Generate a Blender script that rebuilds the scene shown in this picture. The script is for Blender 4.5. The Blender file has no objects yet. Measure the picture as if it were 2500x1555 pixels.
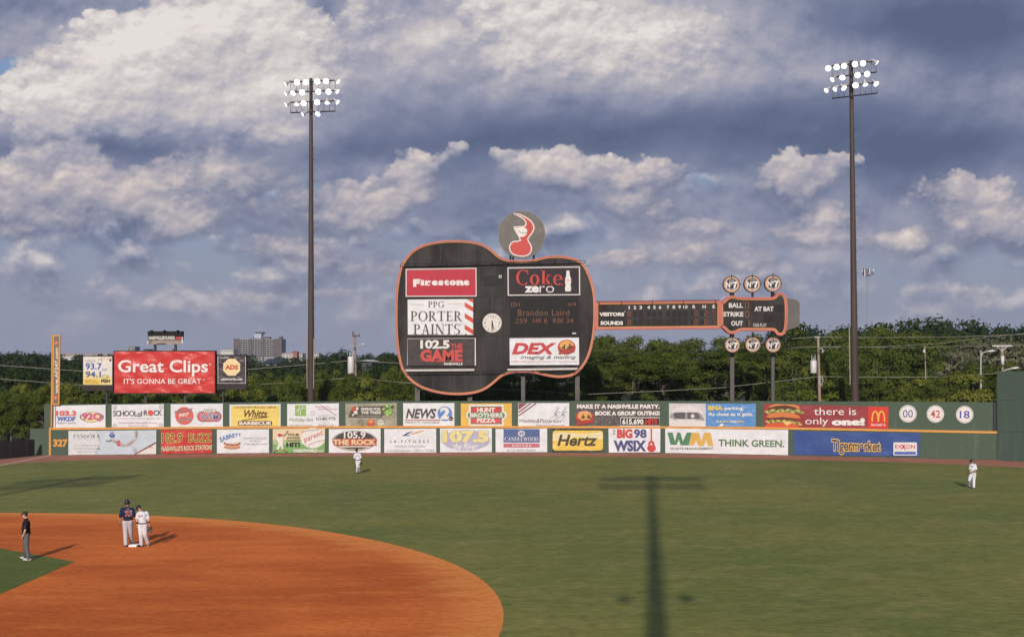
import bpy, bmesh, math, random
import numpy as np
from mathutils import Vector, Matrix
from mathutils.bvhtree import BVHTree

scene = bpy.context.scene
COL = scene.collection
R = math.radians
rng = random.Random(7)

# ------------------------------------------------------------------ camera
F, CX, YH, H = 2900.0, 1250.0, 895.0, 7.5      # focal length and horizon in photo pixels, eye height in metres
cam_d = bpy.data.cameras.new('camera')
cam = bpy.data.objects.new('camera', cam_d)
COL.objects.link(cam)
cam.location = (0, 0, H)
cam.rotation_euler = (R(90), 0, 0)
cam_d.sensor_width = 36
cam_d.lens = F / 2500 * 36
cam_d.shift_y = (YH - 777.5) / 2500
cam_d.clip_end = 20000
scene.camera = cam

# ------------------------------------------------------------------ light
HAZE = 0.00011
SUN_EL = 24.0
SUN_AZ = math.atan(0.1143)                      # shadows run away from the camera, slightly to the right
sun_d = bpy.data.lights.new('sun', 'SUN')
sun_d.energy = 4.1
sun_d.angle = R(0.53)
sun_d.color = (1.0, 0.905, 0.81)
sun = bpy.data.objects.new('sun', sun_d)
COL.objects.link(sun)
sdir = Vector((math.sin(SUN_AZ) * math.cos(R(SUN_EL)), math.cos(SUN_AZ) * math.cos(R(SUN_EL)), -math.sin(R(SUN_EL))))
sun.rotation_euler = sdir.to_track_quat('-Z', 'Y').to_euler()
scene.view_settings.view_transform = 'Standard'
scene.view_settings.look = 'None'
scene.view_settings.exposure = 0.0
scene.view_settings.gamma = 1.0

# ------------------------------------------------------------------ sky with clouds (world directions only)
world = bpy.data.worlds.new('World')
scene.world = world
world.use_nodes = True


def srgb(r, g, b):
    def c(v):
        v /= 255.0
        return v / 12.92 if v <= 0.04045 else ((v + 0.055) / 1.055) ** 2.4
    return (c(r), c(g), c(b), 1.0)


class NT:
    """tiny helper for building node trees"""
    def __init__(s, tree):
        s.t = tree

    def n(s, typ, **kw):
        nd = s.t.nodes.new(typ)
        for k, v in kw.items():
            setattr(nd, k, v)
        return nd

    def put(s, sock, v):
        if isinstance(v, bpy.types.NodeSocket):
            s.t.links.new(v, sock)
        elif v is not None:
            sock.default_value = v

    def m(s, op, a, b=None, c=None, clamp=False):
        nd = s.n('ShaderNodeMath', operation=op, use_clamp=clamp)
        s.put(nd.inputs[0], a)
        s.put(nd.inputs[1], b)
        s.put(nd.inputs[2], c)
        return nd.outputs[0]

    def v(s, op, a, b=None, c=None):
        nd = s.n('ShaderNodeVectorMath', operation=op)
        s.put(nd.inputs[0], a)
        s.put(nd.inputs[1], b)
        s.put(nd.inputs[2], c)
        return nd.outputs['Value'] if op in ('DOT_PRODUCT', 'LENGTH') else nd.outputs[0]

    def noise(s, vec, scale, detail=6, rough=0.55, lac=2.0, dist=0.0, dim='3D', col=False):
        nd = s.n('ShaderNodeTexNoise', noise_dimensions=dim)
        s.put(nd.inputs['Vector'], vec)
        nd.inputs['Scale'].default_value = scale
        nd.inputs['Detail'].default_value = detail
        nd.inputs['Roughness'].default_value = rough
        nd.inputs['Lacunarity'].default_value = lac
        nd.inputs['Distortion'].default_value = dist
        return nd.outputs['Color' if col else 'Fac']

    def billow(s, vec, scale, detail=4, rough=0.5):
        nd = s.n('ShaderNodeTexVoronoi', feature='F1', normalize=True)
        s.put(nd.inputs['Vector'], vec)
        nd.inputs['Scale'].default_value = scale
        nd.inputs['Detail'].default_value = detail
        nd.inputs['Roughness'].default_value = rough
        return nd.outputs['Distance']

    def ss(s, x, a, b, lo=0.0, hi=1.0):
        nd = s.n('ShaderNodeMapRange', interpolation_type='SMOOTHSTEP')
        s.put(nd.inputs['Value'], x)
        nd.inputs['From Min'].default_value = a
        nd.inputs['From Max'].default_value = b
        nd.inputs['To Min'].default_value = lo
        nd.inputs['To Max'].default_value = hi
        return nd.outputs['Result']

    def mix(s, f, a, b, typ='MIX'):
        nd = s.n('ShaderNodeMix', data_type='RGBA', blend_type=typ)
        s.put(nd.inputs[0], f)
        s.put(nd.inputs[6], a)
        s.put(nd.inputs[7], b)
        return nd.outputs[2]

    def comb(s, x, y, z=0.0):
        nd = s.n('ShaderNodeCombineXYZ')
        s.put(nd.inputs[0], x)
        s.put(nd.inputs[1], y)
        s.put(nd.inputs[2], z)
        return nd.outputs[0]


def build_sky():
    t = NT(world.node_tree)
    t.t.nodes.clear()
    out = t.n('ShaderNodeOutputWorld')
    bg = t.n('ShaderNodeBackground')
    t.t.links.new(bg.outputs[0], out.inputs[0])
    sky = t.n('ShaderNodeTexSky', sky_type='NISHITA', sun_disc=False)
    sky.sun_elevation = R(SUN_EL)
    sky.sun_rotation = R(180) + SUN_AZ
    sky.air_density = 1.0
    sky.dust_density = 2.5
    sky.ozone_density = 1.0
    geo = t.n('ShaderNodeNewGeometry')
    inc = t.v('SCALE', geo.outputs['Incoming'])
    inc.node.inputs['Scale'].default_value = -1.0
    sep = t.n('ShaderNodeSeparateXYZ')
    t.put(sep.inputs[0], inc)
    yy = t.m('MAXIMUM', t.m('ABSOLUTE', sep.outputs[1]), 0.06)
    K = F / 1000.0
    # heading and height of a direction, in thousandths of the focal length
    px = t.m('MULTIPLY_ADD', t.m('DIVIDE', sep.outputs[0], yy), K, 1.25)
    py = t.m('MULTIPLY_ADD', t.m('DIVIDE', sep.outputs[2], yy), -K, YH / 1000.0)
    p0 = t.comb(px, py)
    # billowing edges: warp the layout with fractal noise
    w1 = t.v('SUBTRACT', t.noise(p0, 3.6, 4, 0.5, col=True), (0.5, 0.5, 0.5))
    w1 = t.v('MULTIPLY', w1, (0.16, 0.10, 0.0))
    p = t.v('ADD', p0, w1)
    w2 = t.v('SUBTRACT', t.noise(p0, 15.0, 5, 0.58, col=True), (0.5, 0.5, 0.5))
    w2 = t.v('MULTIPLY', w2, (0.095, 0.075, 0.0))
    p = t.v('ADD', p, w2)

    pb = t.v('ADD', p0, t.v('MULTIPLY', w1, (0.55, 0.55, 0.0)))

    def field(base, blobs, q0):
        acc = base
        for (cx, cy, rx, ry, w) in blobs:
            q = t.v('MULTIPLY', t.v('SUBTRACT', q0, (cx, cy, 0)), (1 / rx, 1 / ry, 0))
            g = t.m('POWER', 0.3679, t.v('DOT_PRODUCT', q, q))
            acc = t.m('MULTIPLY_ADD', g, w, acc)
        return acc
    pa = t.v('MULTIPLY', t.v('ADD', p0, t.v('MULTIPLY', w1, (0.30, 0.30, 0.0))), (1.0, 1.2, 0.0))
    LIT = (-0.016, -0.040, 0.0)
    N = t.noise(pa, 3.2, 6, 0.53)
    Nup = t.noise(t.v('ADD', pa, LIT), 3.2, 6, 0.53)
    N2 = t.noise(t.v('ADD', pa, (7.3, 2.1, 0.0)), 10.0, 5, 0.55)
    N2u = t.noise(t.v('ADD', pa, (7.292, 2.083, 0.0)), 10.0, 5, 0.55)
    M = field(SKY_M0, SKY_M, p)
    B = field(SKY_B0, SKY_B, pb)
    dens = t.m('ADD', M, t.m('MULTIPLY_ADD', N, 1.3, -0.65))
    dens = t.m('ADD', dens, t.m('MULTIPLY_ADD', N2, 0.7, -0.35))
    alpha = t.ss(dens, -0.02, 0.40)
    rel = t.m('MULTIPLY', t.m('SUBTRACT', N, Nup), 1.6)
    rel = t.m('ADD', rel, t.m('MULTIPLY', t.m('SUBTRACT', N2, N2u), 0.5))
    # thick shaded bases are smooth, sunlit heads are lumpy
    rel = t.m('MULTIPLY', rel, t.ss(B, 0.1, 0.7, 0.35, 1.0))
    shade = t.m('ADD', B, rel)
    shade = t.m('ADD', shade, t.m('MULTIPLY_ADD', N, 0.28, -0.14))
    # thin edges of a cloud let the light through
    stops = [(0.0, srgb(90, 102, 131)), (0.22, srgb(113, 122, 150)), (0.42, srgb(142, 147, 169)), (0.62, srgb(172, 170, 183)), (0.82, srgb(204, 197, 197)), (1.0, srgb(229, 222, 218))]

    def ramp_of(x):
        r = t.n('ShaderNodeValToRGB')
        t.put(r.inputs[0], x)
        cr = r.color_ramp
        cr.elements[0].position, cr.elements[0].color = stops[0]
        cr.elements[1].position, cr.elements[1].color = stops[-1]
        for pos, c in stops[1:-1]:
            e = cr.elements.new(pos)
            e.color = c
        return r.outputs[0]
    ramp = ramp_of(shade)
    pc = t.v('MULTIPLY', t.v('ADD', p0, t.v('MULTIPLY', w2, (0.30, 0.30, 0.0))), (1.0, 1.35, 0.0))
    # sunlit cumulus in front: crisp heads, bases fading into shade
    acc, hgt = 0.0, 0.0
    for (cx, cy, rx, ry, w) in SKY_F:
        if ry < 0.065:
            cy, rx, ry = cy + 0.35 * ry, rx * 1.12, ry * 1.5
        q = t.v('MULTIPLY', t.v('SUBTRACT', p, (cx, cy, 0)), (1 / rx, 1 / ry, 0))
        g = t.m('MULTIPLY', t.m('POWER', 0.3679, t.v('DOT_PRODUCT', q, q)), w)
        acc = t.m('ADD', g, acc)
        hgt = t.m('MULTIPLY_ADD', g, t.v('DOT_PRODUCT', q, (0.0, -1.0, 0.0)), hgt)
    hgt = t.m('DIVIDE', hgt, t.m('ADD', acc, 0.02))
    near = t.ss(acc, 0.02, 0.30)
    fd = t.m('MULTIPLY_ADD', t.m('MULTIPLY_ADD', N, 0.7, -0.35), near, t.m('SUBTRACT', acc, 0.05))
    V1 = t.billow(pc, 6.5, 3, 0.55)
    V1u = t.billow(t.v('ADD', pc, (-0.010, -0.026, 0.0)), 6.5, 3, 0.55)
    V2 = t.billow(t.v('ADD', pc, (4.4, 2.2, 0.0)), 19.0, 2, 0.5)
    V2u = t.billow(t.v('ADD', pc, (4.396, 2.190, 0.0)), 19.0, 2, 0.5)
    fd = t.m('MULTIPLY_ADD', t.m('MULTIPLY_ADD', V1, -1.5, 0.58), near, fd)
    fd = t.m('MULTIPLY_ADD', t.m('MULTIPLY_ADD', V2, -0.9, 0.34), near, fd)
    fd = t.m('ADD', fd, t.m('MULTIPLY_ADD', N2, 0.5, -0.25))
    f_hard = t.ss(fd, 0.36, 0.58)
    f_soft = t.ss(fd, 0.22, 1.05)
    topness = t.ss(hgt, -0.75, 0.15)
    f_a = t.m('ADD', t.m('MULTIPLY', f_hard, topness), t.m('MULTIPLY', f_soft, t.m('SUBTRACT', 1.0, topness)))
    relF = t.m('ADD', t.m('MULTIPLY', t.m('SUBTRACT', N, Nup), 1.1), t.m('MULTIPLY_ADD', t.m('SUBTRACT', V2u, V2), 0.55, t.m('MULTIPLY', t.m('SUBTRACT', V1u, V1), 0.9)))
    f_s = t.m('ADD', t.m('MULTIPLY_ADD', hgt, 0.26, 0.72), relF)
    f_s = t.m('ADD', f_s, t.m('MULTIPLY_ADD', t.ss(fd, 0.35, 1.3), 0.28, -0.14))
    f_s = t.m('SUBTRACT', f_s, t.ss(py, 0.30, 0.44, 0.0, 0.22))
    front = ramp_of(f_s)
    front = t.mix(t.ss(py, 0.30, 0.44, 0.0, 1.0), front, t.mix(1.0, front, (1.03, 0.985, 0.95, 1), 'MULTIPLY'))
    # lower, farther cumulus: rows of small heads over grey-blue shreds
    C1 = t.noise(t.v('ADD', pc, (3.1, 5.7, 0.0)), 6.0, 5, 0.52)
    C1u = t.noise(t.v('ADD', pc, (3.093, 5.660, 0.0)), 6.0, 5, 0.52)
    band = t.m('MULTIPLY', t.ss(py, 0.36, 0.46), t.ss(py, 0.70, 0.86, 1.0, 0.0))
    low_a = t.m('MULTIPLY', t.ss(C1, 0.36, 0.58), band)
    low_s = t.m('ADD', t.m('MULTIPLY_ADD', t.m('SUBTRACT', C1, C1u), 3.4, 0.42), t.m('MULTIPLY_ADD', N2, 0.7, -0.35))
    low_c = ramp_of(low_s)
    # clear sky from the sky texture
    clear = t.v('SCALE', sky.outputs[0])
    clear.node.inputs['Scale'].default_value = SKY_STRENGTH
    # distant cloud fades into pale haze near the horizon
    hz = t.ss(py, 0.52, 0.88)
    pale = srgb(150, 150, 167)
    cloud = t.mix(t.m('MULTIPLY', hz, 0.6), ramp, pale)
    low_c = t.mix(t.m('MULTIPLY', hz, 0.75), low_c, pale)
    alpha = t.m('MULTIPLY', alpha, t.ss(py, 0.60, 0.80, 1.0, 0.0))
    blue = t.mix(0.6, clear, srgb(121, 144, 189))
    base = t.mix(t.m('MULTIPLY', t.ss(py, 0.2, 0.80), 0.85), blue, srgb(145, 149, 168))
    col = t.mix(t.m('MULTIPLY', low_a, 0.85), base, low_c)
    col = t.mix(alpha, col, cloud)
    front = t.mix(t.m('MULTIPLY', hz, 0.55), front, srgb(176, 168, 172))
    col = t.mix(t.m('MULTIPLY', f_a, t.ss(py, 0.60, 0.80, 1.0, 0.35)), col, front)
    # the dim side of the sky below the horizon
    t.put(bg.inputs['Color'], col)
    bg.inputs['Strength'].default_value = 1.0


SKY_STRENGTH = 0.1
SKY_M0 = -0.22
SKY_M = [
    (0.14, 0.05, 0.36, 0.10, 1.5), (0.42, 0.20, 0.40, 0.17, 1.8), (0.10, 0.30, 0.30, 0.08, 1.4), (0.70, 0.12, 0.22, 0.22, 1.2),
    (1.15, 0.10, 0.50, 0.22, 1.6), (1.75, 0.14, 0.60, 0.28, 1.6), (2.35, 0.18, 0.55, 0.24, 1.6), (0.35, 0.355, 0.55, 0.045, 1.3),
    (1.3, 0.32, 0.65, 0.09, 1.5), (2.3, 0.36, 0.42, 0.07, 1.6),
    (0.035, 0.185, 0.08, 0.032, -3.0), (0.29, 0.082, 0.035, 0.022, -2.2),
    (0.13, 0.46, 0.26, 0.060, 1.0), (0.56, 0.445, 0.12, 0.05, 0.9), (0.86, 0.50, 0.15, 0.05, 0.9), (1.0, 0.42, 0.09, 0.05, 0.8),
    (1.17, 0.49, 0.18, 0.08, 0.9), (1.40, 0.415, 0.20, 0.035, 0.9), (1.32, 0.46, 0.20, 0.05, 0.8), (1.56, 0.515, 0.10, 0.04, 0.8),
    (1.93, 0.43, 0.13, 0.05, 0.9), (1.92, 0.50, 0.22, 0.05, 0.9), (2.35, 0.50, 0.24, 0.10, 1.1), (0.44, 0.56, 0.12, 0.03, 0.6),
    (0.68, 0.545, 0.16, 0.05, 0.7), (0.70, 0.61, 0.12, 0.02, 0.7), (0.1, 0.57, 0.2, 0.04, 0.35), (1.66, 0.57, 0.25, 0.04, 0.5),
    (2.02, 0.57, 0.16, 0.03, 0.7), (1.8, 0.64, 0.35, 0.05, 0.45), (0.92, 0.62, 0.12, 0.03, 0.6),
    (1.74, 0.44, 0.12, 0.05, -1.0), (0.49, 0.405, 0.09, 0.025, -1.3), (0.42, 0.51, 0.10, 0.05, -0.9), (1.74, 0.378, 0.14, 0.014, -0.7), (0.72, 0.47, 0.06, 0.04, -0.8),
]
SKY_B0 = 0.38
SKY_B = [
    (0.45, 0.18, 0.34, 0.16, 0.34), (0.66, 0.10, 0.12, 0.14, 0.22), (0.55, 0.29, 0.25, 0.05, 0.16),
    (1.25, 0.08, 0.22, 0.12, 0.42), (1.48, 0.09, 0.26, 0.12, 0.42), (0.95, 0.10, 0.14, 0.12, 0.16), (1.70, 0.12, 0.22, 0.12, 0.24), (1.62, 0.20, 0.14, 0.05, 0.18),
    (0.790, 0.075, 0.030, 0.090, -0.34), (0.12, 0.08, 0.20, 0.06, 0.06), (0.40, 0.03, 0.12, 0.05, -0.05),
    (0.32, 0.362, 0.42, 0.032, -0.34), (1.02, 0.27, 0.22, 0.05, -0.08), (1.40, 0.335, 0.48, 0.065, -0.30), (2.25, 0.37, 0.42, 0.075, -0.34),
    (2.34, 0.06, 0.28, 0.09, -0.50), (1.95, 0.28, 0.32, 0.07, -0.20), (1.05, 0.36, 0.25, 0.035, -0.1), (1.16, 0.49, 0.14, 0.07, -0.14),
    (2.0, 0.12, 0.25, 0.06, 0.05), (2.2, 0.20, 0.30, 0.04, 0.06), (0.62, 0.55, 0.12, 0.05, -0.06), (2.25, 0.47, 0.12, 0.04, -0.12), (1.95, 0.53, 0.2, 0.03, -0.1),
    (1.65, 0.62, 0.35, 0.06, 0.16), (0.0, 0.56, 0.15, 0.03, 0.12),
]
SKY_F = [
    (0.45, 0.18, 0.29, 0.13, 1.5), (0.17, 0.262, 0.20, 0.07, 1.3), (0.60, 0.06, 0.16, 0.13, 1.5), (0.30, 0.15, 0.13, 0.08, 0.9), (0.62, 0.25, 0.16, 0.09, 1.0),
    (1.24, 0.08, 0.14, 0.12, 0.85), (1.45, 0.09, 0.24, 0.11, 0.95), (1.62, 0.17, 0.14, 0.06, 0.5), (0.93, 0.06, 0.08, 0.08, 0.45),
    (0.12, 0.45, 0.22, 0.060, 1.05), (0.33, 0.46, 0.11, 0.050, 0.8), (0.56, 0.445, 0.11, 0.045, 0.85),
    (0.83, 0.505, 0.11, 0.035, 0.9), (0.93, 0.47, 0.08, 0.035, 0.9), (1.01, 0.415, 0.055, 0.038, 0.9),
    (1.35, 0.405, 0.11, 0.035, 0.95), (1.50, 0.42, 0.14, 0.026, 0.85), (1.56, 0.505, 0.070, 0.028, 0.9),
    (1.92, 0.425, 0.06, 0.045, 1.0), (2.01, 0.415, 0.06, 0.03, 0.8), (2.00, 0.52, 0.07, 0.022, 0.7), (2.36, 0.465, 0.11, 0.055, 1.0), (2.46, 0.54, 0.08, 0.045, 0.9),
    (0.46, 0.550, 0.075, 0.026, 0.9), (0.70, 0.608, 0.10, 0.020, 0.95), (2.00, 0.572, 0.11, 0.020, 0.8), (2.21, 0.592, 0.06, 0.022, 0.7),
    (1.10, 0.350, 0.025, 0.014, 0.7), (1.21, 0.370, 0.02, 0.010, 0.6), (0.80, 0.715, 0.075, 0.014, 0.75), (0.62, 0.728, 0.05, 0.010, 0.7),
    (1.55, 0.635, 0.10, 0.020, 0.75), (1.80, 0.640, 0.10, 0.020, 0.75), (1.66, 0.570, 0.10, 0.020, 0.6), (2.40, 0.720, 0.08, 0.018, 0.6), (0.05, 0.545, 0.12, 0.02, 0.6), (0.93, 0.645, 0.08, 0.022, 0.7),
]
build_sky()
world.cycles.sampling_method = 'MANUAL'
world.cycles.sample_map_resolution = 256
scene.cycles.max_bounces = 5
scene.cycles.diffuse_bounces = 3
scene.cycles.glossy_bounces = 2
scene.cycles.transmission_bounces = 2
scene.cycles.volume_bounces = 0

# ------------------------------------------------------------------ helpers
def gnd(px, py, z=0.0):
    """ground point seen at a photo pixel"""
    Y = F * (H - z) / (py - YH)
    return Vector(((px - CX) * Y / F, Y, z))


def at(px, py, Y):
    return Vector(((px - CX) * Y / F, Y, H - (py - YH) * Y / F))


def tag(o, label=None, cat=None, group=None, kind=None):
    if label:
        o['label'] = label
    if cat:
        o['category'] = cat
    if group:
        o['group'] = group
    if kind:
        o['kind'] = kind
    return o


def empty(name, loc, label, cat, group=None):
    o = bpy.data.objects.new(name, None)
    o.location = loc
    o.empty_display_size = 0.2
    COL.objects.link(o)
    return tag(o, label, cat, group)


def mesh_obj(name, verts, faces, mats, parent=None, mi=None, smooth=False, loc=None):
    """one mesh object; verts are world coordinates, stored relative to the thing they belong to"""
    root = parent
    base = Vector((0, 0, 0))
    while root is not None:
        base = base + root.location
        root = root.parent
    if loc is not None:
        base = base + Vector(loc)
    me = bpy.data.meshes.new(name)
    me.from_pydata([Vector(v) - base for v in verts], [], faces)
    if not isinstance(mats, (list, tuple)):
        mats = [mats]
    for m in mats:
        me.materials.append(m)
    if mi:
        me.polygons.foreach_set('material_index', mi)
    if smooth:
        me.polygons.foreach_set('use_smooth', [True] * len(me.polygons))
    me.update()
    o = bpy.data.objects.new(name, me)
    if loc is not None:
        o.location = loc
    o.parent = parent
    COL.objects.link(o)
    return o


class MB:
    """collects shapes into one mesh"""
    def __init__(s):
        s.v, s.f, s.mi, s.mats = [], [], [], []

    def _m(s, mat):
        if mat not in s.mats:
            s.mats.append(mat)
        return s.mats.index(mat)

    def add(s, verts, faces, mat):
        k = len(s.v)
        i = s._m(mat)
        s.v += [Vector(p) for p in verts]
        s.f += [tuple(k + a for a in f) for f in faces]
        s.mi += [i] * len(faces)
        return s

    def box(s, c, d, mat, rz=0.0):
        x, y, z = d[0] / 2, d[1] / 2, d[2] / 2
        M_ = Matrix.Rotation(rz, 3, 'Z')
        vs = [Vector(c) + M_ @ Vector((a * x, b * y, e * z)) for e in (-1, 1) for b in (-1, 1) for a in (-1, 1)]
        return s.add(vs, [(0, 2, 3, 1), (4, 5, 7, 6), (0, 1, 5, 4), (2, 6, 7, 3), (0, 4, 6, 2), (1, 3, 7, 5)], mat)

    def tube(s, p0, p1, r0, r1=None, mat=None, n=10, caps=True):
        p0, p1 = Vector(p0), Vector(p1)
        r1 = r0 if r1 is None else r1
        d = (p1 - p0).normalized()
        a = d.orthogonal().normalized()
        b = d.cross(a)
        vs = []
        for p, r in ((p0, r0), (p1, r1)):
            vs += [p + (a * math.cos(6.28319 * i / n) + b * math.sin(6.28319 * i / n)) * r for i in range(n)]
        fs = [(i, (i + 1) % n, n + (i + 1) % n, n + i) for i in range(n)]
        if caps:
            fs += [tuple(range(n - 1, -1, -1)), tuple(range(n, 2 * n))]
        return s.add(vs, fs, mat)

    def path(s, pts, r, mat, n=5):
        for a, b in zip(pts, pts[1:]):
            s.tube(a, b, r, r, mat, n, False)
        return s

    def lathe(s, c, ax, prof, mat, n=16):
        """prof: (distance along axis, radius)"""
        c, ax = Vector(c), Vector(ax).normalized()
        a = ax.orthogonal().normalized()
        b = ax.cross(a)
        vs = []
        for t, r in prof:
            vs += [c + ax * t + (a * math.cos(6.28319 * i / n) + b * math.sin(6.28319 * i / n)) * r for i in range(n)]
        fs = []
        for k in range(len(prof) - 1):
            fs += [(k * n + i, k * n + (i + 1) % n, (k + 1) * n + (i + 1) % n, (k + 1) * n + i) for i in range(n)]
        return s.add(vs, fs, mat)

    def ell(s, c, r, mat, rot=None, nu=14, nv=9):
        vs, fs = [], []
        M_ = rot or Matrix.Identity(3)
        for j in range(nv + 1):
            th = math.pi * j / nv
            for i in range(nu):
                ph = 2 * math.pi * i / nu
                vs.append(Vector(c) + M_ @ Vector((r[0] * math.sin(th) * math.cos(ph), r[1] * math.sin(th) * math.sin(ph), r[2] * math.cos(th))))
        for j in range(nv):
            for i in range(nu):
                fs.append((j * nu + i, (j + 1) * nu + i, (j + 1) * nu + (i + 1) % nu, j * nu + (i + 1) % nu))
        return s.add(vs, fs, mat)

    def build(s, name, parent=None, smooth=False):
        return mesh_obj(name, s.v, s.f, s.mats, parent, s.mi, smooth)


MATS = {}


def pm(name, col, rough=0.6, var=0.12, scale=2.0, bump=0.0, bscale=8.0, stretch=(1, 1, 1), spec=0.4, metal=0.0, detail=5):
    """painted / plain surface with a little mottling"""
    if name in MATS:
        return MATS[name]
    m = bpy.data.materials.new(name)
    m.use_nodes = True
    t = NT(m.node_tree)
    b = m.node_tree.nodes['Principled BSDF']
    tc = t.n('ShaderNodeTexCoord')
    vec = t.v('MULTIPLY', tc.outputs['Object'], tuple(stretch))
    n = t.noise(vec, scale, detail, 0.6)
    k = t.ss(n, 0.3, 0.7, 1 - var, 1 + var)
    c = t.v('SCALE', tuple(col[:3]))
    t.put(c.node.inputs['Scale'], k)
    t.put(b.inputs['Base Color'], c)
    b.inputs['Roughness'].default_value = rough
    b.inputs['Specular IOR Level'].default_value = spec
    b.inputs['Metallic'].default_value = metal
    if bump:
        bn = t.n('ShaderNodeBump')
        t.put(bn.inputs['Height'], t.noise(vec, bscale, 4, 0.55))
        bn.inputs['Strength'].default_value = 1.0
        bn.inputs['Distance'].default_value = bump
        t.put(b.inputs['Normal'], bn.outputs[0])
    MATS[name] = m
    return m


def S(r, g, b, k=0.66):
    """albedo of a surface that photographs as this sRGB value when it faces the evening sun"""
    return tuple(v * k for v in srgb(r, g, b)[:3])


def vinyl(name, col, wr=0.03, sc=1.3, rough=0.38, var=0.05):
    """printed sheet vinyl: creases and a soft sheen"""
    if name in MATS:
        return MATS[name]
    m = bpy.data.materials.new(name)
    m.use_nodes = True
    t = NT(m.node_tree)
    b = m.node_tree.nodes['Principled BSDF']
    tc = t.n('ShaderNodeTexCoord')
    o = tc.outputs['Object']
    n = t.noise(o, 1.3, 4, 0.6)
    c = t.v('SCALE', tuple(col[:3]))
    t.put(c.node.inputs['Scale'], t.ss(n, 0.3, 0.7, 1 - var, 1 + var))
    t.put(b.inputs['Base Color'], c)
    b.inputs['Roughness'].default_value = rough
    b.inputs['Specular IOR Level'].default_value = 0.3
    w = t.v('ADD', o, t.v('SCALE', t.noise(o, 0.9, 3, 0.5, col=True)))
    r1 = t.noise(t.v('MULTIPLY', w, (1.0, 1.0, 2.2)), sc, 3, 0.5)
    ridge = t.m('SUBTRACT', 1.0, t.m('ABSOLUTE', t.m('MULTIPLY_ADD', r1, 5.0, -2.5)), clamp=True)
    r2 = t.noise(t.v('MULTIPLY', w, (2.4, 1.0, 0.8)), sc * 0.8, 3, 0.5)
    ridge2 = t.m('SUBTRACT', 1.0, t.m('ABSOLUTE', t.m('MULTIPLY_ADD', r2, 6.0, -3.2)), clamp=True)
    h = t.m('ADD', t.m('ADD', ridge, t.m('MULTIPLY', ridge2, 0.7)), t.m('MULTIPLY', r1, 1.5))
    bn = t.n('ShaderNodeBump')
    t.put(bn.inputs['Height'], h)
    bn.inputs['Distance'].default_value = wr * 0.45
    t.put(b.inputs['Normal'], bn.outputs[0])
    MATS[name] = m
    return m


def ink(r, g, b):
    return pm('ink_%d_%d_%d' % (r, g, b), S(r, g, b), 0.55, 0.07, 3.0, spec=0.25)


def glow(name, col, strength):
    if name in MATS:
        return MATS[name]
    m = bpy.data.materials.new(name)
    m.use_nodes = True
    b = m.node_tree.nodes['Principled BSDF']
    b.inputs['Base Color'].default_value = (*[c * 0.25 for c in col], 1)
    b.inputs['Emission Color'].default_value = (*col, 1)
    b.inputs['Emission Strength'].default_value = strength
    m.cycles.emission_sampling = 'NONE'
    MATS[name] = m
    return m


# ------------------------------------------------------------------ lettering
_txt = {}


def text_mesh(s, bold=0.0, shear=0.0, space=1.0):
    key = (s, bold, shear, space)
    if key in _txt:
        return _txt[key]
    cu = bpy.data.curves.new('txt', 'FONT')
    cu.body = s
    cu.offset = bold
    cu.shear = shear
    cu.space_character = space
    cu.resolution_u = 3
    ob = bpy.data.objects.new('txt', cu)
    COL.objects.link(ob)
    dg = bpy.context.evaluated_depsgraph_get()
    me = bpy.data.meshes.new_from_object(ob.evaluated_get(dg))
    vs = [(v.co.x, v.co.y) for v in me.vertices]
    fs = [tuple(p.vertices) for p in me.polygons]
    bpy.data.objects.remove(ob)
    bpy.data.curves.remove(cu)
    bpy.data.meshes.remove(me)
    _txt[key] = (vs, fs)
    return vs, fs


# a small serif alphabet built from thick and thin strokes (unit cap height)
def _bar(x0, y0, x1, y1, w):
    return [(x0 - w / 2, y0), (x0 + w / 2, y0), (x1 + w / 2, y1), (x1 - w / 2, y1)]


def _rect(x0, y0, x1, y1):
    return [(x0, y0), (x1, y0), (x1, y1), (x0, y1)]


def _arc(cx, cy, rx, ry, a0, a1, tx, ty, n=14):
    """ring sector, as a list of quads: tx thick at the sides, ty thin at top and bottom"""
    q = []
    for i in range(n):
        pts = []
        for a, inner in ((0, 0), (1, 0), (1, 1), (0, 1)):
            an = R(a0 + (a1 - a0) * (i + a) / n)
            pts.append((cx + (rx - tx * inner) * math.cos(an), cy + (ry - ty * inner) * math.sin(an)))
        q.append(pts)
    return q


T_, t_, s_ = 0.15, 0.055, 0.05


def _ser(x, y, w=0.28):
    return _rect(x - w / 2, y, x + w / 2, y + s_)


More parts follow.
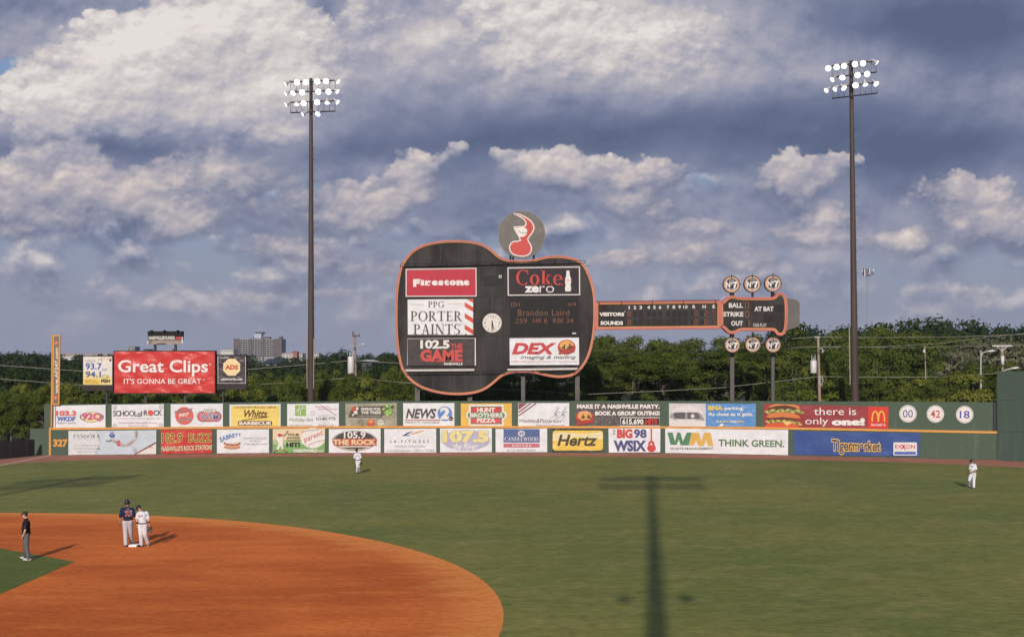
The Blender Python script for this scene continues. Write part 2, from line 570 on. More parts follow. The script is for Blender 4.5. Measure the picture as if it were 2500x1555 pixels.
SERIF = {
    'P': (0.62, lambda: [_bar(.15, 0, .15, 1, T_), _ser(.15, 0, .32), _rect(0, .95, .3, 1)] + _arc(.25, .72, .34, .28, -90, 90, T_, t_)),
    'G': (0.80, lambda: _arc(.42, .5, .42, .52, 40, 325, T_, t_) + [_rect(.62, .08, .76, .42), _rect(.52, .38, .84, .43), _rect(.70, .70, .75, 1)]),
    'O': (0.84, lambda: _arc(.42, .5, .42, .52, 0, 360, T_, t_, 24)),
    'R': (0.72, lambda: [_bar(.15, 0, .15, 1, T_), _ser(.15, 0, .32), _rect(0, .95, .3, 1), _bar(.62, 0, .34, .47, .16), _ser(.66, 0, .2)] + _arc(.25, .73, .32, .27, -90, 90, T_, t_)),
    'T': (0.72, lambda: [_bar(.36, 0, .36, 1, T_), _ser(.36, 0, .34), _rect(.02, .94, .7, 1), _rect(.02, .78, .07, 1), _rect(.65, .78, .70, 1)]),
    'E': (0.62, lambda: [_bar(.15, 0, .15, 1, T_), _rect(0, 0, .58, t_), _rect(0, 1 - t_, .55, 1), _rect(.15, .49, .42, .54), _rect(.53, 0, .58, .22), _rect(.50, .80, .55, 1), _rect(.38, .42, .42, .62)]),
    'A': (0.78, lambda: [_bar(.62, 0, .38, 1, T_), _bar(.14, 0, .36, 1, t_), _ser(.14, 0, .26), _ser(.64, 0, .30), _rect(.2, .32, .55, .37)]),
    'I': (0.32, lambda: [_bar(.15, 0, .15, 1, T_), _ser(.15, 0, .32), _ser(.15, .95, .32)]),
    'N': (0.80, lambda: [_bar(.12, 0, .12, 1, t_), _bar(.70, 0, .70, 1, t_), _bar(.66, 0, .14, 1, .17), _ser(.12, 0, .26), _ser(.68, .95, .26), _rect(0, .95, .2, 1)]),
    'S': (0.58, lambda: _arc(.28, .745, .26, .27, 50, 270, T_, t_) + _arc(.28, .255, .28, .27, 90, -130, T_, t_) + [_rect(.46, .74, .5, 1), _rect(.02, 0, .06, .26)]),
    'C': (0.76, lambda: _arc(.42, .5, .42, .52, 45, 315, T_, t_) + [_rect(.68, .70, .73, 1)]),
    'D': (0.80, lambda: [_bar(.15, 0, .15, 1, T_), _rect(0, 0, .35, t_), _rect(0, 1 - t_, .35, 1)] + _arc(.33, .5, .46, .5, -90, 90, T_, t_)),
    'L': (0.60, lambda: [_bar(.15, 0, .15, 1, T_), _rect(0, 0, .55, t_), _rect(.5, 0, .55, .24), _ser(.15, .95, .32)]),
    'W': (1.10, lambda: [_bar(.34, 0, .12, 1, T_), _bar(.34, 0, .54, 1, t_), _bar(.78, 0, .56, 1, T_), _bar(.78, 0, .98, 1, t_), _ser(.12, .95, .28), _ser(.56, .95, .28), _ser(.98, .95, .22)]),
    'o': (0.60, lambda: _arc(.29, .34, .29, .36, 0, 360, .15, .06, 20)),
    'k': (0.66, lambda: [_bar(.15, 0, .15, 1, .15), _ser(.15, 0, .3), _rect(0, .95, .2, 1), _bar(.22, .30, .50, .66, .08), _bar(.54, 0, .30, .40, .15), _ser(.54, 0, .28), _ser(.48, .63, .26)]),
    'e': (0.58, lambda: _arc(.29, .34, .29, .36, 0, 318, .15, .06, 18) + [_rect(.1, .33, .50, .38)]),
    ' ': (0.35, lambda: []),
}


def serif_mesh(s, gap=0.08):
    vs, fs, x = [], [], 0.0
    for ch in s:
        adv, fn = SERIF[ch]
        for q in fn():
            k = len(vs)
            vs += [(x + a, b) for a, b in q]
            fs.append(tuple(range(k, k + len(q))))
        x += adv + gap
    return vs, fs


class Pl:
    """upright plane in the world; m() gives its point seen at a photo pixel"""
    def __init__(s, p0, p1=None):
        s.p0 = Vector((p0[0], p0[1], 0))
        u = Vector((1, 0, 0)) if p1 is None else Vector((p1[0] - p0[0], p1[1] - p0[1], 0)).normalized()
        n = Vector((u.y, -u.x, 0))
        s.u, s.n = (u, n) if n.y < 0 else (u, -n)

    def m(s, px, py, off=0.0):
        d = Vector(((px - CX) / F, 1.0, -(py - YH) / F))
        o = Vector((0, 0, H))
        t = ((s.p0 + s.n * off) - o).dot(s.n) / d.dot(s.n)
        return o + d * t


def oval(cx, cy, rx, ry, n=28, a0=0, a1=360):
    full = abs(a1 - a0) >= 360
    return [(cx + rx * math.cos(R(a0 + (a1 - a0) * i / (n if full else n - 1))), cy - ry * math.sin(R(a0 + (a1 - a0) * i / (n if full else n - 1)))) for i in range(n)]


def rrect(x0, y0, x1, y1, r):
    pts = []
    for cx, cy, a in ((x1 - r, y0 + r, 90), (x0 + r, y0 + r, 180), (x0 + r, y1 - r, 270), (x1 - r, y1 - r, 360)):
        pts += [(cx + r * math.cos(R(a - 90 + 90 * i / 5)), cy - r * math.sin(R(a - 90 + 90 * i / 5))) for i in range(6)]
    # order: go round once
    q = []
    for cx, cy, a in ((x1 - r, y0 + r, 0), (x0 + r, y0 + r, 90), (x0 + r, y1 - r, 180), (x1 - r, y1 - r, 270)):
        q += [(cx + r * math.cos(R(a + 18 * i)), cy - r * math.sin(R(a + 18 * i))) for i in range(6)]
    return q


def inset(poly, d):
    """offset a closed outline inward (photo pixels)"""
    n = len(poly)
    area = sum(poly[i][0] * poly[(i + 1) % n][1] - poly[(i + 1) % n][0] * poly[i][1] for i in range(n))
    sg = 1 if area > 0 else -1
    out = []
    for i in range(n):
        a, b, c = Vector(poly[i - 1]), Vector(poly[i]), Vector(poly[(i + 1) % n])
        e1, e2 = (b - a).normalized(), (c - b).normalized()
        n1, n2 = Vector((-e1.y, e1.x)) * sg, Vector((-e2.y, e2.x)) * sg
        m = n1 + n2
        if m.length < 1e-6:
            m = n1
        m = m.normalized()
        k = d / max(0.5, m.dot(n1))
        out.append((b.x + m.x * k, b.y + m.y * k))
    return out


class Sign:
    """a thing whose parts lie on an upright plane; shapes are collected per part and built at the end"""
    def __init__(s, name, label, cat, plane, foot, group=None, off=0.0):
        s.pl, s.off, s.step = plane, off, 0.007
        s.root = empty(name, foot, label, cat, group)
        s.parts = {}
        s.order = []

    def mb(s, key):
        if key not in s.parts:
            s.parts[key] = MB()
            s.order.append(key)
        return s.parts[key]

    def o(s, lay):
        return s.off + lay * s.step

    def poly(s, key, pts, mat, lay=1):
        s.mb(key).add([s.pl.m(x, y, s.o(lay)) for x, y in pts], [tuple(range(len(pts)))], mat)
        return s

    def rect(s, key, x0, y0, x1, y1, mat, lay=1):
        return s.poly(key, [(x0, y0), (x1, y0), (x1, y1), (x0, y1)], mat, lay)

    def slab(s, key, pts, mat, lay, thick):
        """solid plate: front face at this layer, body behind it"""
        n = len(pts)
        fr = [s.pl.m(x, y, s.o(lay)) for x, y in pts]
        bk = [p - s.pl.n * thick for p in fr]
        s.mb(key).add(fr + bk, [tuple(range(n)), tuple(range(2 * n - 1, n - 1, -1))] + [(i, i + n, (i + 1) % n + n, (i + 1) % n) for i in range(n)], mat)
        return s

    def band(s, key, outer, inner, mat, lay, thick=0.0):
        """ring between two outlines with as many points"""
        n = len(outer)
        vs = [s.pl.m(x, y, s.o(lay)) for x, y in outer + inner]
        fs = [(i, (i + 1) % n, n + (i + 1) % n, n + i) for i in range(n)]
        if thick:
            k = len(vs)
            vs += [p - s.pl.n * thick for p in vs[:2 * n]]
            fs += [(i, (i + 1) % n, k + (i + 1) % n, k + i) for i in range(n)]
            fs += [(n + i, n + (i + 1) % n, k + n + (i + 1) % n, k + n + i) for i in range(n)]
        s.mb(key).add(vs, fs, mat)
        return s

    def line(s, key, pts, w, mat, lay=1, closed=False):
        """stroke of a given width in photo pixels"""
        L = list(pts) + ([pts[0]] if closed else [])
        L = [Vector(p) for p in L]
        l, r = [], []
        for i, p in enumerate(L):
            a = L[i - 1] if i else L[i]
            b = L[i + 1] if i + 1 < len(L) else L[i]
            d = (b - a)
            d = d.normalized() if d.length else Vector((1, 0))
            nn = Vector((-d.y, d.x)) * (w / 2)
            l.append(p + nn)
            r.append(p - nn)
        n = len(L)
        s.mb(key).add([s.pl.m(q.x, q.y, s.o(lay)) for q in l + r], [(i, i + 1, n + i + 1, n + i) for i in range(n - 1)], mat)
        return s

    def text(s, key, st, x0, y0, x1, y1, mat, lay=2, bold=0.0, shear=0.0, serif=False, outline=None, space=1.0, quad=None, bow=0.0, up=False):
        """lettering fitted to a box in photo pixels; outline=(extra, material)"""
        if serif:
            vs, fs = serif_mesh(st)
        else:
            vs, fs = text_mesh(st, bold, shear, space)
        ax, bx = min(v[0] for v in vs), max(v[0] for v in vs)
        ay, by = min(v[1] for v in vs), max(v[1] for v in vs)
        if quad is None:
            quad = ((x0, y0), (x1, y0), (x1, y1), (x0, y1))      # tl tr br bl

        def mp(v, off):
            a, b = (v[0] - ax) / (bx - ax), (v[1] - ay) / (by - ay)
            if up:
                a, b = b, a
                b = a * 0 + b
                px = x0 + (x1 - x0) * (1 - a)
                py = y1 + (y0 - y1) * b
                px = x0 + (x1 - x0) * (1 - a)
                return s.pl.m(px, py, off)
            t0, t1, t2, t3 = quad
            topx, topy = t0[0] + (t1[0] - t0[0]) * a, t0[1] + (t1[1] - t0[1]) * a
            botx, boty = t3[0] + (t2[0] - t3[0]) * a, t3[1] + (t2[1] - t3[1]) * a
            yb = -bow * (1 - (2 * a - 1) ** 2)
            return s.pl.m(botx + (topx - botx) * b, boty + (topy - boty) * b + yb, off)
        if outline:
            v2, f2 = text_mesh(st, bold + outline[0], shear, space)
            s.mb(key).add([mp(v, s.o(lay)) for v in v2], f2, outline[1])
            lay += 1
        s.mb(key).add([mp(v, s.o(lay)) for v in vs], fs, mat)
        return s

    def done(s):
        for k in s.order:
            s.parts[k].build(k.split('#')[0], s.root)
        return s.root


# ------------------------------------------------------------------ field
def grass_mat(name, a, b, c):
    m = bpy.data.materials.new(name)
    m.use_nodes = True
    t = NT(m.node_tree)
    bs = m.node_tree.nodes['Principled BSDF']
    o = t.n('ShaderNodeTexCoord').outputs['Object']
    wob = t.v('ADD', o, t.v('SCALE', t.noise(o, 0.05, 3, col=True)))
    wob.node.inputs[1].links[0].from_node.inputs['Scale'].default_value = 8.0
    big = t.noise(t.v('MULTIPLY', wob, (0.055, 0.075, 0)), 1.0, 5, 0.6)
    mid = t.noise(t.v('MULTIPLY', o, (0.36, 0.62, 0)), 1.0, 6, 0.62)
    fine = t.noise(t.v('MULTIPLY', o, (2.2, 3.4, 0)), 1.0, 6, 0.7)
    col = t.mix(t.ss(big, 0.36, 0.64), b, a)
    col = t.mix(t.m('MULTIPLY', t.ss(mid, 0.45, 0.72), 0.55), col, c)
    k = t.m('MULTIPLY', t.ss(fine, 0.25, 0.75, 0.74, 1.26), t.ss(t.noise(t.v('MULTIPLY', o, (1.0, 1.3, 0)), 1.0, 5, 0.65), 0.3, 0.7, 0.90, 1.10))
    cc = t.v('SCALE', col)
    t.put(cc.node.inputs['Scale'], k)
    t.put(bs.inputs['Base Color'], cc)
    bs.inputs['Roughness'].default_value = 0.85
    bs.inputs['Specular IOR Level'].default_value = 0.15
    bn = t.n('ShaderNodeBump')
    t.put(bn.inputs['Height'], t.noise(t.v('MULTIPLY', o, (9, 9, 0)), 1.0, 3, 0.7))
    bn.inputs['Distance'].default_value = 0.02
    t.put(bs.inputs['Normal'], bn.outputs[0])
    return m


def dirt_mat():
    m = bpy.data.materials.new('infield_clay')
    m.use_nodes = True
    t = NT(m.node_tree)
    bs = m.node_tree.nodes['Principled BSDF']
    o = t.n('ShaderNodeTexCoord').outputs['Object']
    big = t.noise(t.v('MULTIPLY', o, (0.10, 0.20, 0)), 1.0, 6, 0.6, dist=0.6)
    streak = t.noise(t.v('MULTIPLY', o, (0.25, 1.1, 0)), 1.0, 5, 0.6)
    fine = t.noise(t.v('MULTIPLY', o, (3.5, 4.5, 0)), 1.0, 6, 0.72)
    scuff = t.noise(t.v('MULTIPLY', o, (1.0, 1.5, 0)), 1.0, 8, 0.7, dist=1.0)
    dark, lit = (0.465, 0.102, 0.019, 1), (0.620, 0.154, 0.032, 1)  # the clay's own darker and paler tones, mixed by noise
    col = t.mix(t.ss(big, 0.36, 0.66), dark, lit)
    col = t.mix(t.m('MULTIPLY', t.ss(streak, 0.48, 0.72), 0.5), col, (0.70, 0.212, 0.042, 1))
    # raked, drier border next to the outfield grass
    d = t.v('LENGTH', t.v('SUBTRACT', o, (ARC_C[0], ARC_C[1], 0)))
    ed = t.m('ADD', t.m('SUBTRACT', ARC_R, d), t.m('MULTIPLY_ADD', streak, 6.0, -3.0))
    col = t.mix(t.ss(ed, 2.6, 0.3, 0.0, 0.75), col, (0.74, 0.26, 0.062, 1))
    col = t.mix(t.m('MULTIPLY', t.ss(scuff, 0.60, 0.74), 0.40), col, (0.30, 0.072, 0.016, 1))
    # drag-mat lines running round with the edge, and cleat pocks
    rings = t.noise(t.comb(t.m('MULTIPLY', d, 2.6), t.m('MULTIPLY', big, 0.8)), 1.0, 4, 0.6)
    col = t.mix(t.ss(rings, 0.52, 0.72, 0.0, 0.14), col, (0.36, 0.088, 0.018, 1))
    pock = t.noise(t.v('MULTIPLY', o, (6.0, 6.0, 0)), 1.0, 3, 0.6)
    col = t.mix(t.ss(pock, 0.66, 0.74, 0.0, 0.5), col, (0.26, 0.062, 0.014, 1))
    cc = t.v('SCALE', col)
    t.put(cc.node.inputs['Scale'], t.ss(fine, 0.25, 0.75, 0.80, 1.18))
    t.put(bs.inputs['Base Color'], cc)
    bs.inputs['Roughness'].default_value = 0.95
    bs.inputs['Specular IOR Level'].default_value = 0.1
    bn = t.n('ShaderNodeBump')
    t.put(bn.inputs['Height'], t.m('ADD', t.m('MULTIPLY', fine, 0.4), scuff))
    bn.inputs['Distance'].default_value = 0.05
    t.put(bs.inputs['Normal'], bn.outputs[0])
    return m


def flat(name, pts, mat, z):
    o = mesh_obj(name, [(x, y, z) for x, y in pts], [tuple(range(len(pts)))], mat)
    return tag(o, kind='structure')


def crom(xs, ys, x):
    if x <= xs[0]:
        return ys[0] + (ys[1] - ys[0]) * (x - xs[0]) / (xs[1] - xs[0])
    for i in range(len(xs) - 1):
        if x <= xs[i + 1] or i == len(xs) - 2:
            h = xs[i + 1] - xs[i]
            tt = (x - xs[i]) / h
            m0 = (ys[i + 1] - ys[max(i - 1, 0)]) / (xs[i + 1] - xs[max(i - 1, 0)])
            j = min(i + 2, len(xs) - 1)
            m1 = (ys[j] - ys[i]) / (xs[j] - xs[i])
            t2, t3 = tt * tt, tt ** 3
            return (2 * t3 - 3 * t2 + 1) * ys[i] + (t3 - 2 * t2 + tt) * h * m0 + (-2 * t3 + 3 * t2) * ys[i + 1] + (t3 - t2) * h * m1


BX = [60, 125, 400, 640, 900, 1240, 1600, 1800, 2050, 2300, 2435]
BY = [1109.5, 1111, 1109, 1106.5, 1105.3, 1105, 1106.6, 1109.5, 1114.5, 1120, 1123]
def base_y(px): return crom(BX, BY, px)
def wall_pt(px, back=0.0):
    p = gnd(px, base_y(px))
    return Vector((p.x, p.y, 0)) * ((p.y + back) / p.y)


GX = [-40, 60, 140, 300, 640, 1240, 1500, 1800, 2200, 2500, 2640]
GY = [1138, 1130, 1125.5, 1120.5, 1115, 1113, 1114.5, 1120, 1128.5, 1142, 1149]
track_edge = [gnd(x, crom(GX, GY, x)) for x in range(-40, 3200, 30)]

arc_px = [(0, 1250), (200, 1253), (400, 1261), (600, 1276), (800, 1299), (1000, 1336), (1100, 1368), (1170, 1405), (1210, 1440), (1226, 1470), (1222, 1500), (1205, 1530)]
A_ = np.array([[2 * gnd(*p).x, 2 * gnd(*p).y, 1] for p in arc_px])
b_ = np.array([gnd(*p).x ** 2 + gnd(*p).y ** 2 for p in arc_px])
sol = np.linalg.lstsq(A_, b_, rcond=None)[0]
ARC_C = (float(sol[0]), float(sol[1]))
ARC_R = float(math.sqrt(sol[2] + sol[0] ** 2 + sol[1] ** 2))

G1, G2, G3 = (0.176, 0.170, 0.038, 1), (0.128, 0.146, 0.032, 1), (0.250, 0.212, 0.070, 1)
M_grass = grass_mat('outfield_turf', G1, G2, G3)
M_ingrass = grass_mat('infield_turf', (0.108, 0.128, 0.024, 1), (0.088, 0.114, 0.021, 1), (0.135, 0.142, 0.032, 1))
M_dirt = dirt_mat()
M_track = pm('warning_track_grit', (0.335, 0.150, 0.098), 0.95, 0.14, 0.8, 0.02, 6.0, spec=0.1)
M_earth = pm('dark_earth', (0.05, 0.055, 0.028), 0.95, 0.3, 0.15, spec=0.1)
M_chalk = pm('chalk', (0.72, 0.68, 0.62), 0.9, 0.12, 3.0)

flat('ground', [(-2600, -280), (2600, -280), (2600, 2580), (-2600, 2580)], M_earth, -0.06)
flat('outfield_grass', [(-110, -25), (110, -25), (110, 108), (-110, 108)], M_grass, 0.0)
flat('warning_track', [(p.x, p.y) for p in track_edge] + [(110, 112), (-110, 112)], M_track, 0.005)
_ar = random.Random(8)
arc = []
for i in range(1150):
    a = -70 + 230 * i / 1150
    rr_ = ARC_R + 0.04 * math.sin(a * 0.12) + _ar.uniform(-0.010, 0.010)
    arc.append((ARC_C[0] + rr_ * math.cos(R(a)), ARC_C[1] + rr_ * math.sin(R(a))))
flat('infield_dirt', [p for p in arc] + [(-70, 52), (-70, 10)], M_dirt, 0.006)
g0, g1, g2 = gnd(183, 1371), gnd(0, 1338), gnd(0, 1450)
e1, e2 = (g1 - g0).normalized(), (g2 - g0).normalized()
flat('infield_grass', [(g0.x, g0.y), (g0.x + e1.x * 27, g0.y + e1.y * 27), (g0.x + (e1 + e2).x * 27, g0.y + (e1 + e2).y * 27), (g0.x + e2.x * 27, g0.y + e2.y * 27)], M_ingrass, 0.011)
fa, fb = gnd(122, 1112), gnd(0, 1136)
fd = (fb - fa).normalized()
fn = Vector((-fd.y, fd.x, 0)) * 0.06
fe = fa + fd * 60
flat('foul_line', [(fa + fn)[:2], (fe + fn)[:2], (fe - fn)[:2], (fa - fn)[:2]], M_chalk, 0.012)
print('ARC', ARC_C, ARC_R)

# ------------------------------------------------------------------ outfield wall
def wall_paint(name, col):
    m = bpy.data.materials.new(name)
    m.use_nodes = True
    t = NT(m.node_tree)
    b = m.node_tree.nodes['Principled BSDF']
    o = t.n('ShaderNodeTexCoord').outputs['Object']
    runs = t.noise(t.v('MULTIPLY', o, (2.2, 2.2, 0.22)), 1.0, 5, 0.65)
    spots = t.noise(t.v('MULTIPLY', o, (3.5, 3.5, 3.5)), 1.0, 3, 0.6)
    c = t.mix(t.ss(runs, 0.5, 0.75, 0, 0.55), tuple(col) + (1,), tuple(v * 1.5 + 0.012 for v in col) + (1,))
    c = t.mix(t.ss(spots, 0.70, 0.78, 0, 0.6), c, (0.28, 0.30, 0.27, 1))
    t.put(b.inputs['Base Color'], c)
    b.inputs['Roughness'].default_value = 0.8
    b.inputs['Specular IOR Level'].default_value = 0.2
    return m


M_green = wall_paint('wall_green_paint', (0.062, 0.088, 0.062))
M_green2 = wall_paint('batters_eye_paint', (0.060, 0.088, 0.068))
M_orange = pm('orange_paint', (0.52, 0.235, 0.045), 0.5, 0.08, 1.5)
M_white = vinyl('white_vinyl', (0.560, 0.560, 0.578), 0.016, 0.9, 0.45, 0.07)
M_black = pm('black_paint', (0.022, 0.021, 0.022), 0.8, 0.2, 1.0, spec=0.15)
M_post = pm('grey_steel', (0.075, 0.062, 0.058), 0.5, 0.15, 1.0)

TX = [60, 108, 640, 900, 1240, 1800, 2430]
TY = [987.5, 987.2, 981.6, 978.9, 978.6, 978.8, 981.8]
YX = [60, 125, 640, 900, 1240, 1820, 2435]
YY = [1046.6, 1046.5, 1043.2, 1042.2, 1042.2, 1044.2, 1055.3]


def zat(px, py, back=0.0):
    p = wall_pt(px, back)
    return H - (py - YH) * p.y / F


def wall_strip(mb, x0, x1, z0f, z1f, back, thick, mat, step=24):
    n = max(1, int(round((x1 - x0) / step)))
    xs = [x0 + (x1 - x0) * i / n for i in range(n + 1)]
    vs = []
    for x in xs:
        p, q = wall_pt(x, back), wall_pt(x, back + thick)
        za, zb = z0f(x), z1f(x)
        vs += [(p.x, p.y, za), (p.x, p.y, zb), (q.x, q.y, zb), (q.x, q.y, za)]
    fs = []
    for i in range(n):
        a, b = 4 * i, 4 * i + 4
        fs += [(a, b, b + 1, a + 1), (a + 1, b + 1, b + 2, a + 2), (a + 2, b + 2, b + 3, a + 3)]
    fs += [(0, 1, 2, 3), (4 * n, 4 * n + 3, 4 * n + 2, 4 * n + 1)]
    mb.add(vs, fs, mat)


wall = empty('outfield_wall', wall_pt(1250), 'long curved dark green outfield wall covered in two rows of advertising banners', 'wall')
zy = lambda x: zat(x, crom(YX, YY, x))
zt = lambda x: zat(x, crom(TX, TY, x), 0.22)
mb = MB(); wall_strip(mb, 73, 2434, lambda x: -0.02, lambda x: zy(x) - 0.09, 0.0, 0.35, M_green); mb.build('lower_panel', wall)
mb = MB(); wall_strip(mb, 124.5, 2434, lambda x: zy(x) - 0.09, lambda x: zy(x) + 0.09, -0.05, 0.30, M_orange); mb.build('home_run_line', wall)
mb = MB(); wall_strip(mb, 108, 2425, lambda x: zy(x) - 0.3, zt, 0.25, 0.30, M_green); mb.build('upper_panel', wall)
M_pad = pm('navy_padding', (0.010, 0.014, 0.028), 0.6, 0.1)
mb = MB(); wall_strip(mb, 2425.5, 2434, lambda x: zy(x) + 0.09, lambda x: zt(2430), 0.1, 0.3, M_pad); mb.build('corner_padding', wall)
mb = MB(); wall_strip(mb, 73, 124, lambda x: zy(x) - 0.09, lambda x: zy(x) + 0.02, 0.003, 0.34, M_green); mb.build('wall_cap', wall)
mb = MB(); wall_strip(mb, 119.5, 124.3, lambda x: 0, lambda x: zy(x) + 0.09, -0.045, 0.04, M_orange); mb.build('foul_stripe', wall)


class ZP:
    """plane read in the pixels of an enlarged crop of the photograph"""
    def __init__(s, pl, x0=0, y0=0, sc=1.0):
        s.pl, s.x0, s.y0, s.sc, s.n, s.u = pl, x0, y0, sc, pl.n, pl.u

    def m(s, x, y, off=0.0):
        return s.pl.m(s.x0 + x / s.sc, s.y0 + y / s.sc, off)


def chord(pxa, pxb, upper):
    b = 0.25 if upper else 0.0
    pl = Pl(wall_pt(pxa, b), wall_pt(pxb, b))
    out = max((wall_pt(pxa + (pxb - pxa) * i / 10, b) - pl.p0).dot(pl.n) for i in range(11))
    if out > 0:
        pl.p0 = pl.p0 + pl.n * out          # clear of any bulge of the wall
    return pl


CROPS = {'A': (120, 980, 8.103), 'B': (400, 980, 8.103), 'C': (690, 980, 8.103), 'D': (970, 980, 8.103), 'E': (1260, 980, 8.103), 'F': (1540, 980, 6.0775), 'G': (1850, 980, 6.0775)}


def banner(crop, quad, upper, mat, label, name='advertising_banner', cat='banner', group='advertising banners on the outfield wall'):
    x0, y0, sc = CROPS[crop]
    xa, xb = x0 + quad[0][0] / sc, x0 + quad[1][0] / sc
    pl = chord(xa, xb, upper)
    foot = pl.m((xa + xb) / 2, y0 + quad[2][1] / sc)
    s = Sign(name, label, cat, ZP(pl, x0, y0, sc), foot, group, 0.05)
    # a sheet of vinyl with enough points to sag a little between its ties
    n, k = 16, 8
    r = random.Random(int(xa) + 13 * upper)
    ph = [r.uniform(0, 6.28) for _ in range(4)]
    vs, fs = [], []
    for j in range(k + 1):
        for i in range(n + 1):
            a, b = i / n, j / k
            x = (quad[0][0] * (1 - a) + quad[1][0] * a) * (1 - b) + (quad[3][0] * (1 - a) + quad[2][0] * a) * b
            y = (quad[0][1] * (1 - a) + quad[1][1] * a) * (1 - b) + (quad[3][1] * (1 - a) + quad[2][1] * a) * b
            sag = 0
            if j == 0:
                sag = 2.2 * abs(math.sin(a * 3.14159 * 4))
            if j == k:
                sag = -1.8 * abs(math.sin(a * 3.14159 * 4 + 0.3))
            d = 0.012 * math.sin(a * 9 + ph[0] + 2 * b) * math.sin(b * 3.14159) + 0.008 * math.sin(a * 21 + ph[1] - 5 * b)
            vs.append(s.pl.m(x, y + sag, 0.03 + d))
    for j in range(k):
        for i in range(n):
            q = j * (n + 1) + i
            fs.append((q, q + 1, q + n + 2, q + n + 1))
    s.mb('sheet').add(vs, fs, mat)
    return s


# ---- upper row
s = banner('A', [(70, 80), (1115, 62), (1115, 525), (70, 546)], 1, M_white, 'white banner with red numbers and pink numbers on a yellow oval')
s.line('border', [(122, 85), (122, 543)], 10, ink(90, 95, 130))
s.text('lettering', '103.3', 140, 182, 530, 280, ink(228, 90, 80), 2, 0.03, outline=(0.03, ink(240, 180, 170)))
s.text('lettering#2', 'WKDF', 160, 300, 522, 385, ink(90, 115, 190), 2, 0.03, 0.15, outline=(0.03, ink(160, 170, 215)))
s.text('lettering#3', "Today's Country", 145, 402, 530, 450, ink(150, 145, 150))
s.poly('emblem', oval(842, 305, 240, 102), ink(140, 135, 140), 1).poly('emblem', oval(842, 305, 205, 98), ink(240, 225, 150), 2)
s.text('lettering#4', '92Q', 650, 225, 1042, 385, ink(205, 95, 145), 3, 0.045, outline=(0.02, ink(235, 190, 205)))
s.done()
s = banner('A', [(1237, 62), (2268, 48), (2268, 520), (1240, 525)], 1, M_white, 'white banner with thin dark lettering, one red letter and circled corners')
d = ink(78, 70, 75)
s.text('lettering', 'SCHOOL', 1262, 180, 1742, 290, d, 2, 0.012, space=0.86).text('lettering', 'of', 1748, 190, 1845, 300, d, 2, 0.015)
s.text('lettering', 'R', 1870, 172, 1950, 275, d, 2, 0.015).text('lettering', 'CK', 2068, 170, 2230, 275, d, 2, 0.015)
s.poly('emblem', oval(2005, 225, 56, 56), ink(230, 95, 85), 2)
s.text('lettering#2', '"Inspiring the world to rock on stage and in life"', 1310, 318, 2200, 352, ink(215, 175, 185))
s.text('lettering#3', 'www.Franklin.SchoolofRock.com', 1370, 400, 2140, 436, ink(225, 160, 165)).text('lettering#3', '615-725-0706', 1570, 460, 1950, 495, ink(215, 195, 200))
for c in ((1297, 120), (2212, 108), (1297, 483), (2212, 468)):
    s.line('emblem#2', oval(c[0], c[1], 36, 36, 20), 7, ink(150, 140, 150), 1, True).line('emblem#2', [(c[0] - 16, c[1] + 12), (c[0] + 14, c[1] - 14)], 8, ink(165, 155, 165))
s.done()
s = banner('B', [(135, 50), (1168, 40), (1168, 512), (137, 520)], 1, M_white, 'white banner with a red disc on its left and a red pill badge')
s.poly('emblem', oval(405, 283, 182, 175), ink(226, 105, 95))
s.text('lettering', 'SUPER TALK', 0, 0, 0, 0, ink(120, 115, 125), 2, 0.02, quad=((205, 190), (565, 145), (575, 190), (210, 238)), bow=10, outline=(0.02, ink(225, 215, 215)))
s.line('emblem#2', [(470, 160), (585, 125)], 9, ink(130, 125, 130), 2)
s.text('lettering#2', '997', 0, 0, 0, 0, ink(245, 238, 232), 2, 0.03, 0.15, quad=((300, 242), (500, 218), (495, 290), (295, 312)))
s.text('lettering#3', 'WTN', 0, 0, 0, 0, ink(75, 72, 85), 2, 0.01, quad=((285, 345), (540, 312), (545, 375), (300, 415)), outline=(0.035, ink(240, 232, 228)))
s.poly('emblem#3', rrect(658, 193, 1140, 398, 100), ink(105, 100, 115)).poly('emblem#3', rrect(672, 205, 1126, 387, 90), ink(226, 110, 105), 2)
s.text('lettering#4', '95.5FM', 782, 150, 1018, 222, ink(246, 240, 236), 4, 0.03, outline=(0.045, ink(130, 125, 140)))
s.text('lettering#5', 'WSM', 716, 242, 1080, 360, ink(110, 125, 170), 4, 0.02, outline=(0.04, ink(240, 230, 228)))
s.done()
M_yel = vinyl('yellow_vinyl', S(246, 218, 118), 0.02, 1.0)
s = banner('B', [(1300, 58), (2310, 48), (2308, 500), (1300, 508)], 1, M_white, 'yellow banner with a white edge and brown script above a brown name bar')
s.poly('panel', [(1330, 85), (2282, 78), (2280, 482), (1328, 488)], M_yel, 1)
br = ink(105, 72, 50)
s.text('lettering', 'THE SOUNDS PROUDLY SERVE', 1385, 92, 2220, 136, ink(140, 95, 60), 2, 0.02)
s.text('lettering#2', 'Whitts', 1590, 165, 2050, 315, br, 2, 0.03, 0.35)
s.line('emblem', [(1545, 372), (1800, 335), (2040, 312), (2062, 285)], 16, br, 2)
s.poly('emblem#2', rrect(1468, 383, 2142, 474, 18), br, 2)
s.text('lettering#3', 'BARBECUE', 1490, 396, 2120, 462, ink(245, 236, 225), 3, 0.05)
s.done()
s = banner('C', [(90, 48), (1112, 33), (1112, 500), (92, 508)], 1, M_white, 'white banner with a green square emblem, green italic lettering and a telephone number')
gg = ink(150, 190, 95)
s.rect('emblem', 245, 72, 462, 284, gg)
w = ink(240, 236, 228)
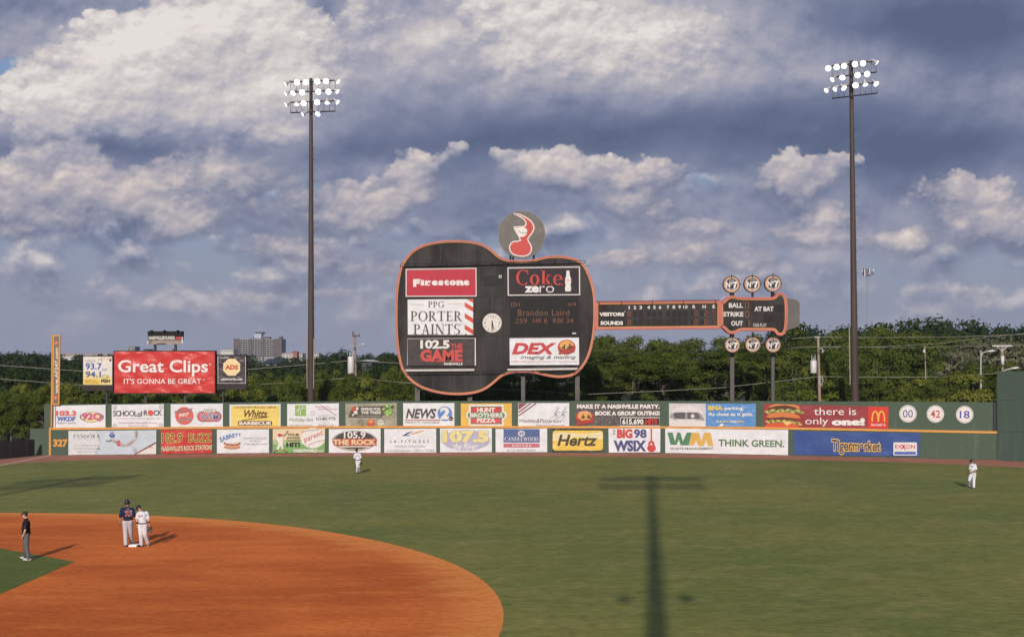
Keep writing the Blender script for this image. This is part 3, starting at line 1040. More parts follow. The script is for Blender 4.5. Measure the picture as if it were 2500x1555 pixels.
s.line('emblem', [(300, 165), (345, 95), (350, 88)], 14, w, 2).line('emblem', [(372, 165), (405, 90)], 14, w, 2).line('emblem', [(262, 190), (330, 165), (440, 120)], 12, w, 2).line('emblem', [(360, 180), (345, 265)], 13, w, 2).line('emblem', [(305, 235), (320, 200)], 13, w, 2)
s.text('lettering', 'Holiday Inn', 120, 318, 600, 410, ink(165, 180, 135), 2, 0.012, 0.3)
s.text('lettering#2', 'Opryland-Airport', 120, 445, 595, 495, ink(190, 192, 178))
s.line('emblem#2', oval(595, 230, 42, 42, 20), 5, ink(205, 195, 200), 1, True).line('emblem#2', [(575, 200), (615, 215), (620, 250)], 5, ink(210, 180, 185))
pk = ink(220, 150, 150)
s.text('lettering#3', 'Home Run Inn', 650, 85, 920, 118, pk).text('lettering#3', 'Nashville Sounds', 690, 130, 1080, 162, pk)
s.line('emblem#3', [(760, 82), (900, 170), (1070, 285)], 13, ink(195, 130, 125), 2)
s.text('lettering#4', 'FOR RESERVATIONS CALL', 690, 262, 1010, 286, ink(205, 205, 190))
s.text('lettering#5', '615-883-9770', 660, 305, 1045, 370, ink(95, 88, 90), 2, 0.01)
s.text('lettering#4', 'OR TOLL FREE', 760, 402, 935, 425, ink(205, 205, 190))
s.text('lettering#5', '866-873-1171', 705, 446, 1005, 490, ink(150, 145, 145), 2, 0.01)
s.done()
M_camo = vinyl('mottled_grey_vinyl', S(165, 158, 138), 0.05, 1.6, 0.4, 0.22)
s = banner('C', [(1240, 35), (2260, 28), (2258, 498), (1245, 498)], 1, M_camo, 'creased mottled grey banner with a dark ribbon and a round green tree picture')
s.poly('emblem', [(1300, 312), (1320, 250), (1385, 102), (2215, 82), (2150, 170), (1965, 275), (1940, 315)], ink(88, 82, 76), 3)
s.text('lettering', 'SWING FOR', 1550, 120, 1940, 176, ink(240, 234, 222), 4, 0.04).text('lettering', 'THE TREES', 1550, 190, 1945, 246, ink(240, 234, 222), 4, 0.04)
s.text('lettering#2', 'CONSERVATION PARTNERSHIP', 1475, 276, 1930, 301, ink(215, 208, 195), 4)
r = random.Random(3)
for i in range(26):
    a, q = r.uniform(0, 6.28), 92 * math.sqrt(r.random())
    s.poly('emblem#2', oval(2078 + q * math.cos(a), 170 + q * math.sin(a), r.uniform(18, 32), r.uniform(16, 28), 9), ink(*r.choice(((150, 195, 95), (175, 210, 115), (125, 170, 80)))), 4 + (i % 4))
s.poly('emblem#3', oval(1405, 150, 38, 50), ink(210, 85, 70), 4).poly('emblem#3', [(1400, 190), (1470, 175), (1485, 240), (1440, 255)], ink(235, 228, 218), 4).poly('emblem#3', oval(1475, 140, 26, 32), ink(232, 226, 216), 4)
s.line('emblem#3', [(1415, 235), (1380, 285)], 28, ink(235, 228, 218), 5)
s.line('emblem#4', oval(1555, 425, 54, 54, 22), 12, ink(110, 108, 98), 3, True).line('emblem#4', [(1535, 400), (1575, 430), (1545, 450)], 14, ink(110, 108, 98), 3)
s.poly('emblem#5', rrect(1672, 358, 1822, 478, 40), ink(205, 95, 70), 3).poly('emblem#5', oval(1745, 395, 48, 30), ink(235, 165, 85), 4)
s.poly('emblem#6', oval(1940, 422, 64, 62), ink(225, 220, 208), 3).line('emblem#6', [(1895, 415), (1925, 395), (1960, 402), (1985, 420)], 11, ink(110, 112, 108), 4).poly('emblem#6', [(1882, 440), (1990, 458), (1940, 480)], ink(170, 190, 110), 4)
s.done()
s = banner('D', [(115, 30), (1128, 28), (1130, 495), (118, 500)], 1, M_white, 'white banner with heavy dark slanted lettering beside a blue disc')
s.text('lettering', 'NEWS', 165, 140, 775, 335, ink(92, 82, 82), 2, 0.035, 0.28)
s.poly('emblem', oval(940, 240, 145, 145), ink(105, 145, 215))
s.text('lettering#2', '2', 848, 112, 1040, 352, ink(244, 238, 232), 2, 0.05)
s.rect('emblem#2', 145, 357, 845, 372, ink(205, 80, 75), 1)
s.text('lettering#3', 'WKRN-TV  NASHVILLE', 150, 390, 835, 432, ink(130, 122, 128), 2, 0.0, 0.25)
s.poly('emblem#3', oval(1060, 337, 44, 42), ink(45, 42, 48), 3).text('lettering#4', 'abc', 1030, 322, 1090, 358, ink(235, 230, 226), 4)
s.done()
M_amber = vinyl('amber_vinyl', S(240, 190, 88), 0.02, 1.0)
s = banner('D', [(1255, 35), (2265, 33), (2265, 490), (1257, 490)], 1, M_amber, 'amber banner with a white, red and green badge in three rows')
w = ink(240, 234, 226)
s.rect('emblem', 1413, 58, 2105, 484, w, 3).poly('emblem', rrect(1362, 185, 2168, 355, 80), w, 4)
s.rect('emblem', 1452, 96, 2066, 446, ink(95, 130, 95), 5).rect('emblem', 1474, 112, 2044, 212, ink(218, 72, 72), 6).rect('emblem', 1474, 330, 2044, 432, ink(222, 90, 92), 6)
s.poly('emblem', rrect(1392, 216, 2128, 326, 54), ink(100, 142, 100), 7)
s.text('lettering', 'HUNT', 1575, 122, 1935, 212, w, 8, 0.05).text('lettering', 'BROTHERS', 1435, 226, 2085, 312, w, 8, 0.04).text('lettering', 'PIZZA', 1575, 328, 1945, 416, w, 8, 0.05)
s.done()
s = banner('E', [(38, 30), (1052, 28), (1050, 492), (40, 495)], 1, M_white, 'white banner with maroon diagonal stripes and two sketched running figures')
mr = ink(150, 80, 90)
s.poly('emblem', [(45, 36), (225, 34), (45, 165)], mr).line('emblem', [(45, 215), (290, 34)], 24, mr).line('emblem', [(45, 283), (395, 34)], 22, mr)
gk = ink(165, 155, 155)
for dx in (0, 145):
    L = lambda *p: s.line('emblem#2', [(x + dx, y) for x, y in p], 9, gk)
    s.line('emblem#2', oval(825 + dx, 132, 18, 20, 14), 8, gk, 1, True)
    L((815, 160), (790, 215), (775, 265)); L((800, 185), (830, 215), (870, 205)); L((800, 180), (770, 205), (765, 235))
    L((785, 270), (830, 290), (800, 315), (760, 350)); L((775, 270), (735, 300), (680, 325), (668, 350))
    s.poly('emblem#2', oval(782 + dx, 255, 30, 28, 14), ink(185, 165, 165), 2)
s.text('lettering', 'Waddey', 60, 345, 395, 430, ink(130, 80, 85), 2, 0.0, 0.2).text('lettering', '&', 395, 345, 470, 420, ink(130, 120, 120), 2, 0.0, 0.2).text('lettering', 'Patterson', 470, 340, 885, 420, ink(130, 80, 85), 2, 0.0, 0.2)
s.text('lettering#2', 'PC', 905, 358, 1000, 420, ink(205, 200, 198)).text('lettering#3', 'Patent and Trademark Law', 395, 448, 960, 480, ink(150, 142, 145), 2, 0, 0.25)
s.done()
M_char = vinyl('charcoal_vinyl', S(98, 88, 86), 0.07, 1.4, 0.42, 0.12)
s = banner('E', [(1165, 38), (2845, 38), (2845, 482), (1175, 492)], 1, M_char, 'charcoal banner with heavy white lettering and a boxed telephone number')
w = ink(246, 240, 235)
s.text('lettering', 'MAKE IT A NASHVILLE PARTY.', 1205, 55, 2840, 140, w, 3, 0.05).text('lettering', 'BOOK A GROUP OUTING!', 1565, 190, 2840, 275, w, 3, 0.05)
s.line('border', [(2068, 318), (2836, 318), (2836, 480), (2068, 480)], 13, w, 3, True).rect('border', 2078, 328, 2828, 472, ink(50, 45, 46), 2)
s.text('lettering#2', '615.690', 2100, 342, 2520, 455, w, 4, 0.04).text('lettering#3', '.HITS', 2530, 342, 2795, 455, ink(205, 62, 52), 4, 0.05)
s.poly('emblem', oval(1355, 300, 178, 122), ink(196, 72, 58), 3).poly('emblem', oval(1355, 290, 140, 92), ink(236, 170, 92), 4)
for bx, bh in ((1415, 60), (1440, 90), (1462, 55), (1300, 50), (1325, 85), (1345, 60)):
    s.poly('emblem', [(bx - 12, 335), (bx - 10, 340 - bh), (bx + 10, 340 - bh), (bx + 13, 335)], ink(80, 70, 62), 5)
s.text('lettering#4', 'Sounds', 0, 0, 0, 0, ink(206, 72, 66), 6, 0.03, 0.25, quad=((1190, 345), (1535, 320), (1530, 420), (1195, 470)), outline=(0.04, ink(110, 40, 40)))
s.text('lettering#5', 'NASHVILLE', 0, 0, 0, 0, ink(240, 225, 210), 6, 0.02, quad=((1240, 215), (1470, 215), (1470, 245), (1240, 245)), bow=30)
s.done()
M_sky = vinyl('blue_vinyl', S(95, 150, 212), 0.03, 1.1)
s = banner('F', [(565, 25), (1855, 30), (1855, 380), (567, 374)], 1, M_sky, 'blue and white banner with the nose of an airliner pictured on its left part')
s.poly('emblem', [(568, 27), (1112, 29), (1112, 374), (568, 372)], ink(218, 211, 212), 3)
s.poly('emblem', [(600, 372), (575, 250), (620, 150), (700, 80), (830, 55), (960, 75), (1050, 150), (1110, 270), (1110, 372)], ink(232, 226, 224), 4)
s.poly('emblem', [(575, 240), (600, 180), (660, 155), (1010, 160), (1060, 200), (1100, 285), (960, 262), (650, 262)], ink(165, 158, 162), 5)
s.poly('emblem', [(640, 178), (660, 166), (805, 158), (805, 258), (655, 248), (636, 215)], ink(100, 92, 98), 6).poly('emblem', [(840, 158), (985, 168), (1015, 200), (1030, 250), (840, 258)], ink(105, 97, 102), 6)
s.poly('emblem', oval(918, 215, 28, 30), ink(225, 220, 218), 7).line('emblem', [(625, 262), (690, 285)], 7, ink(120, 112, 118), 6).line('emblem', [(960, 285), (1000, 265)], 7, ink(120, 112, 118), 6)
w = ink(244, 240, 238)
yl = ink(238, 205, 92)
s.text('lettering', 'BNA', 1148, 60, 1365, 130, yl, 3, 0.05).text('lettering#2', 'parking.', 1390, 72, 1680, 142, w, 3, 0.025).text('lettering#2', 'As close as it gets.', 1148, 160, 1815, 230, w, 3, 0.025)
s.text('lettering#3', 'FLY', 1270, 282, 1355, 312, w, 3, 0.03).text('lettering#3', 'BNA.', 1365, 282, 1460, 312, yl, 3, 0.03).text('lettering#3', 'PARK', 1475, 282, 1582, 312, w, 3, 0.03).text('lettering#3', 'BNA.', 1592, 282, 1690, 312, yl, 3, 0.03)
s.text('lettering#4', 'Nashville International Airport', 1385, 343, 1645, 362, ink(205, 220, 235), 3)
s.poly('emblem#2', [(1310, 366), (1330, 335), (1378, 322), (1370, 355), (1340, 368)], w, 3)
s.done()
M_maroon = vinyl('maroon_vinyl', S(158, 62, 66), 0.022, 0.7)
s = banner('G', [(85, 32), (1940, 75), (1938, 412), (90, 400)], 1, M_maroon, 'maroon banner with a stacked burger picture and a red square')
e = lambda *a: s.poly('emblem', oval(*a[:4]), ink(*a[4]), a[5])
s.poly('emblem', [(150, 90), (190, 60), (260, 36), (540, 44), (610, 70), (632, 120), (500, 75), (300, 65)], ink(226, 140, 80), 3)
s.poly('emblem', [(160, 105), (260, 66), (420, 55), (560, 85), (605, 120), (580, 145), (180, 145)], ink(98, 58, 44), 4)
r = random.Random(5)
for i in range(22):
    e(130 + i * 25, 138 + 14 * math.sin(i * 1.3) + (i - 10) ** 2 * 0.12, 30, 20, ((170, 175, 90), (205, 195, 120), (140, 150, 75))[i % 3], 5 + i % 3)
s.poly('emblem', [(120, 225), (170, 180), (300, 160), (480, 165), (600, 200), (640, 250), (400, 245), (200, 250)], ink(225, 130, 72), 9)
s.poly('emblem', [(130, 285), (180, 245), (360, 228), (520, 245), (560, 280), (400, 290), (220, 300)], ink(105, 60, 52), 10)
for i in range(20):
    e(135 + i * 26, 296 + 12 * math.sin(i * 1.7) + max(0, i - 13) * 6, 28, 18, ((190, 175, 90), (215, 180, 100), (135, 140, 70))[i % 3], 11 + i % 3)
s.poly('emblem', [(110, 345), (200, 318), (350, 312), (520, 325), (600, 350), (610, 398), (105, 394)], ink(222, 92, 62), 15)
s.poly('emblem', [(355, 278), (520, 306), (430, 362)], ink(244, 205, 125), 16)
w = ink(247, 241, 237)
s.text('lettering', 'there is', 835, 90, 1460, 200, w, 3, 0.0).text('lettering', 'only', 705, 235, 1045, 370, w, 3, 0.0).text('lettering#2', 'one!', 1095, 245, 1590, 355, w, 3, 0.07)
s.poly('emblem#2', [(1637, 74), (1938, 78), (1937, 398), (1637, 394)], ink(222, 62, 52), 3)
for sx in (0, 1):
    c0 = 1742 + sx * 94
    pts = [(c0 - 45 + (0 if sx == 0 else 0), 298)] + [(c0 - 45 + 45 * (1 - math.cos(R(a))) / 1.0, 298 - 152 * math.sin(R(a)) ** 0.7) for a in range(12, 180, 12)] + [(c0 + 45, 298)]
    s.line('emblem#3', pts, 21, ink(245, 195, 80), 4 + sx)
s.text('lettering#3', "i'm lovin' it", 1680, 322, 1895, 362, ink(246, 232, 225), 4, 0.03)
s.done()
for px_, py_, num, col, lab in ((2216.6, 1009.7, '00', (75, 75, 165), 'round white plaque with two blue zeros on the green wall'), (2283.7, 1010.3, '42', (205, 72, 66), 'round white plaque with a red number between two blue-numbered plaques'), (2355.1, 1011.8, '18', (75, 75, 165), 'round white plaque with a blue eighteen nearest the corner of the wall')):
    pl = chord(px_ - 21, px_ + 21, True)
    s = Sign('number_plaque', lab, 'plaque', pl, pl.m(px_, py_ + 21), 'round number plaques on the wall', 0.05)
    s.slab('disc', oval(px_, py_, 21.2, 21.2, 36), ink(242, 236, 230), 0, 0.045)
    s.band('border', oval(px_, py_, 19.4, 19.4, 36), oval(px_, py_, 18.7, 18.7, 36), ink(120, 118, 150), 1)
    s.text('lettering', num, px_ - 12, py_ - 9.2, px_ + 12, py_ + 9.2, ink(*col), 2, 0.0 if num == '00' else 0.01)
    s.done()

# ---- lower row
M_pale = vinyl('pale_blue_vinyl', S(205, 216, 226), 0.02, 0.9)
s = banner('A', [(382, 580), (2120, 562), (2118, 1040), (380, 1060)], 0, M_pale, 'pale blue banner with a beaded charm bracelet pictured on its right half')
s.poly('emblem', [(384, 584), (930, 578), (1010, 820), (900, 1050), (384, 1055)], ink(226, 226, 228), 2)
s.text('lettering', 'PANDORA', 475, 650, 1000, 720, ink(105, 102, 105), 3, serif=True)
s.poly('lettering', [(805, 640), (815, 622), (832, 640)], ink(105, 102, 105), 3)
s.text('lettering#2', 'UNFORGETTABLE MOMENTS', 480, 742, 1000, 766, ink(195, 195, 200), 3)
gk = ink(148, 150, 156)
s.text('lettering#3', 'Cool Springs Galleria', 505, 848, 985, 892, gk, 3).text('lettering#3', 'the Mall at Green Hills', 488, 908, 1005, 948, gk, 3).text('lettering#3', 'Dear Town Avenue', 552, 972, 935, 1006, gk, 3)
r = random.Random(11)
beads = [(1235, 605), (1245, 740), (1275, 775), (1310, 800), (1430, 855), (1470, 862), (1510, 858), (1550, 848), (1590, 832), (1625, 808), (1655, 780), (1690, 735), (1712, 700), (1720, 660), (1722, 622), (1712, 590)]
for i, (x, y) in enumerate(beads):
    s.poly('emblem#2', oval(x, y, 30, 27, 12), ink(*((172, 168, 170), (205, 202, 205), (188, 165, 150), (150, 150, 160), (205, 130, 115))[i % 5]), 3 + i % 2)
    s.poly('emblem#2', oval(x - 6, y - 5, 9, 8, 8), ink(240, 238, 238), 5)
s.poly('emblem#2', oval(1242, 668, 54, 44), ink(80, 105, 170), 5).poly('emblem#2', oval(1240, 655, 26, 14), ink(150, 175, 215), 6).poly('emblem#2', oval(1372, 822, 36, 62), ink(205, 80, 75), 5).poly('emblem#2', oval(1378, 820, 12, 24), ink(236, 160, 150), 6)
s.line('emblem#2', [(1120, 770), (1160, 785), (1215, 770), (1250, 760)], 24, ink(120, 118, 124), 4)
s.line('emblem#2', [(1600, 850), (1660, 910), (1700, 980)], 8, ink(165, 165, 172), 4).poly('emblem#2', oval(1690, 955, 38, 42), ink(190, 192, 198), 5)
s.poly('emblem#3', [(1720, 1042), (2117, 835), (2117, 1038)], ink(234, 228, 222), 3)
s.line('emblem#3', [(1690, 1040), (1850, 955), (1960, 890), (2112, 808)], 22, ink(160, 95, 80), 5).line('emblem#3', [(1960, 890), (2055, 915)], 11, ink(165, 100, 85), 4)
s.done()
M_red = vinyl('red_vinyl', S(212, 62, 56), 0.03, 0.9)
s = banner('B', [(-59, 560), (955, 548), (955, 1018), (-55, 1036)], 0, M_red, 'red banner with yellow-edged dark lettering above cream lettering')
dk, ye = ink(78, 55, 42), ink(244, 214, 122)
s.text('lettering', '102.9', -35, 628, 362, 808, dk, 3, 0.0, outline=(0.045, ye)).text('lettering', 'BUZZ', 492, 640, 935, 796, dk, 3, 0.0, outline=(0.045, ye))
s.text('lettering#2', "NASHVILLE'S ROCK STATION!", 0, 0, 0, 0, ink(240, 220, 178), 3, 0.03, quad=((-45, 885), (955, 850), (955, 955), (-45, 985)), outline=(0.03, ink(90, 55, 50)))
s.done()
s = banner('B', [(1050, 550), (2080, 545), (2080, 1015), (1050, 1025)], 0, M_white, 'white banner with a hot dog picture under arched blue lettering')
s.text('lettering', 'SABRETT', 0, 0, 0, 0, ink(105, 140, 195), 2, 0.03, quad=((1092, 715), (1528, 628), (1535, 692), (1118, 812)), bow=28)
s.poly('emblem', oval(1350, 895, 165, 48, 30), ink(205, 145, 105), 1).poly('emblem', oval(1350, 880, 150, 22, 24), ink(225, 175, 135), 2)
s.line('emblem', [(1185, 818), (1240, 845), (1350, 858), (1460, 848), (1515, 822)], 34, ink(165, 90, 72), 3).line('emblem', [(1215, 825), (1280, 838), (1400, 842), (1490, 826)], 8, ink(232, 190, 165), 4)
s.poly('emblem', [(1200, 800), (1350, 812), (1500, 800), (1440, 830), (1260, 830)], ink(236, 218, 205), 2)
lv = ink(182, 185, 205)
s.text('lettering#2', 'Proud Hot Dog Supplier', 1580, 704, 2040, 748, lv).text('lettering#2', 'and Sponsor', 1690, 758, 1935, 798, lv).text('lettering#2', 'of the Nashville Sounds', 1585, 815, 2050, 856, lv)
s.done()
M_tan = vinyl('tan_vinyl', S(240, 214, 175), 0.02, 1.0)
s = banner('C', [(-195, 540), (838, 530), (836, 1012), (-195, 1015)], 0, M_tan, 'tan and green banner with a large baseball and a swinging batter pictured')
s.poly('panel', [(-193, 760), (836, 750), (835, 1010), (-193, 1012)], ink(178, 200, 140), 2).poly('panel', [(-193, 850), (836, 840), (835, 1010), (-193, 1012)], ink(128, 178, 105), 3)
w = ink(240, 234, 228)
s.poly('emblem', oval(600, 722, 238, 200, 40), w, 4)
for k, (ya, yb) in enumerate(((600, 560), (860, 760))):
    pts = [(390 + i * 32 if k == 0 else 505 + i * 32, ya + (yb - ya) * i / 10 - (12 * math.sin(i / 10 * 3.14))) for i in range(11)]
    s.line('emblem', pts, 5, ink(170, 120, 130), 5)
    for x, y in pts:
        s.line('emblem', [(x - 12, y + 22), (x, y), (x + 14, y - 20)], 5, ink(175, 125, 135), 5)
s.text('lettering', 'parent', 0, 0, 0, 0, ink(205, 60, 82), 6, 0.0, quad=((415, 722), (782, 575), (806, 690), (445, 838)))
dk = ink(62, 58, 48)
s.text('lettering#2', 'YOUR', 90, 630, 330, 680, dk, 5, 0.03).text('lettering#2', 'AWARD', 80, 694, 340, 742, dk, 5, 0.02).text('lettering#2', 'WINNING', 70, 755, 345, 790, dk, 5, 0.02).text('lettering#2', 'HIT!', 70, 806, 345, 900, ink(45, 42, 38), 5, 0.06)
s.text('lettering#3', 'PARENTWORLD', 220, 940, 690, 1005, w, 5, 0.05).text('lettering#3', '.com', 692, 952, 810, 1005, ink(225, 205, 185), 5, 0.03)
b_ = 'emblem#2'
s.poly(b_, [(-130, 690), (-70, 680), (0, 700), (10, 790), (-5, 830), (-75, 830), (-110, 770)], w, 4)
s.poly(b_, [(-75, 825), (-5, 825), (20, 940), (-20, 945), (-40, 870), (-80, 950), (-125, 940)], w, 5)
s.poly(b_, oval(-60, 665, 40, 34), ink(205, 72, 66), 6).line(b_, [(-20, 650), (30, 668), (60, 648), (108, 575)], 11, ink(70, 62, 52), 6).line(b_, [(-40, 690), (20, 680), (40, 655)], 20, ink(225, 190, 165), 5)
s.line(b_, [(-95, 945), (-140, 985)], 30, ink(205, 72, 66), 5).line(b_, [(5, 940), (40, 980)], 28, ink(205, 72, 66), 5).line(b_, [(-155, 975), (-165, 1005)], 20, ink(50, 45, 42), 6).line(b_, [(50, 985), (95, 1000)], 18, ink(50, 45, 42), 6)
s.done()
s = banner('C', [(915, 542), (1938, 535), (1938, 1012), (915, 1015)], 0, M_white, 'white banner with a dark oval and orange-edged block lettering behind the left fielder')
s.poly('emblem', oval(1425, 775, 442, 198, 44), ink(150, 142, 142), 1).poly('emblem', oval(1425, 775, 395, 188, 44), ink(80, 70, 72), 2)
s.poly('emblem', [(1075, 892), (1200, 875), (1650, 875), (1780, 892), (1700, 935), (1500, 962), (1300, 955), (1160, 930)], ink(205, 185, 165), 3)
s.poly('emblem', [(1160, 905), (1680, 905), (1560, 935), (1300, 938)], ink(92, 80, 80), 4)
s.text('lettering', '105.9', 1212, 592, 1640, 728, ink(244, 238, 232), 4, 0.02, outline=(0.035, ink(110, 98, 98)))
s.poly('emblem#2', [(978, 735), (1870, 735), (1848, 795), (1865, 868), (1010, 868), (1000, 800)], ink(196, 90, 68), 4)
s.text('lettering#2', 'THE ROCK', 995, 746, 1850, 858, ink(244, 205, 165), 6, 0.055, outline=(0.03, ink(150, 60, 48)))
s.text('lettering#3', "NASHVILLE'S CLASSIC ROCK", 1120, 878, 1740, 902, ink(245, 240, 235), 5, 0.02)
s.done()
s = banner('D', [(-259, 540), (768, 533), (770, 1008), (-257, 1012)], 0, M_white, 'white banner with widely spaced thin grey lettering under a purple and orange swoosh')
s.poly('emblem', [(85, 680), (200, 612), (320, 585), (225, 635), (165, 664), (250, 664), (240, 680)], ink(95, 85, 135)).poly('emblem', [(245, 645), (320, 612), (420, 582), (535, 562), (430, 615), (335, 645)], ink(232, 175, 112))
gk = ink(118, 112, 122)
s.text('lettering', 'LA', -139, 760, -14, 815, gk, 2, 0.01, space=1.8).text('lettering', 'FITNESS', 75, 760, 625, 815, gk, 2, 0.01, space=2.0)
s.line('emblem', [(28, 765), (28, 838)], 6, ink(205, 195, 200))
s.text('lettering#2', 'Formerly Urban Active', -50, 865, 555, 910, ink(165, 158, 168), 2, 0, 0.3)
s.text('lettering#3', 'www.lafitness.com', -225, 945, 265, 990, ink(165, 158, 165)).text('lettering#3', '1-800-LA FITNESS', 320, 945, 740, 985, ink(170, 163, 170))
s.done()
s = banner('D', [(845, 530), (1870, 528), (1870, 1000), (848, 1005)], 0, M_white, 'white banner with a faded lilac oval and pale yellow numbers')
s.poly('emblem', oval(1357, 765, 478, 202, 44), ink(190, 186, 210), 1)
s.text('lettering', '107.5', 890, 572, 1808, 812, ink(240, 226, 150), 3, 0.06, outline=(0.03, ink(182, 178, 200)))
s.text('lettering#2', 'the River', 0, 0, 0, 0, ink(244, 240, 238), 4, 0.015, 0.45, quad=((1100, 822), (1590, 815), (1610, 945), (1095, 955)))
s.done()
s = banner('E', [(-407, 540), (615, 530), (615, 1000), (-405, 1002)], 0, M_white, 'white banner with a blue block over a pink strip and a ring emblem')
s.rect('emblem', -250, 545, 467, 808, ink(92, 108, 160)).rect('emblem', -250, 828, 467, 906, ink(205, 120, 128))
w = ink(240, 234, 230)
s.line('emblem#2', oval(105, 632, 64, 50, 26), 14, w, 2, True).line('emblem#2', oval(105, 632, 38, 38, 22), 10, w, 2, True).line('emblem#2', [(92, 605), (118, 660)], 11, w, 2)
s.text('lettering', 'CANDLEWOOD', -228, 702, 440, 780, w, 2, serif=True).text('lettering#2', 'SUITES', -75, 850, 295, 890, w, 2, 0.03, space=1.6)
s.text('lettering#3', '615-309-0600', -170, 943, 385, 982, ink(150, 146, 150), 2)
s.done()
M_dark = vinyl('dark_grey_vinyl', S(70, 66, 64), 0.06, 1.4)
M_hyel = vinyl('bright_yellow_vinyl', S(244, 206, 92), 0.045, 1.3, 0.3)
s = banner('E', [(718, 536), (1720, 534), (1725, 993), (718, 1000)], 0, M_dark, 'dark banner with a rounded bright yellow panel and slanted dark lettering')
s.poly('panel', rrect(722, 572, 1720, 966, 60), M_hyel, 2)
s.poly('panel', [(730, 640), (900, 600), (1300, 640), (1700, 600), (1712, 745), (1500, 755), (1200, 700), (900, 770), (730, 780)], ink(240, 226, 178), 3)
s.text('lettering', 'Hertz', 812, 652, 1615, 878, ink(85, 72, 58), 5, 0.03, 0.25)
s.done()
s = banner('E', [(1828, 533), (2855, 528), (2850, 1005), (1835, 1010)], 0, M_white, 'white banner with red and navy lettering and a small red guitar')
nv, rd = ink(82, 86, 135), ink(214, 76, 72)
s.text('lettering', 'THE', 1915, 550, 1965, 662, ink(130, 122, 130), 2, 0.01, up=True)
s.text('lettering#2', 'BIG', 1995, 545, 2305, 725, rd, 2, 0.06).text('lettering#3', '98', 2328, 545, 2582, 722, nv, 2, 0.04).text('lettering#3', 'WSIX', 1930, 765, 2575, 985, nv, 2, 0.05)
q = s.pl
s.pl = ZP(q.pl, *CROPS['F'])
s.rect('emblem', 294, 440, 316, 600, rd).poly('emblem', [(288, 405), (318, 405), (316, 445), (294, 445)], rd, 2).poly('emblem', oval(307, 690, 65, 56), rd, 3).poly('emblem', oval(305, 624, 47, 42), rd, 4).poly('emblem', [(262, 630), (350, 630), (358, 690), (256, 690)], rd, 5).poly('emblem', oval(303, 632, 15, 16, 14), ink(240, 232, 228), 6)
s.done()
s = banner('F', [(510, 395), (2335, 420), (2332, 795), (512, 762)], 0, M_white, 'long white banner with green and amber interlocked letters and green lettering')
s.poly('emblem', [(545, 458), (620, 458), (655, 590), (690, 458), (735, 458), (772, 590), (830, 458), (903, 458), (860, 648), (740, 648), (712, 560), (680, 642), (590, 640)], ink(88, 140, 100))
s.poly('emblem', [(903, 462), (1010, 462), (1048, 590), (1085, 462), (1185, 462), (1225, 655), (1145, 655), (1118, 560), (1088, 655), (1005, 655), (965, 570), (940, 648), (863, 648)], ink(228, 182, 92), 2)
s.text('lettering', 'WASTE MANAGEMENT', 585, 680, 1225, 714, ink(120, 122, 112), 2, 0.02)
s.text('lettering#2', 'THINK GREEN.', 0, 0, 0, 0, ink(92, 130, 82), 2, 0.025, quad=((1300, 558), (2278, 575), (2278, 678), (1300, 662)))
s.line('emblem#2', oval(2268, 598, 20, 20, 16), 4, ink(190, 185, 185), 1, True)
s.done()
M_blue = vinyl('deep_blue_vinyl', S(58, 86, 152), 0.022, 0.55, 0.42)
s = banner('G', [(530, 435), (2410, 465), (2405, 815), (535, 790)], 0, M_blue, 'long deep blue banner with yellow-edged playful lettering and a white box')
s.text('lettering', 'Tigermarket', 0, 0, 0, 0, ink(48, 54, 100), 5, 0.012, quad=((1098, 562), (1822, 598), (1815, 780), (1098, 778)), outline=(0.065, ink(244, 200, 98)))
s.poly('emblem', rrect(2012, 605, 2362, 798, 14), ink(240, 234, 230), 3).rect('emblem', 2028, 743, 2345, 785, ink(80, 110, 185), 4)
s.text('lettering#2', 'EXXON', 2040, 637, 2335, 700, ink(206, 76, 82), 4, 0.015).line('lettering#2', [(2140, 690), (2225, 640)], 0.1, ink(206, 76, 82), 4)
s.line('lettering#2', [(2118, 722), (2175, 640)], 10, ink(206, 76, 82), 5).line('lettering#2', [(2130, 640), (2198, 725)], 10, ink(206, 76, 82), 5)
s.done()
# distance number painted on the wall
pl = chord(124, 166, False)
nb = Sign('distance_number', 'orange distance number three two seven mounted on the green wall beside the foul line', 'number', pl, pl.m(147, 1090), None, 0.02)
nb.text('lettering', '327', 129.6, 1071.9, 165.6, 1090.5, M_orange, 1, 0.05)
nb.root.name = 'distance_number'
nb.done()

# ------------------------------------------------------------------ batter's eye wall at the right
e0 = gnd(2434.5, 1123.2)
e1_ = gnd(3050, 1163)
be = empty('batters_eye', e0, 'tall plain dark green wall rising above the right end of the outfield wall', 'wall')
zt_ = H - (906 - YH) * e0.y / F
mb = MB()
dirn = Vector((e1_.x - e0.x, e1_.y - e0.y, 0)).normalized()
nrm = Vector((-dirn.y, dirn.x, 0))
L_ = (Vector((e1_.x, e1_.y, 0)) - Vector((e0.x, e0.y, 0))).length
for k, (za, zb) in enumerate(((-0.02, 2.32), (2.335, 4.82), (4.835, zt_))):
    j = 0.0
    while j < L_:
        w_ = min(2.44, L_ - j) - 0.012
        c = Vector((e0.x, e0.y, 0)) + dirn * (j + w_ / 2) + nrm * 0.15
        mb.box((c.x, c.y, (za + zb) / 2), (w_, 0.3, zb - za), M_green2, math.atan2(dirn.y, dirn.x))
        j += 2.44
mb.build('panel', be)
mb = MB()
c = Vector((e0.x, e0.y, 0)) + dirn * (L_ / 2) + nrm * 0.33
mb.box((c.x, c.y, (zt_ - 0.05) / 2), (L_, 0.05, zt_ - 0.1), M_black, math.atan2(dirn.y, dirn.x))
mb.build('backing', be)

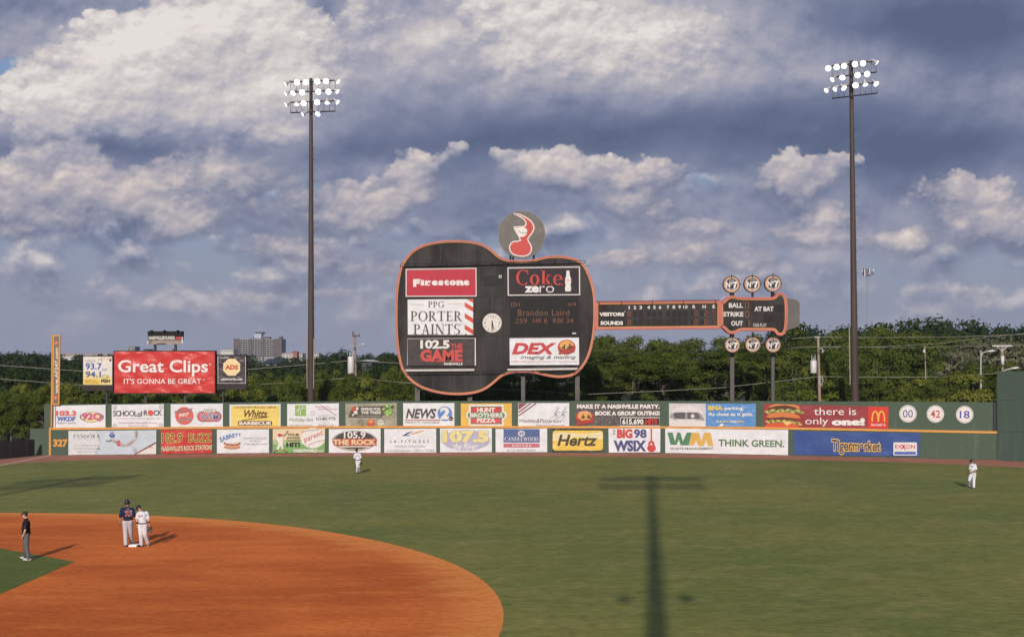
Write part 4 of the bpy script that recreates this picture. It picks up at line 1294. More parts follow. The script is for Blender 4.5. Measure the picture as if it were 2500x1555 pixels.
# ------------------------------------------------------------------ dark padded side fence
f0, f1 = gnd(83, 1113.2), gnd(-70, 1128)
fz = lambda x: {83: 1071.5}.get(x, 0)
fence = empty('padded_fence', f0, 'low black padded fence along the left foul line', 'fence')
M_fpad = pm('black_padding', (0.014, 0.013, 0.015), 0.55, 0.2, 1.5, 0.03, 2.0)
mb = MB()
fd_ = Vector((f1.x - f0.x, f1.y - f0.y, 0))
fl = fd_.length
fd_.normalize()
fnrm = Vector((fd_.y, -fd_.x, 0))
if fnrm.y > 0:
    fnrm = -fnrm
zt_f = H - (1072 - YH) * f0.y / F
cuts = [0, 1.55 * 0 + fl * 0.14, fl * 0.40, fl * 0.54, fl * 0.8, fl]
for a, b in zip(cuts, cuts[1:]):
    c = Vector((f0.x, f0.y, 0)) + fd_ * ((a + b) / 2)
    mb.box((c.x, c.y, 0.06 + (zt_f - 0.06) / 2), (b - a - 0.03, 0.16, zt_f - 0.06), M_fpad, math.atan2(fd_.y, fd_.x))
mb.build('padding', fence)
mb = MB()
for a in cuts[1:-1]:
    c = Vector((f0.x, f0.y, 0)) + fd_ * a + fnrm * 0.07
    mb.tube((c.x, c.y, 0), (c.x, c.y, zt_f), 0.02, 0.02, M_post, 6)
mb.build('seam_post', fence)

# ------------------------------------------------------------------ foul pole
FP = Pl((0, wall_pt(126).y - 0.02))
z3 = (80, 780, 4.341)
s = Sign('foul_pole', 'orange foul pole with a tall lettered side panel at the left end of the wall', 'pole', ZP(FP, *z3), FP.m(126, 1046), None, 0.0)
pa, pb = s.pl.m(198, 1160), s.pl.m(207, 165)
s.mb('pole').tube(pa, pb, 0.075, 0.065, M_orange, 12)
s.slab('panel', [(225, 172), (281, 172), (270, 895), (219, 895)], pm('pole_panel', S(118, 104, 100), 0.5, 0.15, 1.2, stretch=(1, 1, 0.3)), 0, 0.05)
s.slab('frame', [(214, 165), (292, 165), (292, 179), (214, 179)], M_orange, 3, 0.12).slab('frame', [(279, 179), (292, 179), (281, 905), (268, 905)], M_orange, 3, 0.12).slab('frame', [(208, 891), (268, 891), (268, 905), (208, 905)], M_orange, 3, 0.12).slab('frame', [(214, 179), (226, 179), (219, 891), (208, 891)], M_orange, 3, 0.12)
s.text('lettering', 'www.AF247.com', 231, 298, 272, 785, ink(240, 222, 190), 4, 0.03, up=True)
for cx, cy in ((250, 248), (243, 828)):
    s.poly('emblem', [(cx + 20 * math.cos(R(a)) * (1 if k % 2 == 0 else 0.75), cy + 26 * math.sin(R(a)) * (1 if k % 2 == 0 else 0.75)) for k, a in enumerate(range(0, 360, 20))], ink(226, 120, 90), 4).line('emblem', [(cx - 14, cy + 12), (cx + 12, cy - 14)], 5, ink(240, 190, 170), 5)
s.done()

# ------------------------------------------------------------------ guitar scoreboard
YG = 106.0
PG = Pl((0, YG))
Z1 = (940, 500, 3.0857)
Z2 = (1420, 640, 4.1914)
M_board = pm('scoreboard_black_sheet', (0.038, 0.034, 0.034), 0.85, 0.40, 0.45, stretch=(1.6, 1, 0.5), spec=0.15)
M_pink = pm('faded_red_edge', S(208, 114, 106), 0.55, 0.1, 0.6)
M_edge = pm('orange_edge', S(216, 146, 80), 0.55, 0.08, 0.6)
M_led = pm('unlit_display', (0.012, 0.012, 0.013), 0.45, 0.15, 2.0, spec=0.12)
M_ledpan = pm('display_louvres', (0.018, 0.017, 0.019), 0.5, 0.15, 1.0, spec=0.12)
M_lit = glow('lit_amber_lamps', (0.50, 0.14, 0.03), 0.34)
M_msg = glow('faint_message_lamps', (0.30, 0.075, 0.025), 0.34)
M_dim = glow('dim_amber_lamps', (0.42, 0.11, 0.025), 0.22)

body = [(75, 800), (78, 700), (88, 600), (105, 500), (125, 450), (155, 400), (200, 350), (260, 312), (330, 288), (420, 272), (520, 267), (620, 271), (700, 284), (760, 307), (810, 342), (850, 378), (890, 402), (940, 414), (1000, 418), (1060, 417), (1120, 411), (1180, 395), (1240, 385), (1300, 383), (1360, 388), (1420, 400), (1470, 423), (1505, 455), (1530, 500), (1555, 560), (1575, 630), (1585, 700), (1588, 800), (1585, 900), (1575, 1000), (1558, 1080), (1535, 1150), (1505, 1205), (1470, 1250), (1430, 1280), (1380, 1297), (1310, 1304), (1240, 1296), (1180, 1283), (1120, 1270), (1060, 1265), (1000, 1266), (940, 1273), (890, 1290), (850, 1320), (810, 1355), (760, 1390), (700, 1415), (620, 1430), (520, 1433), (430, 1425), (340, 1405), (260, 1375), (200, 1335), (155, 1288), (120, 1230), (100, 1150), (85, 1050), (77, 930)]


def smooth_closed(pts, k=3):
    n = len(pts)
    out = []
    for i in range(n):
        p0, p1, p2, p3 = pts[i - 1], pts[i], pts[(i + 1) % n], pts[(i + 2) % n]
        for j in range(k):
            t = j / k
            out.append(tuple(0.5 * (2 * p1[c] + (p2[c] - p0[c]) * t + (2 * p0[c] - 5 * p1[c] + 4 * p2[c] - p3[c]) * t * t + (3 * p1[c] - p0[c] - 3 * p2[c] + p3[c]) * t ** 3) for c in (0, 1)))
    return out


body = smooth_closed(body, 2)
s = Sign('scoreboard', 'huge black guitar shaped scoreboard with a faded red and orange edge on steel posts', 'scoreboard', ZP(PG, *Z1), (at(1200, 895, YG).x, YG + 0.6, 0), None, 0.0)
s.slab('body', inset(body, 13), M_board, 0, 0.9)
s.band('rim', body, inset(body, 10), M_pink, 22, 1.2)
s.band('rim#2', inset(body, 10), inset(body, 18), M_edge, 14, 0.12)
# sheet-metal seams
M_seam = pm('sheet_seam', (0.028, 0.027, 0.028), 0.6, 0.2, spec=0.12)
M_seam2 = pm('sheet_streak', (0.062, 0.057, 0.056), 0.85, 0.3, spec=0.12)
for x in (240, 362, 486, 608, 724, 892, 1010, 1130, 1250, 1368):
    for ya, yb in ((1250, 1262), (1284, 1400)):
        if x < 760:
            s.line('body', [(x, ya), (x, yb)], 4, M_seam2, 1)
for x in (722, 892, 912):
    s.line('body', [(x, 470), (x, 1240)], 4, M_seam, 1)
for y in (465, 698, 812, 990, 1262):
    s.line('body', [(110 if y < 1200 else 140, y), (1545 if y < 1200 else 1470, y - (4 if y < 1200 else 14))], 4, M_seam, 1)
for x, ya, yb, wd in ((808, 705, 800, 5), (790, 965, 1050, 4), (1540, 520, 600, 5), (420, 300, 430, 4), (640, 300, 430, 4), (300, 330, 430, 3), (530, 300, 430, 3), (740, 335, 430, 3)):
    s.line('body', [(x, ya), (x, yb)], wd, M_seam2, 1)
s.pl = ZP(PG, *Z1)
# clock
for lay, rr, mat in ((4, 72, ink(235, 228, 220)),):
    s.slab('clock', oval(807, 890, rr, rr, 36), mat, lay + 2, 0.09)
hd = ink(66, 58, 56)
s.poly('clock_hand', [(803, 876), (812, 876), (809, 935), (802, 935)], hd, 9)
s.poly('clock_hand#2', [(801, 874), (809, 872), (822, 940), (816, 943)], hd, 10)
for a in range(0, 360, 30):
    if a % 90:
        s.line('clock_numerals', [(807 + 50 * math.cos(R(a)), 890 + 50 * math.sin(R(a))), (807 + 61 * math.cos(R(a)), 890 + 61 * math.sin(R(a)))], 5, ink(120, 112, 110), 8)
s.text('clock_numerals', '12', 796, 831, 820, 850, hd, 8).text('clock_numerals', '6', 800, 935, 814, 953, hd, 8).text('clock_numerals', '9', 746, 881, 758, 899, hd, 8).text('clock_numerals', '3', 855, 881, 867, 899, hd, 8)
# grille and small ring
s.rect('vent_grille', 745, 535, 855, 611, M_ledpan, 4)
for i in range(6):
    s.rect('vent_grille', 748 + i * 9, 542, 752 + i * 9, 605, M_seam, 5).rect('vent_grille', 812 + i * 7, 542, 815 + i * 7, 605, M_seam, 5)
s.line('speaker_ring', oval(868, 541, 9, 9, 14), 6, ink(225, 220, 214), 5, True)
# electronic message display
s.slab('display', [(940, 702), (1455, 700), (1455, 982), (938, 985)], M_ledpan, 12, 0.1)
M_led2 = pm('display_face', (0.014, 0.0135, 0.0135), 0.45, 0.15, 1.4, spec=0.12)
s.slab('display', [(948, 712), (1447, 710), (1447, 972), (946, 975)], M_led2, 14, 0.02)
for i in range(1, 12):
    s.rect('display', 948, 712 + i * 22, 1447, 713.5 + i * 22, M_seam, 15)
s.text('message_lettering', 'DH', 950, 736, 1014, 768, M_msg, 16, -0.012).text('message_lettering#2', '#4', 1375, 734, 1438, 766, M_msg, 16, -0.012)
s.text('message_lettering#3', 'Brandon Laird', 1002, 790, 1388, 836, M_msg, 16, -0.008, space=1.1)
s.text('message_lettering#4', '.259', 972, 856, 1068, 893, M_msg, 16, -0.012).text('message_lettering#5', 'HR 8', 1115, 856, 1220, 890, M_msg, 16, -0.012).text('message_lettering#6', 'RBI 34', 1266, 854, 1418, 890, M_msg, 16, -0.012)
s.rect('maker_plate', 1410, 962, 1440, 974, ink(205, 200, 196), 16)
# rolled banner tubes under the lowest panels
for pa, pb in (((155, 1245), (672, 1241)), ((922, 1241), (1450, 1233))):
    a, b = s.pl.m(*pa, 0.25), s.pl.m(*pb, 0.25)
    s.mb('rolled_banner' + ('' if pa[0] < 500 else '#2')).tube(a, b, 0.065, 0.065, ink(236, 228, 220), 8)
    s.mb('rolled_banner' + ('' if pa[0] < 500 else '#2')).tube(a + Vector((0, -0.02, -0.1)), b + Vector((0, -0.02, -0.1)), 0.035, 0.035, ink(225, 216, 208), 8)
# service cables held off the face on brackets
M_cable = pm('dark_steel', (0.02, 0.02, 0.022), 0.5, 0.2, spec=0.12)
for key, pa, pb, n in (('service_rail', (115, 448), (1508, 421), 12), ('service_rail#2', (130, 1262), (1482, 1244), 11)):
    a, b = s.pl.m(*pa, 0.55), s.pl.m(*pb, 0.55)
    s.mb(key).tube(a, b, 0.02, 0.02, M_cable, 6)
    a2, b2 = s.pl.m(pa[0], pa[1] + 20, 0.12), s.pl.m(pb[0], pb[1] + 20, 0.12)
    s.mb(key).tube(a2, b2, 0.03, 0.03, M_cable, 6)
    for i in range(n + 1):
        t = i / n
        s.mb(key).tube(a.lerp(b, t), a2.lerp(b2, t), 0.025, 0.025, M_cable, 6)
# posts
for i, (zx, zy_, w) in enumerate(((245, 1330, 38), (640, 1400, 35), (1040, 1240, 30), (1448, 1240, 34))):
    px_ = 940 + zx / 3.0857
    p = at(px_, 895, YG + 0.75)
    wd = w / 3.0857 * YG / F
    top = H - (500 + zy_ / 3.0857 - YH) * YG / F
    s.mb('post#%d' % i).box((p.x, YG + 0.70, top / 2), (wd, 0.45, top), M_post)
# ---- neck
s.pl = ZP(PG, *Z2)
neck = [(140, 404), (1420, 390), (1420, 680), (140, 692)]
s.slab('neck', inset(neck, 10), M_board, 2, 0.7)
s.band('rim#3', neck, inset(neck, 18), M_pink, 20, 0.8)
s.band('rim#4', inset(neck, 18), inset(neck, 30), M_edge, 12, 0.1)
s.rect('neck', 140, 400, 165, 692, M_pink, 24)
s.mb('service_rail#3').tube(s.pl.m(150, 402, 0.3), s.pl.m(1412, 384, 0.3), 0.02, 0.02, M_cable, 6)
for x in (178, 405, 722, 1040, 1368):
    s.mb('service_rail#3').tube(s.pl.m(x, 402 - (x - 150) * 0.0143, 0.3), s.pl.m(x + 4, 432, 0.2), 0.025, 0.025, M_cable, 6)
w = ink(240, 234, 228)
for txt, xa, xb in (('1', 481, 492), ('2', 532, 558), ('3', 591, 618), ('4', 671, 700), ('5', 732, 757), ('6', 790, 816), ('7', 872, 896), ('8', 930, 957), ('9', 990, 1016), ('10', 1040, 1084), ('R', 1135, 1166), ('H', 1237, 1270), ('E', 1340, 1366)):
    s.text('lettering', txt, xa, 448 - (xa - 477) * 0.012, xb, 482 - (xa - 477) * 0.012, w, 5, 0.012 if txt in '110' else 0.03)
s.rect('name_plate', 176, 502, 450, 566, M_led, 4).text('name_plate', 'VISITORS', 180, 514, 436, 553, w, 6, 0.055).poly('name_plate', oval(443, 506, 5, 5, 10), w, 6)
s.rect('name_plate#2', 174, 592, 442, 655, M_led, 4).text('name_plate#2', 'SOUNDS', 193, 603, 424, 643, w, 6, 0.055)


def seg7(sg, key, x0, y0, x1, y1, on, mat, lay, th):
    """seven-segment figure"""
    ym = (y0 + y1) / 2
    q = {'a': (x0, y0, x1, y0 + th), 'd': (x0, y1 - th, x1, y1), 'g': (x0, ym - th / 2, x1, ym + th / 2), 'f': (x0, y0, x0 + th, ym), 'e': (x0, ym, x0 + th, y1), 'b': (x1 - th, y0, x1, ym), 'c': (x1 - th, ym, x1, y1)}
    for c in on:
        sg.rect(key, *q[c], mat, lay)


ZERO, TWO, ONE = 'abcdef', 'abged', 'bc'
M_seg = pm('unlit_segment', (0.034, 0.031, 0.031), 0.5, 0.1, spec=0.12)
M_win = pm('figure_window', (0.017, 0.016, 0.017), 0.45, 0.1, spec=0.12)
k_ = 0
for row, (ya, yb) in enumerate(((501, 559), (589, 645))):
    cells = [(471, 503), (528, 566), (586, 625), (668, 706), (727, 764), (785, 822), (868, 905), (927, 965), (985, 1022), (1044, 1082), (1114, 1150), (1152, 1188), (1214, 1250), (1254, 1288), (1338, 1370)]
    for j, (xa, xb) in enumerate(cells):
        dy = -(xa - 471) * 0.008
        key = 'figure_window#%d' % k_
        k_ += 1
        s.rect(key, xa, ya + dy, xb, yb + dy, M_win, 4)
        seg7(s, key, xa + 6, ya + 5 + dy, xb - 6, yb - 5 + dy, 'abcdefg', M_seg, 5, 4)
        lit = {(0, 0): ZERO, (1, 0): ZERO, (0, 11): ZERO, (1, 11): ZERO, (0, 13): TWO, (1, 13): ZERO, (0, 14): ZERO, (1, 14): 'abcdg'}.get((row, j))
        if lit:
            seg7(s, key, xa + 3, ya + 3 + dy, xb - 3, yb - 3 + dy, lit, M_lit if j in (0, 11) else M_dim if j == 14 else M_lit, 6, 5)
# ---- head
head = smooth_closed([(1420, 400), (1450, 395), (1480, 365), (1510, 347), (1550, 342), (1590, 350), (1640, 358), (1800, 360), (1940, 358), (1975, 345), (2000, 318), (2035, 308), (2065, 318), (2090, 350), (2105, 400), (2110, 500), (2108, 600), (2100, 680), (2080, 730), (2050, 752), (2015, 750), (1990, 735), (1970, 708), (1930, 703), (1800, 703), (1650, 703), (1610, 712), (1580, 728), (1530, 735), (1490, 718), (1460, 688), (1440, 675), (1420, 672), (1420, 540)], 3)
back = smooth_closed([(2040, 366), (2120, 372), (2180, 380), (2215, 400), (2230, 430), (2230, 500), (2240, 522), (2230, 545), (2230, 640), (2200, 665), (2120, 690), (2040, 700)], 3)
M_grey = pm('weathered_grey_sheet', S(104, 100, 97), 0.6, 0.12, 0.8)
s.slab('head', inset(head, 10), M_board, 3, 0.7)
s.band('rim#5', head, inset(head, 19), M_pink, 21, 0.8)
s.band('rim#6', inset(head, 19), inset(head, 30), M_edge, 13, 0.1)
s.slab('head_side', back, M_grey, -60, 0.3)
for txt, xa, ya, xb, yb in (('BALL', 1507, 418, 1650, 466), ('STRIKE', 1450, 509, 1655, 557), ('OUT', 1530, 602, 1650, 650), ('AT BAT', 1768, 455, 1964, 502)):
    s.text('lettering#2', txt, xa, ya, xb, yb, w, 5, 0.03)
s.text('maker_lettering', 'FAIR-PLAY', 1758, 626, 1893, 663, w, 5, -0.005)
s.line('head', [(1740, 400), (1752, 690)], 6, M_seam, 4).line('head', [(1430, 432), (2080, 432)], 5, M_seam, 4).line('head', [(1430, 400), (2080, 396)], 5, M_seam, 4)
for i, (xa, ya, xb, yb, lit) in enumerate(((1670, 406, 1712, 476, ZERO), (1672, 500, 1716, 568, ZERO), (1672, 588, 1718, 660, ONE), (1968, 440, 2018, 516, None), (2018, 440, 2066, 516, None), (1868, 542, 1918, 618, None), (1920, 542, 1970, 618, None))):
    key = 'count_window#%d' % i
    s.rect(key, xa, ya, xb, yb, M_win, 4)
    seg7(s, key, xa + 8, ya + 6, xb - 8, yb - 6, 'abcdefg', M_seg, 5, 6)
    if lit:
        seg7(s, key, xa + 4, ya + 3, xb - 3, yb - 3, lit, M_lit, 6, 6)
for i, (px_, w_) in enumerate(((1788.6, 9.8), (1888.2, 7.4))):
    p = at(px_, 895, YG + 0.6)
    wd = w_ * YG / F
    top = at(px_, 690, YG).z
    s.mb('post#%d' % (7 + i)).box((p.x, YG + 0.95, top / 2), (wd, 0.35, top), M_post)
s.done()

# ---- the round emblem sign standing on the guitar
s = Sign('emblem_sign', 'round grey sign with a red and white musical note on top of the guitar scoreboard', 'sign', ZP(Pl((0, YG + 0.3)), *Z1), at(940 + 1030 / 3.0857, 500 + 405 / 3.0857, YG + 0.3), None, 0.0)
M_disc = pm('weathered_disc', S(104, 98, 92), 0.5, 0.14, 1.0, 0.03, 1.2)
s.slab('disc', oval(1030, 224, 178, 178, 56), M_disc, 0, 0.4)
s.band('disc_edge', oval(1030, 224, 179, 179, 56), oval(1030, 224, 174, 174, 56), pm('disc_edge_trim', (0.16, 0.15, 0.14), 0.6, 0.2), 2, 0.42)
note = smooth_closed([(966, 64), (1010, 68), (1060, 90), (1100, 118), (1122, 150), (1126, 182), (1110, 217), (1085, 250), (1080, 262), (1095, 290), (1107, 320), (1105, 350), (1085, 378), (1050, 392), (1010, 390), (970, 380), (942, 355), (933, 320), (945, 290), (970, 272), (1014, 266), (990, 215), (968, 166), (1040, 161), (1058, 145), (1050, 120), (1020, 96), (985, 80)], 2)
rd, w = ink(214, 82, 76), ink(240, 233, 227)
s.poly('emblem', note, w, 3)
s.poly('emblem', inset(note, 9), rd, 4)
s.poly('emblem', [(980, 176), (1046, 170), (1068, 182), (1072, 205), (1064, 226), (1046, 240), (1018, 244), (1003, 222)], ink(246, 240, 234), 5)
s.line('emblem', [(1000, 192), (1020, 208), (1045, 215), (1072, 208)], 4, ink(120, 90, 90), 6)
s.line('emblem', [(1085, 150), (1096, 175), (1088, 205)], 4, ink(130, 50, 50), 6)
r = random.Random(2)
for i in range(26):
    a, q = r.uniform(0, 6.28), 165 * math.sqrt(r.random())
    s.mb('disc').lathe(s.pl.m(1030 + q * math.cos(a), 224 + q * math.sin(a), 0.0), s.pl.n, [(0, 0.035), (0.03, 0.02), (0.035, 0.001)], pm('rivet_grey', (0.14, 0.13, 0.12), 0.5, 0.1), 7)
for zx in (945, 965, 1120):
    a, b = s.pl.m(zx, 360, -0.2), s.pl.m(zx, 425, -0.2)
    s.mb('bracket#%d' % zx).tube(a, b, 0.09, 0.09, M_cable, 8)
s.done()

# ---- six round signs on the head
M_dark_rim = pm('dark_rim', (0.055, 0.048, 0.04), 0.5, 0.2, 1.0)
wheres = ['left of the three round black signs standing above the guitar head', 'middle of the three round black signs standing above the guitar head', 'right of the three round black signs standing above the guitar head', 'left of the three round black signs hanging below the guitar head', 'middle of the three round black signs hanging below the guitar head', 'right of the three round black signs hanging below the guitar head']
for i, (cx, cy, rr) in enumerate(((1535, 228, 88), (1748, 224, 88), (1958, 218, 88), (1543, 846, 81), (1752, 843, 81), (1960, 845, 81))):
    up = i < 3
    s = Sign('round_sign', wheres[i], 'sign', ZP(Pl((0, YG - 0.05)), *Z2), at(1420 + cx / 4.1914, 640 + (cy + (115 if up else 95)) / 4.1914, YG - 0.05), 'round tuning peg signs of the guitar scoreboard', 0.0)
    k = rr / 88
    s.slab('disc', oval(cx, cy, rr * 0.94, rr * 0.94, 44), ink(244, 236, 228), 0, 0.25)
    s.band('rim', oval(cx, cy, rr, rr, 44), oval(cx, cy, rr * 0.90, rr * 0.90, 44), M_dark_rim, 8, 0.35)
    s.band('ring', oval(cx, cy, rr * 0.90, rr * 0.90, 44), oval(cx, cy, rr * 0.76, rr * 0.76, 44), ink(*(222, 160, 118)), 3)
    s.poly('panel', oval(cx, cy, rr * 0.695, rr * 0.695, 40), ink(52, 48, 62), 3)
    w = ink(246, 240, 232)
    q = lambda x, y: (cx + x * k, cy + y * k)
    s.text('lettering', 'OLD', *q(-27, -48), *q(27, -32), ink(205, 200, 198), 4, 0.03, bow=4)
    s.text('lettering#2', 'N', *q(-56, -25), *q(-14, 34), w, 5, 0.045).text('lettering#2', 'o', *q(-10, -26), *q(10, -4), w, 5, 0.03).rect('lettering#2', *q(-7, 0), *q(8, 5), w, 5)
    s.poly('lettering#3', [q(12, -28), q(58, -28), q(54, -12), q(44, 8), q(38, 38), q(18, 38), q(24, 8), q(36, -12), q(20, -12), q(12, -6)], w, 5)
    s.text('lettering', 'BRAND', *q(-36, 40), *q(38, 53), ink(225, 220, 214), 4, 0.05, bow=-5)
    for a in (0, 90, 180):
        c = s.pl.m(cx + rr * 1.02 * math.cos(R(a)), cy - rr * 1.02 * math.sin(R(a)), 0.02)
        s.mb('lamp_fitting#%d' % a).ell(c, (0.055, 0.09, 0.055), M_cable, None, 8, 5)
    s.line('lamp_fitting#90', [q(0, -100), q(0, -62)], 7, M_cable, 9)
    if up:
        a, b = s.pl.m(cx, cy + rr * 0.9, -0.2), s.pl.m(cx, cy + rr + 46, -0.2)
        wd = (0.34, 0.16, 0.20)[i]
        s.mb('support').box((a + b) / 2, (wd, 0.2, (a - b).length), M_cable)
    else:
        a, b = s.pl.m(cx, cy - rr * 0.9, -0.2), s.pl.m(cx, cy - rr - 45, -0.2)
        s.mb('support').box((a + b) / 2, (0.28 if i == 3 else 0.16, 0.2, (a - b).length), M_cable)
    s.done()

# ---- advertising panels hung on the guitar
FR = ink(225, 216, 212)


def board(name, quad, mat, label, border=None, off=0.16):
    c = Sign(name, label, 'sign', ZP(PG, *Z1), at(940 + (quad[0][0] + quad[1][0]) / 2 / 3.0857, 500 + quad[2][1] / 3.0857, YG), 'advertising panels on the guitar scoreboard', off)
    c.slab('panel', quad, mat, 0, off - 0.03)
    if border:
        c.band('frame', quad, inset(quad, border[0]), border[1], 4, 0.06)
    return c


def glossy_red():
    m = pm('red_sign_face', S(196, 34, 60), 0.28, 0.06, 0.7)  # plain glossy red sign face, no glow of its own
    return m


s = board('advertising_sign', [(155, 483), (689, 475), (691, 692), (155, 694)], glossy_red(), 'glossy crimson panel with white old style lettering, on the guitar', (8, FR))
w = ink(245, 238, 234)
for ch, xa, xb, ya in (('F', 212, 262, 560), ('i', 268, 296, 566), ('r', 302, 348, 570), ('e', 352, 398, 570), ('s', 402, 440, 570), ('t', 444, 482, 562), ('o', 486, 534, 568), ('n', 538, 590, 568), ('e', 592, 636, 568)):
    s.text('lettering', ch, xa, ya, xb, 618 if ch == 'F' else 608, w, 3, 0.07)
s.poly('lettering', [(210, 575), (228, 562), (270, 560), (262, 574), (232, 578), (222, 590)], w, 4)
for xa, xb in ((302, 340), (268, 298), (540, 560), (570, 592)):
    s.rect('lettering', xa, 600, xb, 608, w, 4)
s.done()
s = board('advertising_sign', [(170, 714), (665, 710), (668, 980), (172, 978)], M_white, 'white panel with dark serif lettering and a red striped right edge', None)
dk = ink(92, 82, 78)
s.text('lettering', 'PPG', 324, 727, 446, 775, dk, 3, serif=True).text('lettering#2', 'PORTER', 192, 800, 582, 877, dk, 3, serif=True).text('lettering#3', 'PAINTS', 214, 898, 566, 976, dk, 3, serif=True)
s.rect('rule', 188, 749, 292, 753, ink(220, 190, 175), 2).rect('rule', 478, 745, 582, 749, ink(220, 190, 175), 2)
or_ = ink(220, 88, 62)
for q in ([(600, 734), (664, 772), (664, 806), (600, 768)], [(600, 816), (664, 856), (664, 892), (600, 852)], [(600, 902), (664, 942), (664, 978), (600, 938)], [(614, 711), (664, 711), (664, 738)], [(602, 966), (622, 978), (602, 978)]):
    s.poly('stripe', q, or_, 2)
r = random.Random(9)
s.poly('torn_edge', [(664, 712)] + [(668 + r.uniform(-3, 8), 716 + i * 13) for i in range(20)] + [(664, 978)], ink(60, 55, 60), 3)
s.line('rule', oval(569, 899, 6, 6, 10), 2, ink(170, 160, 155), 2, True)
s.done()
s = board('advertising_sign', [(168, 1006), (683, 1003), (685, 1213), (170, 1212)], vinyl('worn_black_vinyl', S(70, 62, 62), 0.02, 0.8, 0.6, 0.15), 'wrinkled black panel with white numbers over red block letters on the guitar', None)
s.line('frame', [(169, 1208), (169, 1008), (682, 1005), (684, 1210)], 4, ink(210, 202, 198), 1).rect('frame', 676, 1006, 684, 1210, ink(228, 220, 214), 2)
s.text('lettering', '102.5', 266, 1018, 486, 1084, ink(240, 234, 228), 3, 0.045).text('lettering#2', 'THE', 494, 1046, 584, 1086, rd, 3, 0.03)
s.text('lettering#3', 'GAME', 266, 1090, 584, 1182, rd, 3, 0.05)
for xa, xb in ((344, 372), (384, 412), (428, 452), (488, 510)):
    s.rect('lettering#3', xa, 1172, xb, 1182, rd, 4)
s.text('lettering#4', 'NASHVILLE', 444, 1188, 584, 1207, ink(232, 226, 220), 3, 0.04)
s.done()
s = board('advertising_sign', [(922, 472), (1469, 464), (1471, 682), (924, 686)], pm('dark_sign_face', S(66, 58, 62), 0.7, 0.1, 0.8, spec=0.15), 'dark panel with red serif lettering and a white bottle, on the guitar', (9, FR))
rd2, w = ink(208, 74, 62), ink(244, 238, 234)
s.text('lettering', 'Coke', 988, 490, 1338, 606, rd2, 3, serif=True)
s.text('lettering#2', 'ze', 1052, 612, 1160, 662, w, 3, 0.045).text('lettering#2', 'ro', 1164, 612, 1274, 662, w, 3, -0.01)
s.poly('bottle', [(1366, 496), (1390, 496), (1391, 520), (1394, 540), (1402, 560), (1402, 585), (1397, 605), (1402, 625), (1400, 648), (1394, 653), (1362, 653), (1357, 648), (1356, 625), (1361, 605), (1356, 585), (1357, 560), (1364, 540), (1366, 520)], w, 3)
s.line('bottle', [(1362, 572), (1380, 566), (1398, 574)], 6, ink(225, 160, 150), 4).line('bottle', [(1364, 586), (1382, 588)], 4, ink(225, 170, 160), 4)
s.line('lettering', oval(1334, 603, 5, 5, 10), 3, rd2, 3, True)
s.done()
s = board('advertising_sign', [(938, 1003), (1461, 998), (1462, 1205), (940, 1208)], M_white, 'white panel with slanted red capitals and a round sunset emblem', None)
s.line('frame', [(938, 1003), (1461, 998)], 4, ink(90, 80, 80), 2)
s.text('lettering', 'DEX', 955, 1040, 1292, 1126, ink(206, 72, 76), 3, 0.05, 0.25)
s.text('lettering#2', 'imaging & mailing', 1020, 1134, 1440, 1168, ink(95, 88, 90), 3, 0.01, 0.3)
s.text('lettering#3', 'Official Office Equipment Provider for Nashville Sounds', 952, 1174, 1445, 1190, ink(210, 120, 118), 3)
s.poly('emblem', oval(1368, 1072, 68, 56, 30), ink(205, 80, 66), 3).poly('emblem', oval(1368, 1066, 54, 44, 28), ink(236, 176, 98), 4)
for bx, bh in ((1352, 34), (1340, 20), (1392, 40), (1404, 28), (1380, 18)):
    s.poly('emblem', [(bx - 6, 1085), (bx - 5, 1085 - bh), (bx + 5, 1085 - bh), (bx + 6, 1085)], ink(78, 66, 58), 5)
s.text('lettering#4', 'Sounds', 0, 0, 0, 0, ink(212, 78, 76), 7, 0.03, 0.25, quad=((1300, 1082), (1435, 1062), (1430, 1108), (1312, 1126)), outline=(0.05, ink(96, 36, 36)))
s.done()

# ------------------------------------------------------------------ billboards at the left
M_box = pm('dark_sign_box', S(68, 62, 62), 0.8, 0.14, 1.0, spec=0.15)
YB = 103.2
PB = Pl((0, YB))
M_pole2 = pm('black_steel_post', (0.03, 0.027, 0.028), 0.5, 0.2)


def post(s, key, zx0, zx1, ztop, x0=80, y0=780, sc=4.341, back=0.25, Y=YB, round_=False):
    pa, pb = x0 + zx0 / sc, x0 + zx1 / sc
    p = at((pa + pb) / 2, 895, Y + back)
    top = at(pa, y0 + ztop / sc, Y).z
    wd = (pb - pa) * Y / F
    if round_:
        s.mb(key).tube((p.x, Y + back, 0), (p.x, Y + back, top), wd / 2, wd / 2, M_pole2, 12)
    else:
        s.mb(key).box((p.x, Y + back, top / 2), (wd, wd, top), M_pole2)


s = Sign('billboard', 'small white and yellow billboard with blue numbers beside the foul pole', 'billboard', ZP(PB, *z3), (at(260, 895, YB).x, YB, 0), 'billboards behind the left end of the wall', 0.2)
s.slab('box', [(527, 385), (848, 385), (850, 755), (528, 755)], M_box, -6, 0.4)
M_face = pm('white_sign_face', S(238, 232, 224), 0.4, 0.04, 1.0)
s.slab('panel', rrect(535, 393, 841, 692, 8), M_face, 0, 0.06)
s.poly('panel', [(538, 545), (600, 540), (680, 580), (840, 600), (839, 690), (538, 690)], ink(244, 222, 150), 1).poly('panel', [(538, 632), (700, 626), (720, 690), (538, 690)], ink(242, 205, 105), 2)
bl = ink(72, 100, 180)
s.text('lettering', 'Listen to...', 560, 422, 684, 448, ink(160, 152, 140), 3)
s.text('lettering#2', '93.7', 560, 460, 732, 530, bl, 3, 0.025).text('lettering#3', 'FM', 736, 518, 782, 546, ink(150, 148, 170), 3).text('lettering#2', '94.1', 560, 548, 722, 613, bl, 3, 0.025)
